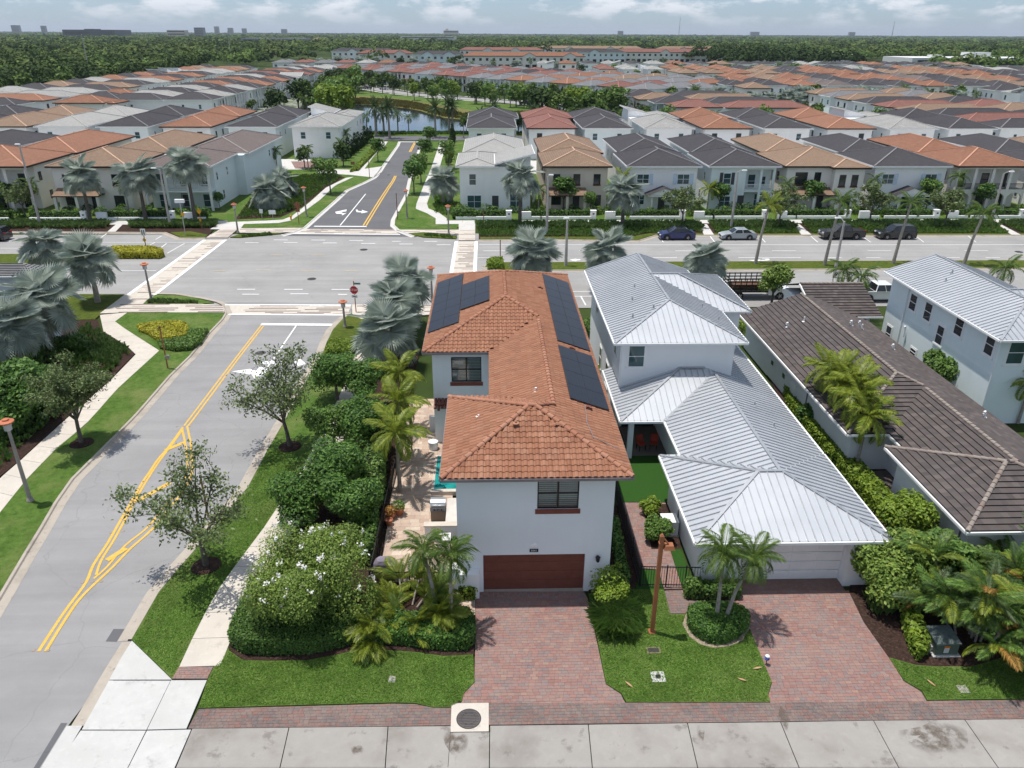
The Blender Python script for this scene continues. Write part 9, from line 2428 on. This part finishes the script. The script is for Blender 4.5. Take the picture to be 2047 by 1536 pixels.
def car(loc, rz, lab, kind, col, cat='car', group='vehicles parked along the boulevard'):
 """front towards -x"""
 t = empty({'pickup': 'pickup_truck', 'suv': 'parked_car', 'sedan': 'parked_car', 'cross': 'parked_car', 'van': 'parked_van'}[kind], loc, lab, cat, group, rz)
 P_ = paint('paint_'+kind+'_'+str(len(bpy.data.materials)), col)
 D = {'sedan': (4.8, 1.82, .66, [(-2.4,.36),(-2.38,.62),(-1.9,.80),(-1.05,.93),(1.55,.98),(2.2,.94),(2.38,.70),(2.38,.34)], (-1.0,1.75,-.35,1.05,.95,1.44)),
   'cross': (4.75, 1.92, .72, [(-2.37,.38),(-2.35,.68),(-1.95,.88),(-1.05,1.02),(1.6,1.10),(2.25,1.06),(2.37,.78),(2.37,.36)], (-1.15,2.1,-.30,1.0,1.03,1.62)),
   'suv': (5.05, 2.0, .76, [(-2.52,.42),(-2.5,.85),(-2.3,1.0),(-1.1,1.10),(2.35,1.14),(2.5,1.0),(2.5,.42)], (-1.2,2.42,-.45,2.15,1.08,1.80)),
   'pickup': (5.75, 2.0, .82, [(-2.87,.5),(-2.86,.95),(-2.65,1.10),(-1.2,1.18),(2.8,1.2),(2.86,1.1),(2.86,.5)], (-1.25,1.05,-.6,.85,1.16,1.90)),
   'van': (5.0, 2.0, .72, [(-2.5,.4),(-2.5,.8),(-2.1,1.0),(-1.5,1.1),(2.45,1.12),(2.5,.4)], (-1.7,2.46,-.95,2.35,1.1,1.85))}[kind]
 L_, w, r2, prof, (gx0, gx1, rx0, rx1, zb, zt) = D; r = r2/2
 wx = (-L_*.30, L_*.29); hw = w/2
 b = MB(); n = len(prof)
 low = .22 if kind != 'pickup' else .34
 # lower body: side outline with tucked-in sill and shoulder
 ring = [(prof[0][0]+.05, low)] + prof + [(prof[-1][0]-.05, low)]
 def sec(k, y, zs=0.): return [(x*k, y, z) for x, z in ring]
 layers = [sec(.985, -hw*.90), sec(1, -hw), sec(1, hw), sec(.985, hw*.90)]
 off = len(b.v)
 for ly in layers: b.v += ly
 m = len(ring)
 for a in range(3):
  for i in range(m):
   j = (i+1) % m; b.f.append((off+a*m+i, off+(a+1)*m+i, off+(a+1)*m+j, off+a*m+j)); b.m.append(0); b.uv.append(None)
 b.f.append(tuple(off+i for i in range(m))); b.m.append(0); b.uv.append(None); b.f.append(tuple(off+3*m+i for i in reversed(range(m)))); b.m.append(0); b.uv.append(None)
 b.build('body', P_, t)
 tw = hw*.76
 if kind == 'pickup':
  c = MB(); c.box(1.15, -hw*.82, 1.206, 2.7, hw*.82, 1.215); c.build('bed_cover', BLACK, t)
 c = MB(); c.hexa([(gx0,-hw*.94,zb),(gx1,-hw*.94,zb),(gx1,hw*.94,zb),(gx0,hw*.94,zb),(rx0,-tw,zt-.05),(rx1,-tw,zt-.05),(rx1,tw,zt-.05),(rx0,tw,zt-.05)]); c.build('glass', CGLASS, t)
 c = MB(); c.hexa([(rx0-.04,-tw-.02,zt-.06),(rx1+.04,-tw-.02,zt-.06),(rx1+.04,tw+.02,zt-.06),(rx0-.04,tw+.02,zt-.06),(rx0+.1,-tw+.1,zt+.02),(rx1-.1,-tw+.1,zt+.02),(rx1-.1,tw-.1,zt+.02),(rx0+.1,tw-.1,zt+.02)]); c.build('roof', P_ if kind != 'cross' else CGLASS, t)
 for s in (-1, 1):
  for f in (0, .52, 1):
   c = MB(); xb = gx0+(gx1-gx0)*f; xt = rx0+(rx1-rx0)*f; c.bar((xb, s*(hw*.945), zb), (xt, s*(tw+.015), zt-.05), .10, .05); c.build('pillar', P_, t)
  c = MB(); c.box(-L_/2+.02-.03, s*hw*.62-.22, prof[1][1]-.10, -L_/2+.16, s*hw*.62+.22, prof[1][1]+.05); c.build('headlight', LAMPW, t)
  c = MB(); c.box(L_/2-.14, s*hw*.70-.17, prof[-2][1]-.05, L_/2+.02, s*hw*.70+.17, prof[-2][1]+.14); c.build('taillight', LAMPR, t)
  c = MB(); c.hexa([(gx0+.15,s*(hw+.02)-.02,zb),(gx0+.35,s*(hw+.02)-.02,zb),(gx0+.35,s*(hw+.16),zb),(gx0+.15,s*(hw+.16),zb),(gx0+.18,s*(hw+.02)-.02,zb+.15),(gx0+.35,s*(hw+.02)-.02,zb+.15),(gx0+.35,s*(hw+.15),zb+.15),(gx0+.18,s*(hw+.15),zb+.15)]); c.build('mirror', P_, t)
  for x in wx:
   a = MB(); a.lathe([(r+.07, -.02), (r+.07, .02)], 18); a.build('wheel_arch', BLACK, t, loc=(x, s*(hw-.012), r+.02), rot=(PI/2, 0, 0))
   wheel(t, x, s*(hw-.09), r, -1 if s < 0 else 1)
 c = MB(); c.box(-L_/2-.04, -hw*.55, .42, -L_/2+.06, hw*.55, .62); c.build('grille', BLACK, t)
 return t
car((25.2, 100.35, 0), 0, 'dark blue crossover, leftmost in the boulevard parking lane', 'cross', (.008, .018, .115))
car((33.5, 100.25, 0), 0, 'silver grey sedan beside the dark blue car', 'sedan', (.33, .36, .38))
car((47.7, 100.3, 0), 0, 'black pickup truck with covered bed in the parking lane', 'pickup', (.012, .012, .014), 'pickup truck')
car((55.1, 100.35, 0), 0, 'black sport utility car at the end of the parked row', 'suv', (.012, .012, .014))
car((-65.8, 103.0-2.3, 0), 0, 'black car half hidden at the left edge of the boulevard', 'suv', (.012, .013, .018))
car((40.6, 74.2, 0), PI, 'white pickup truck behind the mint house', 'pickup', (.72, .72, .71), 'pickup truck')
car((14.8, 311.5, .05), math.radians(-45), 'grey pickup on the lakeside street', 'pickup', (.07, .08, .095), 'pickup truck')
car((25.6, 292.5, .05), math.radians(-45), 'white car on the lakeside street', 'suv', (.74, .74, .74))
car((-50.5, 397, .05), math.radians(-35), 'white van far along the lakeside street', 'van', (.74, .74, .74), 'van')
car((-60, 404, .05), math.radians(-30), 'grey blue car farthest along the lakeside street', 'sedan', (.25, .28, .32))
# stake bed truck
t = empty('stake_truck', (27.6, 75.4, 0), 'black stake bed truck with white cab behind the metal roofs', 'truck', rz=PI)
WP = paint('paint_truck_white', (.74, .74, .73))
b = MB(); b.hexa([(-3.6,-1.0,.5),(-1.3,-1.0,.5),(-1.3,1.0,.5),(-3.6,1.0,.5),(-3.55,-.98,1.15),(-1.3,-.98,1.25),(-1.3,.98,1.25),(-3.55,.98,1.15)]); b.hexa([(-2.6,-.98,1.25),(-1.3,-.98,1.25),(-1.3,.98,1.25),(-2.6,.98,1.25),(-2.1,-.85,2.05),(-1.3,-.88,2.1),(-1.3,.88,2.1),(-2.1,.85,2.05)]); b.build('cab', WP, t)
b = MB(); b.hexa([(-2.62,-.8,1.3),(-2.58,-.8,1.3),(-2.58,.8,1.3),(-2.62,.8,1.3),(-2.16,-.75,1.98),(-2.12,-.75,1.98),(-2.12,.75,1.98),(-2.16,.75,1.98)]); b.build('windscreen', CGLASS, t)
b = MB(); b.box(-1.2, -1.15, .85, 3.0, 1.15, 1.0); b.build('bed', BLACK, t)
for s in (-1, 1):
 for i in range(8):
  c = MB(); x = -1.15+i*.58; c.box(x-.04, s*1.1-.03, 1.0, x+.04, s*1.1+.03, 2.35); c.build('stake', BLACK, t)
 for z in (1.25, 1.6, 1.95, 2.28):
  c = MB(); c.box(-1.2, s*1.07-.02, z-.06, 3.0, s*1.07+.02, z+.06); c.build('side_board', BLACK, t)
 for x in (-2.5, 1.7): wheel(t, x, s*.92, .42, -1 if s < 0 else 1)
for z in (1.25, 1.6, 1.95, 2.28):
 c = MB(); c.box(2.94, -1.05, z-.06, 2.99, 1.05, z+.06); c.build('side_board', BLACK, t); c = MB(); c.box(-1.19, -1.05, z-.06, -1.14, 1.05, z+.06); c.build('side_board', BLACK, t)
b = MB(); b.box(-.8, -.8, 1.002, 2.4, .8, 1.5); b.build('load', plain('load_brown', (.12, .06, .035), .9, var=.5, scale=6), t)
for s in (-1, 1):
 c = MB(); c.box(-3.66, s*.7-.18, .75, -3.58, s*.7+.18, .98); c.build('headlight', LAMPW, t)
# vents on the grey roofs near the camera side of the boulevard are left to the roof material
# ------------------------------------------------------------------ air
hz = NT('haze_air')
v_ = hz.n('ShaderNodeVolumePrincipled'); v_.inputs['Color'].default_value = (.80, .88, 1.0, 1); v_.inputs['Density'].default_value = 4.2e-5; v_.inputs['Anisotropy'].default_value = .2
hz.l(v_.outputs[0], hz.out.inputs['Volume'])
b = MB(); b.box(-26500, -450, -1.2, 26500, 42500, 245); b.build('haze', hz.mat, kind='stuff')
